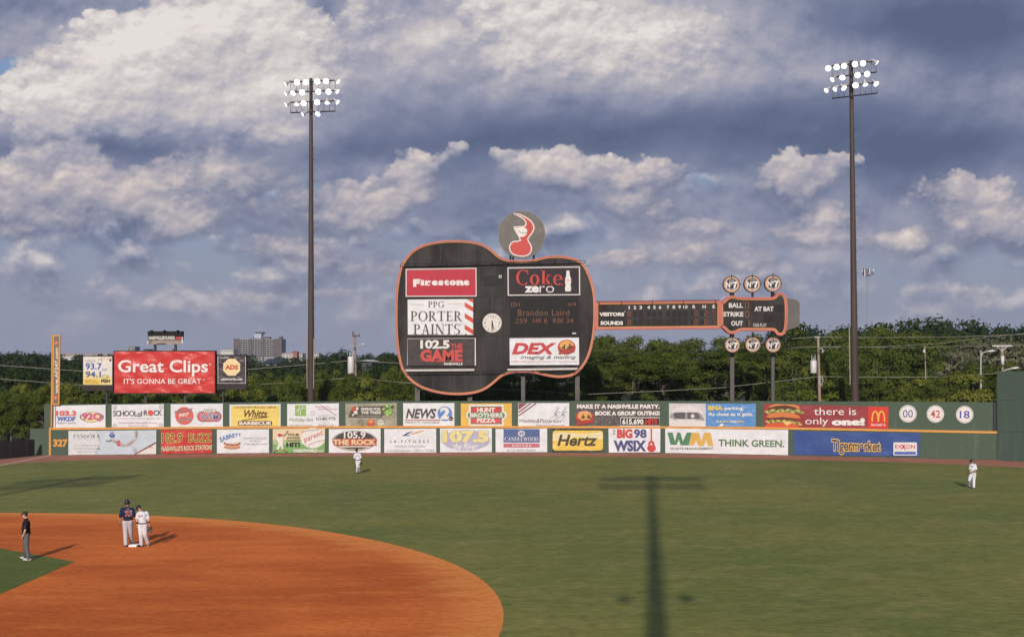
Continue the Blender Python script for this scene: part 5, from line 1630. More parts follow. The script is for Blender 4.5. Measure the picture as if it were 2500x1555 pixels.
s.text('lettering#4', 'Safe for the', 558, 636, 668, 656, ink(150, 118, 60), 3).text('lettering#4', 'Whole Family!', 558, 658, 692, 678, ink(150, 118, 60), 3)
s.text('lettering#5', 'FISH', 724, 632, 820, 670, ink(52, 48, 52), 3, 0.05)
s.line('emblem', [(804, 590), (790, 612), (765, 625), (740, 615), (730, 605), (745, 590), (768, 586), (790, 600), (806, 622)], 4, ink(80, 76, 95), 3)
r = random.Random(4)
for i in range(14):
    s.poly('emblem#2', oval(r.uniform(700, 828), r.uniform(402, 442), r.uniform(5, 12), r.uniform(4, 9), 7), ink(*r.choice(((200, 120, 90), (170, 110, 80), (215, 160, 120)))), 2)
post(s, 'post', 768, 806, 700, round_=True)
s.done()
M_bigred = vinyl('wrinkled_red_vinyl', S(218, 66, 62), 0.045, 0.45, 0.33)
s = Sign('billboard', 'largest billboard, creased red vinyl with large white lettering', 'billboard', ZP(PB, *z3), (at(400, 895, YB).x, YB, 0), 'billboards behind the left end of the wall', 0.2)
s.slab('box', [(856, 330), (1936, 328), (1938, 788), (858, 790)], M_box, -6, 0.5)
q = [(865, 340), (1928, 338), (1928, 777), (866, 779)]
n_, k_ = 40, 18
vs, fs = [], []
for j in range(k_ + 1):
    for i in range(n_ + 1):
        a, b = i / n_, j / k_
        x = 865 + 1063 * a
        y = 339 + 439 * b
        d = 0.018 * math.sin(14 * a + 5 * b) * math.sin(9 * b + 2 * a) + 0.014 * math.sin(31 * a - 12 * b) + 0.012 * math.sin(22 * b + 17 * a * a)
        if i in (0, n_) or j in (0, k_):
            d = 0
        vs.append(s.pl.m(x, y, 0.21 + d * 0.8))
for j in range(k_):
    for i in range(n_):
        t = j * (n_ + 1) + i
        fs.append((t, t + 1, t + n_ + 2, t + n_ + 1))
s.mb('sheet').add(vs, fs, M_bigred)
w = ink(250, 242, 238)
s.text('lettering', 'Great Clips', 905, 428, 1856, 600, w, 8, 0.018)
s.line('lettering', oval(1878, 477, 9, 10, 12), 4, w, 8, True)
s.text('lettering#2', "IT'S GONNA BE GREAT", 965, 625, 1785, 682, w, 8, 0.008)
s.line('lettering#2', oval(1813, 637, 8, 8, 12), 3, w, 8, True)
post(s, 'post', 1186, 1210, 760)
post(s, 'post#2', 1608, 1630, 760)
s.done()
s = Sign('billboard', 'small black billboard with a pale octagon and red capitals', 'billboard', ZP(PB, *z3), (at(550, 895, YB).x, YB, 0), 'billboards behind the left end of the wall', 0.2)
s.slab('box', [(1950, 374), (2264, 370), (2265, 740), (1951, 742)], M_box, -6, 0.4)
s.slab('sheet', [(1957, 387), (2258, 385), (2260, 680), (1959, 680)], vinyl('black_sheet_vinyl', S(66, 58, 64), 0.05, 0.9), 0, 0.03)
s.line('border', [(1962, 392), (1963, 674), (2256, 676), (2254, 392)], 6, ink(225, 218, 212), 2)
s.poly('border', [(1962, 392), (2010, 402), (2060, 398), (2090, 388), (2060, 410), (2000, 412)], ink(190, 182, 178), 3)
oc = [(2108 + 97 * math.cos(R(22.5 + 45 * i)), 505 + 97 * math.sin(R(22.5 + 45 * i))) for i in range(8)]
s.poly('emblem', oc, ink(246, 222, 168), 3)
s.text('lettering', 'ADS', 2038, 480, 2176, 530, ink(212, 74, 58), 5, 0.045).text('lettering#2', 'adssecurity.com', 1996, 616, 2222, 650, ink(240, 234, 230), 4, 0.03)
post(s, 'post', 2003, 2034, 700, round_=True)
s.done()
z4 = (340, 790, 17.36)
s = Sign('roof_sign', 'narrow black sign with white lettering mounted on top of the red billboard', 'sign', ZP(PB, *z4), at(402, 856, YB), None, 0.0)
s.slab('box', [(350, 320), (1832, 318), (1812, 700), (372, 702)], M_box, 0, 0.5)
s.slab('panel', [(362, 330), (1818, 328), (1806, 690), (378, 692)], pm('black_sign_face', (0.02, 0.019, 0.019), 0.85, 0.15, spec=0.1), 4, 0.03)
v = [s.pl.m(372, 702, 0.04), s.pl.m(1812, 700, 0.04), s.pl.m(1795, 880, -0.02), s.pl.m(385, 882, -0.02)]
s.mb('skirt').add(v + [p + Vector((0, 0.05, 0)) for p in v], [(0, 1, 2, 3), (7, 6, 5, 4), (0, 3, 7, 4), (1, 5, 6, 2)], pm('beige_sheet', S(176, 160, 150), 0.6, 0.1))
s.poly('skirt', [(700, 872), (800, 835), (1050, 835), (1190, 870), (1120, 884), (780, 884)], M_box, 7)
s.text('lettering', 'NASHVILLESOUNDS', 402, 530, 1500, 676, ink(246, 238, 232), 6, 0.03).text('lettering#2', '.com', 1510, 560, 1788, 672, ink(222, 90, 76), 6, 0.05)
for zx in (530, 1078, 1640):
    s.mb('lamp_fitting#%d' % zx).ell(s.pl.m(zx, 312, 0.1), (0.13, 0.2, 0.09), M_cable, None, 8, 6)
    s.mb('lamp_fitting#%d' % zx).tube(s.pl.m(zx, 312, 0.1), s.pl.m(zx, 890, -0.1), 0.03, 0.03, M_cable, 6)
s.line('bracket', [(395, 860), (520, 710)], 22, M_box, 8).rect('trim', 340, 740, 385, 870, ink(236, 230, 215), 6).rect('trim', 1800, 560, 1845, 850, ink(222, 220, 236), 6)
for zx in (675, 1540):
    a, b = s.pl.m(zx, 870, -0.25), s.pl.m(zx, 1150, -0.25)
    s.mb('post#%d' % zx).tube(b, a, 0.12, 0.12, M_pole2, 10)
s.done()

# ------------------------------------------------------------------ floodlight towers
M_brown = pm('brown_steel_pole', (0.066, 0.047, 0.041), 0.6, 0.16, 0.8, stretch=(2, 2, 0.2), spec=0.2)
M_frame = pm('black_truss_steel', (0.022, 0.022, 0.026), 0.5, 0.15)
M_bell = pm('spun_aluminium', (0.46, 0.44, 0.45), 0.45, 0.05, 3.0, metal=0.2)
M_ballast = pm('ballast_box_paint', (0.30, 0.28, 0.24), 0.6, 0.1)
M_lens_on = glow('lit_lens', (1.0, 0.99, 0.97), 4.0)
M_lens_side = glow('lit_lens_seen_aslant', (1.0, 0.95, 0.93), 1.5)


def unit(name, mb):
    """mesh data to be shared by copies"""
    me = bpy.data.meshes.new(name)
    me.from_pydata(mb.v, [], mb.f)
    for m in mb.mats:
        me.materials.append(m)
    me.polygons.foreach_set('material_index', mb.mi)
    me.polygons.foreach_set('use_smooth', [True] * len(me.polygons))
    me.update()
    return me


LR = 0.25
_b = MB()
_b.lathe((0, 0, 0), (0, 0, 1), [(0.0, LR * 1.04), (-0.05, LR), (-0.16, LR * 0.86), (-0.28, LR * 0.58), (-0.36, LR * 0.42), (-0.40, LR * 0.40), (-0.62, LR * 0.38), (-0.64, 0.001)], M_bell, 18)
ME_BELL = unit('floodlight', _b)
_b = MB(); _b.lathe((0, 0, -0.02), (0, 0, 1), [(-0.01, LR * 0.98), (0.02, LR * 0.7), (0.03, 0.001)], M_lens_on, 18)
ME_LENS = unit('lens', _b)
_b = MB(); _b.lathe((0, 0, -0.02), (0, 0, 1), [(-0.01, LR * 0.98), (0.02, LR * 0.7), (0.03, 0.001)], M_lens_side, 18)
ME_LENS2 = unit('lens', _b)
_b = MB(); _b.box((0.05, 0, 0), (0.22, 0.03, 0.03), M_frame); ME_PEG = unit('step_peg', _b)
_b = MB(); _b.box((0, 0, 0), (0.62, 0.28, 0.16), M_ballast); ME_BAL = unit('ballast_box', _b)


def child(name, me, parent, world_loc, rot=None):
    o = bpy.data.objects.new(name, me)
    o.parent = parent
    base = Vector((0, 0, 0))
    q = parent
    while q is not None:
        base += q.location
        q = q.parent
    o.location = Vector(world_loc) - base
    if rot is not None:
        o.rotation_mode = 'QUATERNION'
        o.rotation_quaternion = rot
    COL.objects.link(o)
    return o


def truss(mb, P, x0, x1, y0, y1, slope, depth, nseg):
    """box truss between crop coordinates; slope in crop pixels along its length"""
    def c(t, top, bk):
        x = x0 + (x1 - x0) * t
        y = (y0 if top else y1) + slope * (t - 0.5)
        return P.m(x, y, -depth if bk else 0.0)
    for bk in (0, 1):
        for top in (0, 1):
            mb.tube(c(0, top, bk), c(1, top, bk), 0.045 if top else 0.06, None, M_frame, 6)
        for i in range(nseg + 1):
            t = i / nseg
            mb.tube(c(t, 1, bk), c(t, 0, bk), 0.022, None, M_frame, 5)
            if i < nseg:
                t2 = (i + 1) / nseg
                a, b = ((t, 1), (t2, 0)) if t < 0.5 else ((t, 0), (t2, 1))
                a, b = ((a[0], 1), (b[0], 0)) if t >= 0.5 else ((a[0], 0), (b[0], 1))
                mb.tube(c(a[0], a[1], bk), c(b[0], b[1], bk), 0.014, None, M_frame, 4)
    for i in range(nseg + 1):
        t = i / nseg
        for top in (0, 1):
            mb.tube(c(t, top, 0), c(t, top, 1), 0.02, None, M_frame, 4)


def tower(label, Y, top_px, bot_px, crop, yaw, lamps, frames, r0, r1, conduits, group):
    b = at(bot_px[0], 895, Y)
    root = empty('floodlight_tower', (b.x, Y, 0), label, 'light tower', group)
    tp, bt = at(top_px[0], top_px[1], Y), at(bot_px[0], bot_px[1], Y)
    d = (tp - bt) / (tp.z - bt.z)
    foot = bt - d * bt.z
    mb = MB()
    n = 12
    for i in range(n):
        a, c = i / n, (i + 1) / n
        mb.tube(foot.lerp(tp, a), foot.lerp(tp, c), r0 + (r1 - r0) * a, r0 + (r1 - r0) * c, M_brown, 14, i in (0, n - 1))
    mb.build('pole', root, True)
    for k, (pa, pb) in enumerate(conduits):
        mb = MB()
        mb.tube(at(pa[0], pa[1], Y - r0 * 0.6), at(pb[0], pb[1], Y - r0 * 0.6), 0.045, None, pm('conduit_grey', (0.30, 0.24, 0.19), 0.5, 0.1), 6)
        mb.build('conduit', root)
    P = ZP(Pl((tp.x, Y - 0.45), (tp.x + math.cos(R(yaw)), Y - 0.45 - math.sin(R(yaw)))), *crop)
    for (x0, x1, y0, y1, sl, ns) in frames:
        mb = MB()
        truss(mb, P, x0, x1, y0, y1, sl, 0.45, ns)
        f = mb.build('crossarm_frame', root)
        for t in (0.08, 0.28, 0.62, 0.86):
            p = P.m(x0 + (x1 - x0) * t, y0 + sl * (t - 0.5) - 18, -0.2)
            child('ballast_box', ME_BAL, f, p, Matrix.Rotation(-R(yaw), 3, 'Z').to_quaternion())
    for (zx, zy_, kind) in lamps:
        p = P.m(zx, zy_, 0.30)
        if kind == 'F':
            dd = (Vector((rng.uniform(-6, 6), 20, 1)) - p).normalized()
        else:
            dd = {'L': Vector((-0.72, -0.34, -0.60)), 'R': Vector((0.72, -0.34, -0.60)), 'D': Vector((0.06, -0.42, -0.90)), 'l': Vector((-0.36, -0.62, -0.69)), 'r': Vector((0.36, -0.62, -0.69))}[kind].normalized()
        q = dd.to_track_quat('Z', 'Y')
        o = child('floodlight', ME_BELL, root, p, q)
        l = bpy.data.objects.new('lens', ME_LENS if kind in 'Flr' else ME_LENS2)
        l.parent = o
        COL.objects.link(l)
        mb = MB()
        back = p - dd * 0.62
        arm = P.m(zx, zy_, -0.05)
    k = 0
    z = 3.0
    while z < tp.z - 6:
        q = foot.lerp(tp, z / tp.z)
        child('step_peg', ME_PEG, root, q + Vector((r0 + (r1 - r0) * z / tp.z + 0.02, 0, 0)))
        z += 1.0
    return root


LA = (680, 180, 13.74)
lampsA = [(620, 300, 'F'), (910, 295, 'F'), (1300, 270, 'F'), (1590, 262, 'F'), (220, 355, 'L'), (2010, 285, 'R'), (235, 690, 'L'), (480, 665, 'l'), (795, 640, 'F'), (1335, 615, 'F'), (1675, 615, 'F'), (1985, 610, 'R'), (240, 1055, 'L'), (605, 1050, 'D'), (840, 1000, 'F'), (1295, 970, 'F'), (1630, 1000, 'D'), (1990, 970, 'R'), (800, 1375, 'L'), (1310, 1365, 'l')]
TOWER_L = tower('tall brown floodlight tower between the billboards and the scoreboard, lamps lit', 112.0, (759.3, 192), (759.5, 978), LA, 11, lampsA, [(405, 1900, 265, 605, -55, 8), (405, 1900, 945, 1290, -55, 8)], 0.36, 0.15, [((748.5, 826), (750, 949)), ((766.5, 826), (765.5, 949))], 'floodlight towers behind the outfield wall')
LB = (2000, 130, 11.63)
lampsB = [(255, 440, 'F'), (495, 405, 'F'), (705, 372, 'F'), (1015, 320, 'F'), (1245, 296, 'F'), (1650, 285, 'R'), (365, 765, 'L'), (657, 705, 'l'), (1090, 630, 'F'), (1360, 600, 'F'), (195, 1070, 'L'), (440, 1035, 'L'), (710, 1000, 'r'), (1030, 920, 'F'), (1315, 915, 'D'), (1625, 880, 'r')]
TOWER_R = tower('tall brown floodlight tower to the right of the guitar neck, lamps lit', 108.0, (2077.8, 149), (2087.5, 980), LB, 33, lampsB, [(370, 1630, 300, 620, -150, 8), (370, 1650, 905, 1215, -150, 8)], 0.37, 0.165, [((2073.5, 797), (2075.5, 939)), ((2087, 800), (2088, 940))], 'floodlight towers behind the outfield wall')


# two more towers stand on the grandstand side, behind the camera; their shadows fall across the grass
def stand_tower(label, x, y, htop, hbot, width, yaw, speakers):
    root = empty('floodlight_tower', (x, y, 0), label, 'light tower', 'floodlight towers on the grandstand side')
    mb = MB(); mb.tube((x, y, 0), (x, y, htop), 0.42, 0.20, M_brown, 16); mb.build('pole', root, True)
    u = Vector((math.cos(R(yaw)), math.sin(R(yaw)), 0))
    c = Vector((x, y, 0))
    for z in (htop - 0.4, htop - 1.2, hbot + 0.9, hbot):
        mb = MB()
        for dz in (0, 0.5):
            mb.tube(c + u * (-width / 2) + Vector((0, -0.4, z - dz)), c + u * (width / 2) + Vector((0, -0.4, z - dz)), 0.07, None, M_frame, 6)
        n = 9
        for i in range(n + 1):
            p = c + u * (width * (i / n - 0.5))
            mb.tube(p + Vector((0, -0.4, z)), p + Vector((0, -0.4, z - 0.5)), 0.04, None, M_frame, 5)
        mb.build('crossarm_frame', root)
        for i in range(8):
            p = c + u * (width * ((i + 0.5) / 8 - 0.5)) + Vector((0, 0.1, z - 0.2))
            o = child('floodlight', ME_BELL, root, p, Vector((0.1, 0.85, -0.5)).to_track_quat('Z', 'Y'))
            l = bpy.data.objects.new('lens', ME_LENS)
            l.parent = o
            COL.objects.link(l)
    if speakers:
        mb = MB()
        mb.tube(c + u * -1.0 + Vector((0, 0, 19.9)), c + u * 1.0 + Vector((0, 0, 19.9)), 0.025, None, M_frame, 6)
        mb.build('speaker_arm', root)
        for sx in (-1.0, 1.0):
            mb = MB(); mb.box(c + u * sx + Vector((0, 0, 19.9)), (0.34, 0.3, 0.45), M_frame); mb.build('loudspeaker', root)
    return root


stand_tower('tower behind the camera, its long shadow crossing the right of the outfield', -0.43, -6.0, 39.4, 35.9, 6.7, 0, True)
stand_tower('tower behind the camera, its slanted shadow lying at the left of the outfield', -38.5, -6.0, 39.2, 35.9, 7.6, 33, False)


# ------------------------------------------------------------------ poles and wires beyond the wall
M_wood = pm('weathered_pole_wood', (0.26, 0.185, 0.145), 0.8, 0.2, 1.2, stretch=(3, 3, 0.3))
M_tank = pm('pale_grey_enamel', (0.52, 0.50, 0.50), 0.4, 0.06)
M_ins = pm('brown_porcelain', (0.05, 0.04, 0.04), 0.3, 0.1)
M_wire = pm('bare_wire', (0.24, 0.22, 0.18), 0.5, 0.1)
M_galv = pm('galvanised_steel', (0.40, 0.40, 0.42), 0.45, 0.1)


def upole(label, P, Y, top, bot, w, group='utility poles beyond the outfield'):
    b = P.m(*bot)
    root = empty('utility_pole', (b.x, Y, 0), label, 'utility pole', group)
    a = P.m(*top)
    d = (a - b) / (a.z - b.z)
    foot = b - d * b.z
    mb = MB()
    for i in range(6):
        mb.tube(foot.lerp(a, i / 6), foot.lerp(a, (i + 1) / 6), w * (0.62 - 0.14 * i / 6), w * (0.62 - 0.14 * (i + 1) / 6), M_wood, 10, i in (0, 5))
    mb.build('pole', root, True)
    return root


Yp = 118.0
P1 = ZP(Pl((0, Yp)), 820, 790, 7.56)
u1 = upole('wooden utility pole with a grey transformer box between the left tower and the scoreboard', P1, Yp, (345, 165), (375, 1430), 0.24)
mb = MB(); c = P1.m(375, 230, 0.12); mb.box(c, (0.78, 0.1, 0.12), M_ins); mb.build('crossarm', u1)
for zx, zy_ in ((315, 150), (315, 192), (437, 205)):
    mb = MB(); mb.tube(P1.m(zx, zy_ - 12, 0.12), P1.m(zx, 228, 0.12), 0.05, 0.025, M_ins, 8); mb.build('insulator', u1)
mb = MB(); mb.path([P1.m(250, 412, 0.1), P1.m(300, 395, 0.1), P1.m(325, 415, 0.1), P1.m(430, 408, 0.1), P1.m(470, 375, 0.1)], 0.03, M_galv); mb.build('bracket', u1)
mb = MB(); mb.ell(P1.m(503, 388, 0.1), (0.13, 0.2, 0.14), ink(238, 232, 220), None, 10, 7); mb.build('lamp', u1, True)
mb = MB(); mb.lathe(P1.m(278, 925, 0.25), (0, 0, 1), [(0, 0.001), (0, 0.30), (0.05, 0.32), (1.62, 0.32), (1.70, 0.28), (1.72, 0.001)], M_tank, 20); tk = mb.build('transformer', u1, True)
for zx, zt__ in ((255, 525), (300, 550), (322, 530)):
    mb = MB(); mb.tube(P1.m(zx, 612, 0.25), P1.m(zx, zt__, 0.25), 0.045, 0.03, M_galv, 7); mb.build('bushing', tk)
mb = MB(); mb.path([P1.m(300, 560, 0.2), P1.m(330, 530, 0.2), P1.m(345, 500, 0.1)], 0.025, M_galv); mb.build('jumper', u1)
for zy_ in (680, 712, 830):
    mb = MB(); mb.box(P1.m(335, zy_, 0.15), (0.3, 0.08, 0.06), M_ins); mb.build('bracket', u1)
for zy_ in (1000, 1040, 1065, 1095, 1150, 1230):
    mb = MB(); mb.box(P1.m(368, zy_, 0.16), (0.2, 0.1, 0.08), M_ins); mb.build('clamp', u1)
Yq = 112.0
P2 = ZP(Pl((0, Yq)), 1950, 640, 4.2)
u2 = upole('wooden utility pole with transformer and coiled cable to the left of the right tower', P2, Yq, (198, 762), (215, 1430), 0.25)
mb = MB(); mb.box(P2.m(190, 768, 0.1), (0.5, 0.08, 0.1), M_galv); mb.build('crossarm', u2)
mb = MB(); mb.lathe(P2.m(152, 1138, 0.2), (0, 0, 1), [(0, 0.001), (0, 0.27), (0.05, 0.29), (1.15, 0.29), (1.2, 0.24), (1.22, 0.001)], M_tank, 18); tk = mb.build('transformer', u2, True)
for zx, zt__ in ((135, 955), (168, 945), (152, 975)):
    mb = MB(); mb.tube(P2.m(zx, 1008, 0.2), P2.m(zx, zt__, 0.2), 0.04, 0.03, M_galv, 7); mb.build('bushing', tk)
for zy_ in (1178, 1200, 1222, 1244):
    mb = MB(); mb.lathe(P2.m(213, zy_, -0.0), (0, 0, 1), [(-0.04, 0.16), (0.04, 0.17)], M_galv, 12); mb.build('band', u2)
mb = MB(); mb.path([P2.m(225 + 22 * math.sin(a), 1215 - 48 * math.cos(a), 0.15) for a in [i * 0.35 for i in range(11)]], 0.03, M_galv); mb.build('cable_loop', u2)
mb = MB(); mb.path([P2.m(215, 890, 0.1), P2.m(245, 885, 0.1), P2.m(240, 930, 0.1), P2.m(262, 900, 0.1)], 0.035, M_galv); mb.build('bracket', u2)
Yr = 121.0
P3 = ZP(Pl((0, Yr)), 1950, 640, 4.2)
u3 = upole('thin far wooden utility pole rising from the trees at the right', P3, Yr, (1292, 852), (1302, 1200), 0.13)
mb = MB(); mb.box(P3.m(1284, 910, 0.12), (0.2, 0.15, 0.3), M_tank); mb.build('transformer', u3)
Ys = 119.0
P4 = ZP(Pl((0, Ys)), 1950, 640, 4.2)
u4 = upole('utility pole with a wide pale crossarm and braces behind the plain green wall', P4, Ys, (2086, 866), (2090, 1300), 0.24)
mb = MB(); mb.box(P4.m(2085, 858, 0.1), (2.0, 0.11, 0.11), M_tank); mb.build('crossarm', u4)
for sx in (-1, 1):
    mb = MB(); mb.tube(P4.m(2085 + 52 * sx, 862, 0.1), P4.m(2086 + 4 * sx, 912, 0.1), 0.035, None, M_tank, 6); mb.build('brace', u4)
mb = MB(); mb.lathe(P4.m(2090, 1055, 0.3), (0, 0, 1), [(0, 0.001), (0, 0.17), (0.9, 0.17), (0.95, 0.001)], M_tank, 16); mb.build('transformer', u4, True)
for (lab, pts, Y) in (('pale street lamp on a curved arm among the trees at the far right', [(1868, 1100), (1868, 900), (1875, 945), (1895, 925), (1930, 916), (1960, 914)], 121.0), ('low street lamp just above the top of the plain green wall', [(2080, 1200), (2092, 1130), (2120, 1104), (2170, 1092), (2205, 1088)], 118.0)):
    P = ZP(Pl((0, Y)), 1950, 640, 4.2)
    b = P.m(*pts[0])
    lp = empty('street_lamp', (b.x, Y, 0), lab, 'street lamp', 'street lamps beyond the outfield')
    mb = MB(); mb.tube((b.x, Y, 0), b, 0.09, 0.08, M_galv, 8); mb.path([P.m(*q) for q in pts[1:] if True] if pts[1][1] > pts[2][1] else [P.m(*pts[0]), P.m(1868, 905)], 0.06, M_galv, 6)
    if pts[1][1] < pts[2][1]:
        mb.path([P.m(*q) for q in pts[2:]], 0.05, M_galv, 6)
        mb.path([P.m(1868, 975), P.m(*pts[2])], 0.05, M_galv, 6)
    else:
        mb.path([P.m(*pts[0]), P.m(*pts[1])], 0.06, M_galv, 6)
    mb.build('post', lp)
    e_ = pts[-1]
    mb = MB(); mb.ell(P.m(e_[0] + 14, e_[1] - 2), (0.42, 0.2, 0.12), M_tank, Matrix.Rotation(R(-6), 3, 'Y'), 12, 7); mb.build('lamp_head', lp, True)
# phone mast
Yc = 420.0
PC = ZP(Pl((0, Yc)), 1950, 640, 4.2)
b = PC.m(712, 580)
mast = empty('phone_mast', (b.x, Yc, 0), 'slender grey phone mast with upright white antennas above the trees', 'mast')
mb = MB(); mb.tube((b.x, Yc, 0), PC.m(706, 80), 0.55, 0.26, pm('mast_grey', (0.22, 0.24, 0.28), 0.5, 0.1), 8); mb.build('pole', mast)
for zx, za, zb, dy in ((655, 75, 145, 0.6), (668, 72, 150, -0.8), (690, 66, 120, -0.4), (718, 66, 130, -1.0), (768, 70, 145, 0.5)):
    mb = MB(); mb.box((PC.m(zx, 100).x, Yc + dy, (PC.m(zx, za).z + PC.m(zx, zb).z) / 2), (0.36, 0.3, PC.m(zx, za).z - PC.m(zx, zb).z), ink(214, 216, 224)); mb.build('antenna', mast)
mb = MB()
for zy_ in (105, 125):
    mb.tube(PC.m(650, zy_), PC.m(772, zy_), 0.14, None, M_frame, 5)
mb.box(PC.m(698, 105), (2.4, 1.2, 2.6), pm('mast_box', (0.10, 0.11, 0.13), 0.5, 0.2)); mb.build('headframe', mast)

wires = [
    ('pale power line meeting the top of the utility pole left of the right tower', [(1395, 858, 114), (1500, 848, 114), (1765, 838, 113), (1900, 829, 112.5), (1990, 823, 112), (2080, 824, 113), (2200, 824, 116), (2350, 822, 120), (2530, 815, 125)]),
    ('power line running just below the upper line at the right', [(1395, 874, 115), (1600, 860, 114), (1900, 851, 113), (1997, 846, 112), (2200, 849, 118), (2400, 844, 130), (2530, 842, 136)]),
    ('slack power line climbing behind the right tower to the far right', [(1998, 848, 112), (2150, 847, 116), (2300, 838, 122), (2420, 822, 128), (2530, 812, 134)]),
    ('low power line over the trees between the scoreboard and the right tower', [(1440, 962, 112), (1600, 955, 112), (1754, 947, 112), (1890, 932, 112), (1998, 919, 112), (2150, 921, 113), (2300, 920, 114), (2440, 911, 115), (2530, 906, 115)]),
    ('upper power line sagging behind the billboards at the left', [(-40, 889, 118), (100, 899, 118), (200, 906, 118), (300, 909, 118), (450, 909, 118), (603, 902, 118), (750, 890, 118), (866, 879, 118)]),
    ('lower power line sagging behind the billboards at the left', [(-40, 922, 118), (200, 940, 118), (400, 949, 118), (603, 940, 118), (750, 931, 118), (868, 921, 118)]),
    ('power line from the transformer pole running behind the guitar body', [(866, 880, 118), (975, 887, 117), (1180, 890, 116), (1395, 874, 115)]),
    ('drooping service wire from the transformer pole towards the guitar', [(870, 922, 118), (950, 931, 117), (1100, 944, 116), (1250, 952, 114), (1440, 962, 112)]),
    ('thin low wire crossing the bushes at the far left', [(-40, 983, 110), (60, 991, 110), (112, 996, 110)]),
]
for lab, pts in wires:
    mb = MB()
    mb.path([at(*p) for p in pts], 0.026, M_wire, 5)
    tag(mb.build('power_line'), lab, 'power line', 'power lines beyond the outfield')

# ------------------------------------------------------------------ far buildings
M_brick = pm('purple_brown_brick', (0.098, 0.078, 0.080), 0.8, 0.1, 0.3)
M_conc = pm('pale_concrete', (0.215, 0.215, 0.215), 0.8, 0.08, 0.3)
M_win2 = pm('dark_window', (0.035, 0.034, 0.036), 0.5, 0.2, 0.1)
M_bwhite = pm('white_render', (0.42, 0.40, 0.38), 0.7, 0.1, 0.2)
M_orange_r = pm('tan_roof', (0.50, 0.33, 0.24), 0.8, 0.12, 0.1)
M_navy = pm('slate_roof', (0.030, 0.036, 0.050), 0.7, 0.15, 0.1)
M_glassb = pm('pale_blue_glass', (0.32, 0.36, 0.42), 0.3, 0.1, 0.3)
Yh = 900.0
PH = ZP(Pl((0, Yh)), 540, 780, 9.35)


def zbox(mb, P, x0, x1, y0, y1, dep, mat, front=0.0, ground=False):
    a, b = P.m(x0, y0), P.m(x1, y1)
    z0 = -0.05 if ground else b.z
    mb.box(((a.x + b.x) / 2, a.y - front + dep / 2, (a.z + z0) / 2), (b.x - a.x, dep, a.z - z0), mat)


ht = empty('apartment_tower', (PH.m(840, 800).x, Yh, 0), 'large grey and brown apartment tower block on the left skyline', 'building')
mb = MB(); zbox(mb, PH, 290, 1385, 442, 900, 16, M_conc, 0, True); mb.build('wall', ht)
for x0, x1 in ((288, 420), (666, 700), (945, 975), (1215, 1387)):
    mb = MB(); zbox(mb, PH, x0, x1, 438, 900, 1.2, M_brick, 0.9, True); mb.build('brick_pier', ht)
mb = MB(); zbox(mb, PH, 720, 1090, 398, 440, 10, M_brick); zbox(mb, PH, 780, 950, 285, 325, 8, M_navy, 0.3); mb.build('penthouse', ht)
mb = MB(); zbox(mb, PH, 758, 920, 322, 430, 8, M_glassb, 0.9); mb.build('glass_lounge', ht)
mb = MB(); zbox(mb, PH, 1320, 1382, 385, 440, 5, M_brick); mb.build('stair_head', ht)
for zx, za in ((860, 100), (917, 130)):
    mb = MB(); mb.tube(PH.m(zx, za), PH.m(zx, 290), 0.10, 0.16, M_galv, 6); mb.build('antenna', ht)
mb = MB()
a_ = PH.m(0, 0); b_2 = PH.m(46, 28)
ww, wh = (b_2.x - a_.x), (a_.z - b_2.z)
mb.box((0, 0, 0), (ww, 0.3, wh), M_win2)
ME_WIN = unit('window', mb)
for bay in (425, 702, 977):
    for i in range(4):
        for j in range(8):
            child('window', ME_WIN, ht, PH.m(bay + 30 + i * 60, 480 + j * 49, 0.1))


def house(name, lab, P, x0, x1, y0, y1, dep, wmat, rmat, roof, wins=0, cat='building', grp=None, steeple=False):
    c = P.m((x0 + x1) / 2, y1)
    h = empty(name, (c.x, c.y, 0), lab, cat, grp)
    mb = MB(); zbox(mb, P, x0, x1, y0, y1, dep, wmat, 0, True); mb.build('wall', h)
    a, b = P.m(x0, y0), P.m(x1, y0)
    rt = P.m(x0, y0 - roof).z
    ym = a.y + dep / 2
    e = 0.5
    mb = MB()
    mb.add([(a.x - e, a.y - e, a.z), (b.x + e, a.y - e, a.z), (b.x + e, a.y + dep + e, a.z), (a.x - e, a.y + dep + e, a.z), (a.x + (b.x - a.x) * 0.06, ym, rt), (b.x - (b.x - a.x) * 0.06, ym, rt)], [(0, 1, 5, 4), (2, 3, 4, 5), (0, 4, 3), (1, 2, 5), (3, 2, 1, 0)], rmat)
    mb.build('roof', h)
    for i in range(wins):
        mb = MB()
        x = x0 + (x1 - x0) * (i + 0.5) / wins
        zbox(mb, P, x - (x1 - x0) / wins * 0.22, x + (x1 - x0) / wins * 0.22, y0 + (y1 - y0) * 0.3, y0 + (y1 - y0) * 0.55, 0.2, M_win2, 0.1)
        mb.build('window', h)
    return h


P6 = lambda Y: ZP(Pl((0, Y)), 0, 780, 3.473)
PA = ZP(Pl((0, 700)), 0, 0, 1)
house('warehouse', 'long pale building with a tan roof just right of the foul pole', PA, 146, 192, 866, 874, 14, M_bwhite, M_orange_r, 3.5, 6, grp='low buildings on the left skyline')
house('warehouse', 'long pale building with a tan roof beside the white and yellow billboard', PA, 203, 262, 865.5, 873, 14, M_bwhite, M_orange_r, 3, 7, grp='low buildings on the left skyline')
house('office_block', 'small beige block on the skyline above the red billboard', ZP(Pl((0, 850)), 0, 0, 1), 311, 329, 846, 862, 12, M_conc, M_conc, 0.6, 2)
house('warehouse', 'dark low building on the skyline left of the narrow roof sign', ZP(Pl((0, 850)), 0, 0, 1), 350, 364, 852.5, 862, 10, M_navy, M_navy, 0.8, 2)
house('warehouse', 'bright white flat building on the skyline between the roof sign posts', ZP(Pl((0, 800)), 0, 0, 1), 401, 420, 853, 860, 10, M_bwhite, M_bwhite, 0.5, 2)
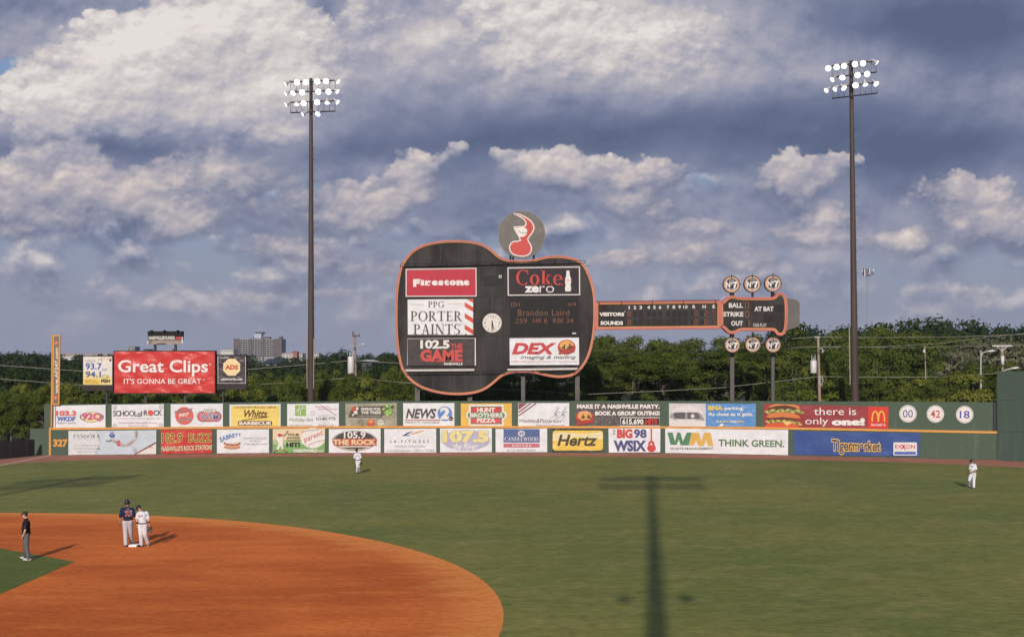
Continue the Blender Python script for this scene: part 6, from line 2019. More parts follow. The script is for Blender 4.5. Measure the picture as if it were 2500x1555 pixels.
house('warehouse', 'white flat building on the skyline at the left of the apartment tower', ZP(Pl((0, 870)), 0, 0, 1), 538, 570, 852.5, 862, 14, M_bwhite, M_bwhite, 0.8, 5)
house('warehouse', 'pink and white low building at the right of the apartment tower', ZP(Pl((0, 820)), 0, 0, 1), 688, 738, 863, 874, 14, M_bwhite, pm('pink_roof', (0.50, 0.30, 0.27), 0.8, 0.1), 2.5, 6)
house('warehouse', 'red gabled house on the skyline left of the left tower', ZP(Pl((0, 800)), 0, 0, 1), 714, 725, 860, 872, 8, pm('red_siding', (0.36, 0.13, 0.11), 0.8, 0.1), pm('red_roof', (0.30, 0.10, 0.09), 0.8, 0.1), 3, 2)
house('warehouse', 'white flat building on the skyline between the left tower and utility pole', ZP(Pl((0, 820)), 0, 0, 1), 762, 778, 862, 868, 12, M_bwhite, M_bwhite, 0.5, 3)
house('cottage', 'low house with a dark slate roof and white front below the apartment tower', ZP(Pl((0, 330)), 0, 0, 1), 641, 690, 888.5, 905, 12, M_bwhite, M_navy, 13, 3)
house('cottage', 'dark roofed house with a white gable right of the transformer pole', ZP(Pl((0, 230)), 0, 0, 1), 884, 908, 882, 905, 9, pm('dark_siding', (0.035, 0.045, 0.065), 0.7, 0.1), M_tank, 4, 2)
st = empty('steeple', (at(698, 880, 500).x, 500, 0), 'slender white church steeple below the apartment tower', 'steeple')
mb = MB(); a, b = at(694.5, 872, 500), at(701.5, 880, 500); mb.box(((a.x + b.x) / 2, 501, a.z / 2), (b.x - a.x, 2, a.z), M_bwhite); mb.build('tower', st)
mb = MB(); c = at(698, 865, 500); mb.lathe(((a.x + b.x) / 2, 501, a.z), (0, 0, 1), [(0, 0.55), (0.2, 0.5), (c.z - a.z, 0.02)], M_bwhite, 8); mb.build('spire', st)


# ------------------------------------------------------------------ trees
def leaf_mat(name, c1, c2, c3):
    m = bpy.data.materials.new(name)
    m.use_nodes = True
    nt = m.node_tree
    t = NT(nt)
    for n in list(nt.nodes):
        if n.type == 'BSDF_PRINCIPLED':
            nt.nodes.remove(n)
    out = [n for n in nt.nodes if n.type == 'OUTPUT_MATERIAL'][0]
    at_ = t.n('ShaderNodeAttribute', attribute_name='tint')
    oi = t.n('ShaderNodeObjectInfo')
    c = t.mix(at_.outputs['Fac'], c1, c2)
    c = t.mix(t.m('MULTIPLY', oi.outputs['Random'], 0.7), c, c3)
    df = t.n('ShaderNodeBsdfDiffuse')
    tr = t.n('ShaderNodeBsdfTranslucent')
    t.put(df.inputs[0], c)
    tc = t.v('MULTIPLY', c, (1.1, 1.0, 0.5))
    t.put(tr.inputs[0], tc)
    mx = t.n('ShaderNodeMixShader')
    mx.inputs[0].default_value = 0.22
    nt.links.new(df.outputs[0], mx.inputs[1])
    nt.links.new(tr.outputs[0], mx.inputs[2])
    nt.links.new(mx.outputs[0], out.inputs[0])
    return m


M_leaf = leaf_mat('leaves_green', (0.040, 0.066, 0.012, 1), (0.112, 0.140, 0.027, 1), (0.078, 0.094, 0.019, 1))
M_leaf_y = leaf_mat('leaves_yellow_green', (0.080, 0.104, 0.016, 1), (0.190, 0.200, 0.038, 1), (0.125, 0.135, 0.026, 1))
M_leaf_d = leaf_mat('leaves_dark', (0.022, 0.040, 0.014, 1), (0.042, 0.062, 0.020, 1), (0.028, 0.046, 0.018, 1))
M_leaf_g = leaf_mat('leaves_grey_green', (0.080, 0.092, 0.050, 1), (0.230, 0.220, 0.140, 1), (0.120, 0.130, 0.070, 1))
M_leaf_f = leaf_mat('leaves_far', (0.036, 0.050, 0.026, 1), (0.068, 0.082, 0.040, 1), (0.055, 0.068, 0.036, 1))
M_bark = pm('bark', (0.10, 0.080, 0.062), 0.9, 0.25, 1.0)
nrng = np.random.default_rng(12)


def crown_mesh(name, n_blob, n_leaf, leaf, mat, low=0.12, shape='round'):
    """unit tree crown (height 1, width about 1): leaf faces set in clumps over boughs, with gaps between"""
    g = nrng
    cs, rs = [], []
    while len(cs) < n_blob:
        p = g.uniform(-1, 1, 3)
        if np.linalg.norm(p) > 1:
            continue
        if np.linalg.norm(p) < 0.35 and g.random() < 0.7:
            continue
        if shape == 'cone':
            k = 1 - 0.65 * (p[2] + 1) / 2
        elif shape == 'bush':
            k = 1.0
        else:
            k = 1.0 - 0.25 * max(0.0, p[2])
        cs.append((p[0] * 0.42 * k, p[1] * 0.42 * k, low + (1 - low) * (0.52 + 0.43 * p[2])))
        rs.append(g.uniform(0.085, 0.20))
    cs, rs = np.array(cs), np.array(rs)
    per = n_leaf // n_blob
    V, Fc, T = [], [], []
    for c, r in zip(cs, rs):
        d = g.normal(size=(per, 3))
        d /= np.linalg.norm(d, axis=1)[:, None]
        d[:, 2] = np.where(d[:, 2] < -0.3, -d[:, 2] * 0.6, d[:, 2])
        rad = r * g.uniform(0.35, 1.1, per) ** 0.6
        pos = c + d * rad[:, None] * np.array([1.15, 1.15, 0.8])
        nrm = d * 1.3 + g.normal(size=(per, 3)) * 0.34 + np.array([0, 0, 0.30])
        nrm /= np.linalg.norm(nrm, axis=1)[:, None]
        a = np.cross(nrm, g.normal(size=(per, 3)))
        a /= np.linalg.norm(a, axis=1)[:, None]
        b = np.cross(nrm, a)
        sz = leaf * g.uniform(0.55, 1.35, per)[:, None]
        quad = np.stack([pos - a * sz, pos - b * sz * 0.62, pos + a * sz, pos + b * sz * 0.62], 1)
        V.append(quad.reshape(-1, 3))
        T.append(np.clip(g.normal(0.42, 0.12, per) + g.normal(0, 0.26), 0, 1))
    V = np.concatenate(V)
    T = np.concatenate(T)
    nf = len(V) // 4
    me = bpy.data.meshes.new(name)
    me.vertices.add(len(V))
    me.vertices.foreach_set('co', V.astype(np.float32).ravel())
    me.loops.add(nf * 4)
    me.loops.foreach_set('vertex_index', np.arange(nf * 4, dtype=np.int32))
    me.polygons.add(nf)
    me.polygons.foreach_set('loop_start', np.arange(0, nf * 4, 4, dtype=np.int32))
    me.polygons.foreach_set('loop_total', np.full(nf, 4, dtype=np.int32))
    at_ = me.attributes.new('tint', 'FLOAT', 'FACE')
    at_.data.foreach_set('value', T.astype(np.float32))
    me.materials.append(mat)
    me.update()
    return me, cs


def trunk_mesh(cs, n=9):
    mb = MB()
    top = Vector((0.01, 0, 0.62))
    pts = [Vector((0, 0, 0)), Vector((0.012, 0.006, 0.2)), Vector((-0.006, 0.0, 0.42)), top]
    rr = [0.030, 0.024, 0.018, 0.009]
    for i in range(3):
        mb.tube(pts[i], pts[i + 1], rr[i], rr[i + 1], M_bark, 8, i == 0)
    for i in range(n):
        c = Vector(cs[i])
        st_ = pts[1].lerp(pts[3], 0.15 + 0.8 * i / n)
        md = st_.lerp(c, 0.55) + Vector((0, 0, -0.03))
        mb.tube(st_, md, 0.011, 0.007, M_bark, 5, False)
        mb.tube(md, c, 0.007, 0.002, M_bark, 5, False)
    return unit('trunk', mb)


PROTO = {}
for key, mat, specs in (('green', M_leaf, ((24, 9000, 0.0145, 0.10, 'round'), (20, 8600, 0.015, 0.08, 'round'), (28, 9400, 0.0145, 0.12, 'round'))),
                        ('yellow', M_leaf_y, ((22, 4400, 0.022, 0.04, 'bush'), (18, 4200, 0.024, 0.04, 'bush'))),
                        ('bush', M_leaf, ((20, 4400, 0.022, 0.03, 'bush'), (17, 4200, 0.024, 0.03, 'bush'))),
                        ('dark', M_leaf_d, ((34, 3000, 0.028, 0.06, 'round'), (30, 2800, 0.030, 0.05, 'cone'))),
                        ('grey', M_leaf_g, ((60, 6600, 0.018, 0.10, 'round'),)),
                        ('far', M_leaf_f, ((26, 1500, 0.040, 0.04, 'round'), (24, 1400, 0.042, 0.04, 'bush')))):
    PROTO[key] = []
    for sp in specs:
        me, cs = crown_mesh('crown', sp[0], sp[1], sp[2], mat, sp[3], sp[4])
        PROTO[key].append((me, trunk_mesh(cs)))
TREES = {}


def tree(kind, px, top_y, Y, width, label, group, name='tree', base=0.0, lift=0.0):
    p = at(px, top_y, Y)
    h = p.z - base
    root = empty(name, (p.x, Y, base), label, 'tree' if name == 'tree' else 'bush', group)
    me, tm = rng.choice(PROTO[kind])
    rz = rng.uniform(0, 6.28)
    for nm, data in (('crown', me), ('trunk', tm)):
        o = bpy.data.objects.new(nm, data)
        o.parent = root
        o.rotation_euler = (0, 0, rz)
        sc = (width, width, h / 1.03)
        if nm == 'trunk':
            tw = max(width, h * 0.6)
            sc = (width, width, h)
        if nm == 'crown' and lift:
            o.location = (0, 0, h * lift)
            sc = (width, width, h * (1 - lift) / 1.03)
        o.scale = sc
        COL.objects.link(o)
    return root


def row(kinds, x0, x1, step, top_fn, jit, Y0, Y1, w0, w1, label, group, name='tree', lift=0.0):
    x = x0
    while x < x1:
        Y = rng.uniform(Y0, Y1)
        tree(rng.choice(kinds), x + rng.uniform(-0.3, 0.3) * step, top_fn(x) + rng.uniform(-jit, jit), Y, rng.uniform(w0, w1), label, group, name, 0.0, lift * rng.uniform(0.8, 1.2))
        x += step * rng.uniform(0.8, 1.2)


def lin(xs, ys):
    return lambda x: float(np.interp(x, xs, ys))


# left: bushes just beyond the wall
row(('yellow', 'bush'), -70, 125, 30, lin([-70, 20, 110], [926, 930, 948]), 8, 112, 116, 3.2, 4.6, 'yellowish green bush in the thicket left of the foul pole', 'bushes left of the foul pole', 'bush')
row(('bush', 'green'), -90, 125, 42, lin([-90, 60, 125], [930, 945, 962]), 8, 107, 110, 3.2, 4.4, 'leafy bush at the front of the thicket beside the padded fence', 'front bushes left of the foul pole', 'bush')
row(('bush', 'yellow'), 130, 610, 40, lin([130, 250, 420, 610], [938, 945, 952, 945]), 9, 111, 117, 3.4, 4.8, 'low green bush behind the billboards at the left', 'bushes behind the billboards', 'bush')
row(('bush', 'green'), 130, 640, 46, lin([130, 640], [915, 918]), 8, 121, 132, 4.6, 6.2, 'taller green bush showing over the low ones behind the billboards', 'taller bushes behind the billboards', 'bush')
row(('bush', 'yellow', 'green'), 600, 985, 38, lin([600, 680, 740, 800, 860, 920, 985], [918, 915, 912, 900, 905, 915, 905]), 9, 112, 118, 3.4, 5.0, 'sunlit green bush between the left tower and the guitar', 'bushes between tower and guitar', 'bush')
row(('bush', 'green'), 610, 990, 44, lin([610, 700, 800, 900, 990], [898, 896, 885, 895, 868]), 6, 124, 140, 4.6, 6.6, 'green tree standing behind the sunlit bushes by the transformer pole', 'trees behind the transformer pole')
# middle distance, trees with a darker leaf colour
row(('dark',), -60, 1000, 46, lin([-60, 20, 75, 130, 300, 560, 640, 700, 780, 850, 900, 1000], [866, 856, 858, 862, 884, 890, 880, 884, 868, 860, 862, 866]), 4, 200, 280, 8, 13, 'dark leaved tree in the wood below the left skyline', 'dark trees of the middle distance')
row(('dark',), -60, 1000, 52, lin([-60, 1000], [892, 895]), 6, 160, 190, 7, 10, 'dark leaved tree low in the wood behind the bushes', 'low dark trees of the middle distance')
row(('far',), -60, 1000, 30, lin([-60, 300, 470, 520, 700, 1000], [866, 864, 856, 862, 868, 864]), 4, 430, 620, 12, 19, 'hazy far tree along the left skyline', 'far trees on the left skyline')
row(('far',), -60, 1000, 40, lin([-60, 1000], [862, 864]), 2, 950, 1100, 22, 34, 'farthest hazy tree on the left skyline', 'farthest trees on the left skyline')
# behind and under the guitar
row(('green', 'bush'), 985, 1480, 46, lin([985, 1100, 1300, 1480], [885, 890, 880, 880]), 8, 120, 128, 5, 7, 'shaded tree behind the body of the guitar scoreboard', 'trees behind the guitar')
row(('bush',), 990, 1470, 44, lin([990, 1470], [930, 935]), 8, 112, 116, 3.4, 4.6, 'shaded bush under the body of the guitar scoreboard', 'bushes under the guitar', 'bush')
# right: tall wood
row(('green',), 1440, 2460, 62, lin([1440, 1500, 1600, 1800, 1940, 1990, 2050, 2110, 2170, 2240, 2330, 2420, 2460], [806, 800, 806, 806, 792, 789, 800, 786, 778, 792, 806, 815, 815]), 7, 142, 160, 8.5, 13, 'tall leafy green tree at the back of the wood right of the guitar body', 'tall trees of the right wood')
row(('green',), 1450, 1880, 58, lin([1440, 1700, 1880], [838, 842, 838]), 14, 126, 133, 6.5, 9.5, 'tree with a high leafy crown over dark undergrowth right of the guitar body', 'high crowned trees right of the guitar', lift=0.38)
row(('green', 'bush'), 1880, 2450, 56, lin([1880, 1900, 2100, 2300, 2450], [845, 845, 842, 858, 868]), 22, 124, 136, 6, 9.5, 'middle height green tree in the wood around the right tower', 'middle trees of the right wood')
row(('bush',), 1500, 1880, 78, lin([1500, 1880], [945, 940]), 16, 113, 118, 3.2, 5.0, 'low green bush below the guitar neck just behind the wall', 'bushes below the guitar neck', 'bush')
row(('bush', 'green', 'yellow'), 1880, 2460, 40, lin([1880, 2000, 2200, 2460], [910, 912, 905, 905]), 20, 112, 117, 3.8, 6.4, 'low green bush around the foot of the right tower', 'bushes around the right tower', 'bush')
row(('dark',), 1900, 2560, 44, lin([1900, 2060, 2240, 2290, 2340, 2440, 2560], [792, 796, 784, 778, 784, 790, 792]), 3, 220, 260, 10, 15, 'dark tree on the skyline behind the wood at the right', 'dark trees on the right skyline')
for px, ty, w_, lab in ((2405, 800, 9.5, 'large pale grey green tree with whitish leaves behind the plain green wall'), (2475, 800, 9, 'tall pale grey green tree at the right edge behind the plain green wall'), (2340, 826, 7, 'smaller pale grey green tree left of the two tall pale ones')):
    tree('grey', px, ty, 133 + (px % 7), w_, lab, 'pale grey green trees')
row(('green', 'bush'), 2450, 2950, 60, lin([2450, 2950], [845, 835]), 8, 122, 130, 5.5, 8, 'green tree behind the plain green wall at the right edge', 'trees behind the plain green wall')

# ------------------------------------------------------------------ people
def cloth(name, col, var=0.08):
    return pm(name, col, 0.85, var, 9.0, 0.012, 14.0, spec=0.15)


M_skin = pm('light_skin', (0.50, 0.27, 0.19), 0.55, 0.06, 12.0)
M_skin_d = pm('dark_skin', (0.115, 0.062, 0.042), 0.5, 0.06, 12.0)
M_skin_m = pm('brown_skin', (0.25, 0.125, 0.085), 0.5, 0.06, 12.0)
M_jw = cloth('white_jersey', (0.56, 0.56, 0.60))
M_pw = cloth('white_trousers', (0.56, 0.555, 0.58))
M_jn = cloth('navy_jersey', (0.016, 0.022, 0.050))
M_pg = cloth('grey_trousers', (0.42, 0.41, 0.43))
M_ub = cloth('black_shirt', (0.014, 0.011, 0.016))
M_ug = cloth('charcoal_trousers', (0.110, 0.104, 0.108))
M_capb = pm('black_cap_cloth', (0.014, 0.012, 0.015), 0.7, 0.1, 8.0)
M_helm = pm('navy_helmet_gloss', (0.012, 0.016, 0.040), 0.15, 0.05, 4.0)
M_shoe = pm('dark_shoe', (0.020, 0.022, 0.045), 0.4, 0.1, 8.0)
M_shoeg = pm('pale_grey_shoe', (0.42, 0.40, 0.38), 0.5, 0.1, 8.0)
M_leather = pm('black_glove_leather', (0.022, 0.018, 0.017), 0.5, 0.25, 9.0, 0.02, 12.0)
M_leather2 = pm('brown_glove_leather', (0.105, 0.055, 0.035), 0.5, 0.25, 9.0, 0.02, 12.0)
M_hair = pm('dark_hair', (0.03, 0.02, 0.015), 0.7, 0.2, 20.0)
M_eye = pm('dark_eye', (0.02, 0.015, 0.012), 0.2, 0.0)
M_lip = pm('lip', (0.30, 0.11, 0.09), 0.5, 0.05)
M_redl = ink(190, 44, 58)
M_piping = pm('navy_piping', (0.03, 0.03, 0.05), 0.7, 0.1)


def fuse(mb, name, mat, parent, voxel=0.010, smooth=4):
    """fuse overlapping closed shapes into one continuous skin"""
    me = bpy.data.meshes.new(name)
    base = parent.location
    me.from_pydata([v - base for v in mb.v], [], mb.f)
    ob = bpy.data.objects.new(name, me)
    COL.objects.link(ob)
    r = ob.modifiers.new('r', 'REMESH')
    r.mode = 'VOXEL'
    r.voxel_size = voxel
    sm = ob.modifiers.new('s', 'SMOOTH')
    sm.iterations = smooth
    sm.factor = 0.5
    dg = bpy.context.evaluated_depsgraph_get()
    m2 = bpy.data.meshes.new_from_object(ob.evaluated_get(dg))
    m2.name = name
    bpy.data.objects.remove(ob)
    m2.materials.clear()
    m2.materials.append(mat)
    m2.polygons.foreach_set('use_smooth', [True] * len(m2.polygons))
    o = bpy.data.objects.new(name, m2)
    o.parent = parent
    COL.objects.link(o)
    return o


def limb(mb, pts, rs):
    for i in range(len(pts) - 1):
        mb.tube(pts[i], pts[i + 1], rs[i], rs[i + 1], None, 14)
    for p, r in zip(pts, rs):
        mb.ell(p, (r, r, r), None, None, 14, 9)


def hand(mb, wr, tip, side, curl=0.35):
    """palm, four unequal fingers bent at the knuckles, thumb from the side of the palm"""
    d = (tip - wr).normalized()
    s = side - d * side.dot(d)
    s.normalize()
    n = d.cross(s)
    palm = wr + d * 0.055
    rot = Matrix((s, n, d)).transposed()
    mb.ell(palm, (0.042, 0.020, 0.060), None, rot, 12, 9)
    for k, (off, ln) in enumerate(((-0.031, 0.066), (-0.011, 0.080), (0.010, 0.076), (0.030, 0.060))):
        a = palm + d * 0.042 + s * off
        b = a + (d + n * 0.25 * curl) .normalized() * ln * 0.55
        c = b + (d + n * 1.4 * curl).normalized() * ln * 0.50
        limb(mb, [a, b, c], [0.0105, 0.010, 0.0085])
    a = palm - s * 0.036 - d * 0.02
    b = a + (d * 0.6 - s * 0.8).normalized() * 0.038
    c = b + (d * 0.95 - s * 0.3).normalized() * 0.032
    limb(mb, [a, b, c], [0.014, 0.012, 0.010])


def person(label, foot, P, face, yaw, cols, cap='cap', sleeve=0.62, group=None):
    """P: joint positions in the world; face: where the head looks; yaw: turn of the trunk (0 = facing the camera)"""
    root = empty('person', foot, label, 'person', group)
    skin = cols['skin']
    face = Vector(face).normalized()
    up = (P['head'] - P['neck']).normalized()
    up = (up * 0.7 + Vector((0, 0, 1)) * 0.6).normalized()
    side = face.cross(up).normalized()
    upf = side.cross(face).normalized()
    HR = Matrix((side, face, upf)).transposed()
    hd = P['head']
    TR = Matrix.Rotation(yaw, 3, 'Z')
    mb = MB()
    mb.ell(hd + upf * 0.015, (0.077, 0.098, 0.108), None, HR, 18, 12)
    mb.ell(hd - upf * 0.062 + face * 0.028, (0.055, 0.060, 0.060), None, HR, 14, 9)
    mb.ell(hd - upf * 0.018 + face * 0.102, (0.013, 0.022, 0.024), None, HR, 10, 7)
    for sx in (-1, 1):
        mb.ell(hd + side * 0.078 * sx - upf * 0.012 - face * 0.005, (0.012, 0.022, 0.034), None, HR, 10, 7)
    limb(mb, [hd - upf * 0.06 - face * 0.012, P['neck'] - Vector((0, 0, 0.02))], [0.055, 0.062])
    sm = (P['shL'] + P['shR']) / 2
    pv = P['pelvis']
    wid = max(0.155, min(0.20, (P['shR'] - P['shL']).length * 0.42))
    ch = sm.lerp(pv, 0.28)
    bl = sm.lerp(pv, 0.64) + P.get('belly', Vector((0, 0, 0)))
    mb.ell(ch, (wid, 0.118, 0.20), None, TR, 18, 12)
    mb.ell(bl, (wid * 0.86, 0.115 + P.get('bulk', 0), 0.20), None, TR, 18, 12)
    mb.ell(pv, (0.165, 0.120, 0.13), None, TR, 18, 12)
    for k in 'LR':
        limb(mb, [sm.lerp(P['sh' + k], 0.3), P['sh' + k], P['el' + k], P['wr' + k]], [0.07, 0.062, 0.045, 0.030])
        hand(mb, P['wr' + k], P['hd' + k], Vector(P.get('hs' + k, (0, -1, 0))))
        limb(mb, [P['hip' + k], P['kn' + k], P['an' + k]], [0.092, 0.062, 0.040])
        toe = P['toe' + k]
        an = P['an' + k]
        limb(mb, [Vector((an.x, an.y, 0.05)), Vector((toe.x, toe.y, 0.035))], [0.038, 0.030])
        limb(mb, [an, Vector((an.x, an.y, 0.05))], [0.04, 0.038])
    body = fuse(mb, 'body', skin, root, 0.0085, 3)
    # face
    for sx in (-1, 1):
        m = MB(); m.ell(hd + face * 0.088 + side * 0.032 * sx + upf * 0.012, (0.012, 0.008, 0.007), M_eye, HR, 8, 5); m.build('eye', root)
    m = MB(); m.ell(hd + face * 0.086 - upf * 0.058, (0.022, 0.008, 0.007), M_lip, HR, 8, 5); m.build('mouth', root)
    m = MB()
    m.ell(hd + upf * 0.022 - face * 0.014, (0.083, 0.096, 0.104), None, HR, 18, 12)
    # trim to the back and top of the head
    keep = MB()
    for f in m.f:
        c = sum((m.v[i] for i in f), Vector((0, 0, 0))) / len(f) - hd
        if c.dot(upf) > 0.055 or (c.dot(face) < -0.01 and c.dot(upf) > -0.06):
            keep.f.append(f)
    keep.v, keep.mi, keep.mats = m.v, [0] * len(keep.f), [cols.get('hair', M_hair)]
    keep.build('hair', root, True)
    # jersey
    mb = MB()
    mb.ell(ch, (wid + 0.028, 0.148, 0.205), None, TR, 18, 12)
    mb.ell(bl, (wid * 0.92 + 0.026, 0.148 + P.get('bulk', 0), 0.21), None, TR, 18, 12)
    mb.ell(pv + Vector((0, 0, 0.055)), (0.182, 0.145 + P.get('bulk', 0) * 0.5, 0.085), None, TR, 18, 12)
    limb(mb, [P['neck'] - Vector((0, 0, 0.055)), ch], [0.082, 0.13])
    for k in 'LR':
        e = P['sh' + k].lerp(P['el' + k], sleeve + 0.22)
        limb(mb, [sm.lerp(P['sh' + k], 0.2) - Vector((0, 0, 0.02)), P['sh' + k], e], [0.088, 0.076, 0.080])
    jer = fuse(mb, 'jersey', cols['jersey'], root, 0.012, 4)
    # trousers
    mb = MB()
    mb.ell(pv - Vector((0, 0, 0.03)), (0.178, 0.138, 0.145), None, TR, 18, 12)
    for k in 'LR':
        an = P['an' + k]
        limb(mb, [P['hip' + k], P['hip' + k].lerp(P['kn' + k], 0.5), P['kn' + k], P['kn' + k].lerp(an, 0.5), Vector((an.x, an.y, max(an.z, 0.09)))], [0.122, 0.108, 0.092, 0.084, 0.076])
    fuse(mb, 'trousers', cols['pants'], root, 0.012, 4)
    # belt
    m = MB(); m.lathe(pv + Vector((0, 0, 0.02)), (0, 0, 1), [(-0.02, 0.172), (0.02, 0.176)], M_capb, 20); m.build('belt', root)
    # shoes
    for k in 'LR':
        mb = MB()
        an, toe = P['an' + k], P['toe' + k]
        a = Vector((an.x, an.y, 0.048))
        d = Vector((toe.x - an.x, toe.y - an.y, 0))
        d = d.normalized() if d.length > 1e-4 else Vector((0, -1, 0))
        limb(mb, [a - d * 0.055, a + d * 0.05, a + d * 0.18], [0.048, 0.050, 0.040])
        limb(mb, [a, a + Vector((0, 0, 0.05))], [0.05, 0.046])
        fuse(mb, 'shoe', cols['shoe'], root, 0.010, 2)
    # cap or helmet
    m = MB()
    cm = M_helm if cap == 'helmet' else M_capb
    R1 = (0.112, 0.128, 0.125) if cap == 'helmet' else (0.094, 0.112, 0.098)
    vs, fs = [], []
    nu, nv = 20, 7
    lowest = 1.75 if cap == 'helmet' else 1.62
    for j in range(nv + 1):
        th = lowest * j / nv
        for i in range(nu):
            ph = 6.28319 * i / nu
            vs.append(hd + upf * (0.030 if cap == 'helmet' else 0.036) + HR @ Vector((R1[0] * math.sin(th) * math.cos(ph), R1[1] * math.sin(th) * math.sin(ph) - 0.008, R1[2] * math.cos(th))))
    for j in range(nv):
        for i in range(nu):
            fs.append((j * nu + i, (j + 1) * nu + i, (j + 1) * nu + (i + 1) % nu, j * nu + (i + 1) % nu))
    m.add(vs, fs, cm)
    cp = m.build('helmet' if cap == 'helmet' else 'cap', root, True)
    m = MB()
    vs = []
    n = 12
    for lay in (0, -0.008):
        for i in range(n + 1):
            a = -1.15 + 2.3 * i / n
            for rad, dz in ((0.092, 0.034), (0.175 if cap == 'cap' else 0.185, 0.018 - 0.02 * abs(math.sin(a)))):
                vs.append(hd + HR @ Vector((math.sin(a) * 0.092, math.cos(a) * rad if rad < 0.1 else 0.03 + math.cos(a) * 0.148, dz + lay + 0.012)))
    k = 2 * (n + 1)
    fs = []
    for i in range(n):
        a = 2 * i
        fs += [(a, a + 1, a + 3, a + 2), (k + a, k + a + 2, k + a + 3, k + a + 1), (a + 1, k + a + 1, k + a + 3, a + 3)]
    m.add(vs, fs, cm)
    m.build('brim', cp)
    if cap == 'helmet':
        for sx in (-1, 1):
            m = MB(); m.ell(hd + side * 0.098 * sx - upf * 0.02 + face * 0.005, (0.02, 0.055, 0.072), cm, HR, 12, 8); m.build('ear_flap', cp, True)
    return root, jer


def decal(root, jer, mesh2d, quad, mat, name, off=0.006):
    """lettering lying on the cloth: each point is set on the surface it covers, seen from the field side"""
    vs, fs = mesh2d
    ax, bx = min(v[0] for v in vs), max(v[0] for v in vs)
    ay, by = min(v[1] for v in vs), max(v[1] for v in vs)
    me = jer.data
    base = root.location
    tree_ = BVHTree.FromPolygons([v.co + base for v in me.vertices], [tuple(p.vertices) for p in me.polygons])
    o = Vector((0, 0, H))
    out = []
    t0, t1, t2, t3 = [Vector(q) for q in quad]
    for v in vs:
        a, b = (v[0] - ax) / (bx - ax), (v[1] - ay) / (by - ay)
        q = t3.lerp(t2, a).lerp(t0.lerp(t1, a), b)
        d = Vector(((q.x - CX) / F, 1, -(q.y - YH) / F)).normalized()
        hit = tree_.ray_cast(o, d)
        p = hit[0] if hit[0] is not None else (out[-1] if out else o + d * base.y)
        out.append(p - d * off)
    mesh_obj(name, out, fs, mat, root)


def glove(label, c, d, side, mat, size=1.0):
    """fielder's glove: padded heel, four stalls, thumb and webbing, hanging open"""
    root = empty('baseball_glove', c, label, 'baseball glove', 'fielding gloves')
    d = Vector(d).normalized()
    s = Vector(side)
    s = (s - d * s.dot(d)).normalized()
    n = d.cross(s)
    rot = Matrix((s, n, d)).transposed()
    mb = MB()
    c = Vector(c)
    mb.ell(c, (0.085 * size, 0.045 * size, 0.085 * size), None, rot, 14, 10)
    for off, ln in ((-0.055, 0.09), (-0.02, 0.115), (0.018, 0.115), (0.052, 0.10)):
        a = c + d * 0.05 * size + s * off * size
        b = a + (d * 1.0 + n * 0.25) * ln * size
        limb(mb, [a, b], [0.026 * size, 0.022 * size])
    a = c - s * 0.07 * size
    b = a + (d * 0.8 - s * 0.55) * 0.12 * size
    limb(mb, [a, b], [0.032 * size, 0.024 * size])
    fuse(mb, 'leather', mat, root, 0.012, 3)
    mb = MB()
    q = [c - s * 0.03 * size + d * 0.08 * size + n * 0.012, c - s * 0.12 * size + d * 0.09 * size + n * 0.012, c - s * 0.105 * size + d * 0.16 * size + n * 0.012, c - s * 0.035 * size + d * 0.15 * size + n * 0.012]
    mb.add(q + [p + n * 0.01 for p in q], [(0, 1, 2, 3), (7, 6, 5, 4), (0, 4, 5, 1), (1, 5, 6, 2), (2, 6, 7, 3), (3, 7, 4, 0)], mat)
    mb.build('webbing', root)
    return root


def joints(crop, Y0, **kw):
    x0, y0, sc = crop
    out = {}
    for k, v in kw.items():
        if k in ('belly', 'bulk', 'hsL', 'hsR'):
            out[k] = Vector(v) if k == 'belly' else v
            continue
        if k.startswith('toe') or k.startswith('an'):
            g = gnd(x0 + v[0] / sc, y0 + v[1] / sc)
            out[k] = Vector((g.x, g.y, 0.09 if k.startswith('an') else 0.0))
            continue
        out[k] = at(x0 + v[0] / sc, y0 + v[1] / sc, Y0 + (v[2] if len(v) > 2 else 0.0))
    return out


def cq(crop, pts):
    return [(crop[0] + x / crop[2], crop[1] + y / crop[2]) for x, y in pts]


C1 = (280, 1210, 10.8)
# runner, back to the camera
Y0 = gnd(310, 1210 + 1345 / 10.8).y
J = joints(C1, Y0 + 0.15, head=(330, 188), neck=(335, 280), shL=(200, 350), shR=(468, 345), elL=(150, 565, 0.0), wrL=(140, 715, -0.05), hdL=(132, 810, -0.05),
           elR=(508, 545, 0.05), wrR=(440, 640, 0.30), hdR=(380, 680, 0.32), pelvis=(338, 640), hipL=(275, 690), hipR=(402, 690), knL=(283, 985, 0.0), knR=(415, 970, 0.18),
           anL=(290, 1340), anR=(440, 1288), toeL=(262, 1330), toeR=(405, 1272), hsL=(0, 1, 0), hsR=(0, 0, 1))
g = gnd(310, 1210 + 1345 / 10.8)
root, jer = person('base runner seen from behind in navy helmet, navy jersey and grey trousers', (J['pelvis'].x, Y0 + 0.15, 0), J, (-0.35, 1, -0.1), math.pi, dict(skin=M_skin_m, jersey=M_jn, pants=M_pg, shoe=M_shoe), 'helmet')
tm = text_mesh('23', 0.05)
decal(root, jer, tm, cq(C1, [(265, 385), (462, 375), (455, 538), (275, 548)]), ink(226, 190, 195), 'lettering', 0.006)
decal(root, jer, text_mesh('23', 0.01), cq(C1, [(272, 393), (455, 383), (448, 530), (282, 540)]), M_redl, 'lettering', 0.012)
decal(root, jer, ([(0, 0), (1, 0), (1, 1), (0, 1)], [(0, 1, 2, 3)]), cq(C1, [(344, 330), (364, 330), (364, 355), (344, 355)]), ink(200, 200, 220), 'emblem', 0.006)
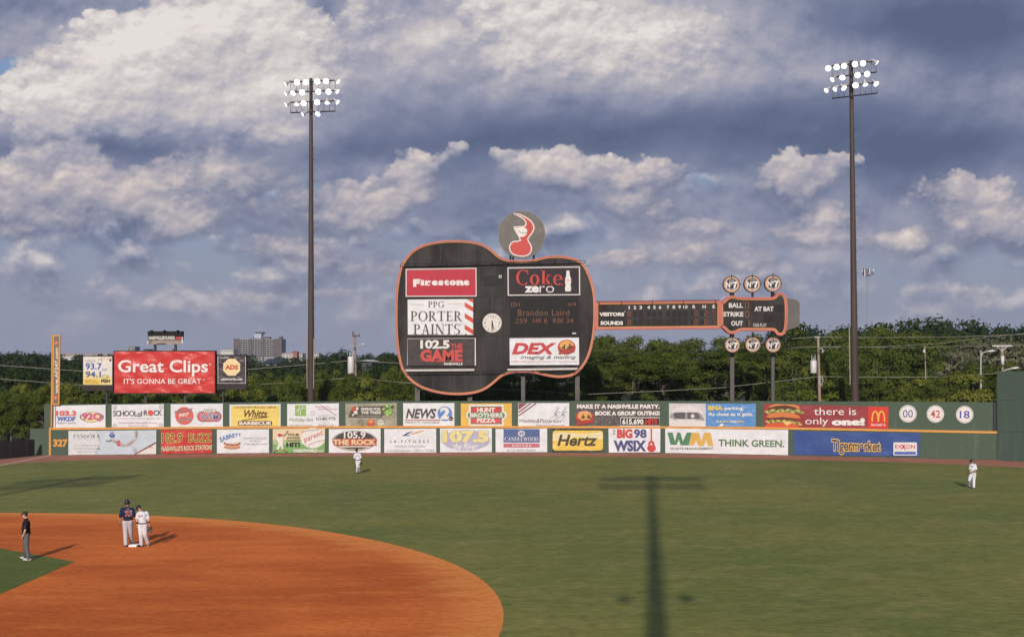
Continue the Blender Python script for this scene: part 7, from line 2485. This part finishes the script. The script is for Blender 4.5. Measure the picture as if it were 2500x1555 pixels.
# infielder beside the base
Y0 = gnd(360, 1210 + 1345 / 10.8).y
J = joints(C1, Y0, head=(632, 322, -0.05), neck=(682, 405), shL=(620, 470, -0.05), shR=(842, 452, 0.05), elL=(592, 610, -0.05), wrL=(588, 735, -0.08), hdL=(562, 840, -0.1),
           elR=(888, 610, 0.02), wrR=(908, 720, -0.05), hdR=(925, 800, -0.08), pelvis=(735, 730), hipL=(680, 775), hipR=(792, 775), knL=(692, 1020, -0.06), knR=(800, 1020, 0.02),
           anL=(705, 1340), anR=(880, 1318), toeL=(645, 1346), toeR=(890, 1352), hsL=(0.3, -1, 0), hsR=(-0.3, -1, 0))
root, jer = person('infielder in white uniform and black cap looking down beside the base', (J['pelvis'].x, Y0, 0), J, (-0.62, -0.62, -0.55), -0.25, dict(skin=M_skin, jersey=M_jw, pants=M_pw, shoe=M_shoe))
decal(root, jer, text_mesh('Sounds', 0.05, 0.25), cq(C1, [(618, 522), (742, 492), (748, 530), (618, 562)]), M_redl, 'lettering')
decal(root, jer, ([(0, 0), (1, 0), (1, 1), (0, 1)], [(0, 1, 2, 3)]), cq(C1, [(766, 440), (780, 435), (786, 540), (772, 548)]), M_piping, 'piping')
decal(root, jer, ([(0, 0), (1, 0), (1, 1), (0, 1)], [(0, 1, 2, 3)]), cq(C1, [(812, 490), (858, 488), (862, 515), (815, 518)]), ink(130, 130, 160), 'sleeve_patch')
for k in 'LR':
    m = MB(); m.tube(J['el' + k].lerp(J['wr' + k], 0.62), J['wr' + k], 0.047, 0.042, M_capb, 12); m.build('wristband', root)
glove('black fielding glove dangling from the infielder beside the base', J['hdR'] + Vector((0.035, -0.03, -0.08)), (0.15, -0.1, -1), (1, 0.2, 0), M_leather, 0.95)
# umpire at the left, facing left
C2 = (30, 1230, 10.075)
Y0 = gnd(65, 1230 + 1385 / 10.075).y
J = joints(C2, Y0, head=(308, 268), neck=(338, 345), shL=(340, 420, 0.17), shR=(345, 425, -0.17), elL=(310, 600, 0.22), wrL=(262, 760, 0.2), hdL=(240, 850, 0.2),
           elR=(328, 605, -0.24), wrR=(278, 765, -0.24), hdR=(245, 860, -0.22), pelvis=(345, 720), hipL=(345, 770, 0.09), hipR=(345, 775, -0.09), knL=(325, 1060, 0.09), knR=(350, 1060, -0.08),
           anL=(322, 1348), anR=(400, 1392), toeL=(240, 1348), toeR=(290, 1396), belly=(-0.012, 0, 0), bulk=0.012, hsL=(0, -1, 0), hsR=(0, -1, 0))
root, jer = person('umpire in black cap, black shirt and charcoal trousers facing left on the infield grass', (J['pelvis'].x, Y0, 0), J, (-1, -0.12, -0.05), -math.pi / 2, dict(skin=M_skin, jersey=M_ub, pants=M_ug, shoe=M_shoeg))
decal(root, jer, ([(0, 0), (1, 0), (1, 1), (0, 1)], [(0, 1, 2, 3)]), cq(C2, [(280, 540), (300, 540), (300, 565), (280, 565)]), ink(170, 165, 170), 'sleeve_patch')
# left fielder
C3 = (840, 1080, 16.8)
Y0 = gnd(875, 1080 + 1270 / 16.8).y
J = joints(C3, Y0, head=(515, 318), neck=(530, 420), shL=(452, 490), shR=(642, 480), elL=(425, 645), wrL=(412, 735, -0.05), hdL=(392, 850, -0.05), elR=(690, 640), wrR=(708, 745), hdR=(705, 830, -0.05),
           pelvis=(575, 720), hipL=(530, 760), hipR=(625, 760), knL=(552, 1000, -0.08), knR=(598, 1000, 0.03), anL=(525, 1262), anR=(622, 1252), toeL=(510, 1285), toeR=(600, 1275), hsL=(0, -1, 0), hsR=(0, -1, 0))
root, jer = person('left fielder in white uniform walking towards the camera in front of the wall', (J['pelvis'].x, Y0, 0), J, (-0.12, -1, -0.12), 0.15, dict(skin=M_skin_d, jersey=M_jw, pants=M_pw, shoe=M_shoe))
decal(root, jer, text_mesh('Sounds', 0.05, 0.25), cq(C3, [(455, 530), (592, 512), (598, 552), (462, 570)]), M_redl, 'lettering')
decal(root, jer, ([(0, 0), (1, 0), (1, 1), (0, 1)], [(0, 1, 2, 3)]), cq(C3, [(625, 450), (640, 448), (645, 540), (632, 545)]), M_piping, 'piping')
for k in 'LR':
    m = MB(); m.tube(J['sh' + k].lerp(J['el' + k], 0.86), J['el' + k].lerp(J['wr' + k], 0.35), 0.056, 0.044, ink(110, 30, 48) if k == 'L' else M_capb, 12); m.build('undersleeve', root)
glove('dark fielding glove on the hand of the left fielder', J['hdR'] + Vector((0, -0.03, -0.02)), (-0.05, -0.1, -1), (1, 0.2, 0), M_leather, 0.95)
# centre fielder
C4 = (2320, 1100, 13.745)
Y0 = gnd(2370, 1100 + 1265 / 13.745).y
J = joints(C4, Y0, head=(712, 352), neck=(742, 428), shL=(690, 480, 0.08), shR=(835, 478, -0.06), elL=(655, 620, 0.05), wrL=(640, 715, -0.15), hdL=(600, 760, -0.25), elR=(868, 640, -0.12), wrR=(740, 705, -0.28), hdR=(665, 745, -0.30),
           pelvis=(765, 715), hipL=(712, 755, -0.05), hipR=(808, 760, 0.02), knL=(640, 985, -0.12), knR=(790, 1000, 0.0), anL=(625, 1240), anR=(790, 1272), toeL=(560, 1250), toeR=(780, 1300), hsL=(0, 0, 1), hsR=(0, 0, 1))
root, jer = person('centre fielder in white uniform holding his glove at his waist, near the plain green wall', (J['pelvis'].x, Y0, 0), J, (-0.75, -0.55, -0.40), -0.45, dict(skin=M_skin_m, jersey=M_jw, pants=M_pw, shoe=M_shoe))
decal(root, jer, text_mesh('Sounds', 0.05, 0.25), cq(C4, [(662, 515), (758, 505), (760, 538), (664, 545)]), ink(120, 30, 45), 'lettering')
decal(root, jer, ([(0, 0), (1, 0), (1, 1), (0, 1)], [(0, 1, 2, 3)]), cq(C4, [(800, 460), (815, 462), (808, 510), (795, 510)]), M_piping, 'piping')
glove('brown fielding glove held at the waist of the centre fielder', at(C4[0] + 618 / C4[2], C4[1] + 762 / C4[2], Y0 - 0.32), (-1, -0.2, -0.15), (0, 0.3, -1), M_leather2, 0.9)

# the base
bc = gnd(328.5, 1333.2)
bs = empty('base', (bc.x, bc.y, 0.006), 'white canvas base on the clay between the runner and the infielder', 'base')
m = MB()
w_, d_, h_ = 0.21, 0.19, 0.085
vs = []
for z, k in ((0.006, 1.0), (0.07, 1.0), (h_, 0.9)):
    for sx, sy in ((-1, -1), (1, -1), (1, 1), (-1, 1)):
        q = Matrix.Rotation(R(8), 3, 'Z') @ Vector((sx * w_ * k, sy * d_ * k, 0))
        vs.append((bc.x + q.x, bc.y + q.y, z))
m.add(vs, [(0, 1, 5, 4), (1, 2, 6, 5), (2, 3, 7, 6), (3, 0, 4, 7), (4, 5, 9, 8), (5, 6, 10, 9), (6, 7, 11, 10), (7, 4, 8, 11), (8, 9, 10, 11)], pm('base_canvas', (0.74, 0.70, 0.64), 0.7, 0.12, 4.0))
m.build('cushion', bs)

# ------------------------------------------------------------------ evening haze over the far town
m = bpy.data.materials.new('haze_air')
m.use_nodes = True
nt = m.node_tree
nt.nodes.clear()
out = nt.nodes.new('ShaderNodeOutputMaterial')
pv = nt.nodes.new('ShaderNodeVolumePrincipled')
pv.inputs['Color'].default_value = (0.80, 0.86, 1.0, 1)
pv.inputs['Density'].default_value = HAZE
pv.inputs['Anisotropy'].default_value = 0.1
nt.links.new(pv.outputs[0], out.inputs['Volume'])
mb = MB()
mb.box((0, 1150, 20.5), (5400, 2920, 43.2), m)
hz = mb.build('haze')
tag(hz, kind='stuff')
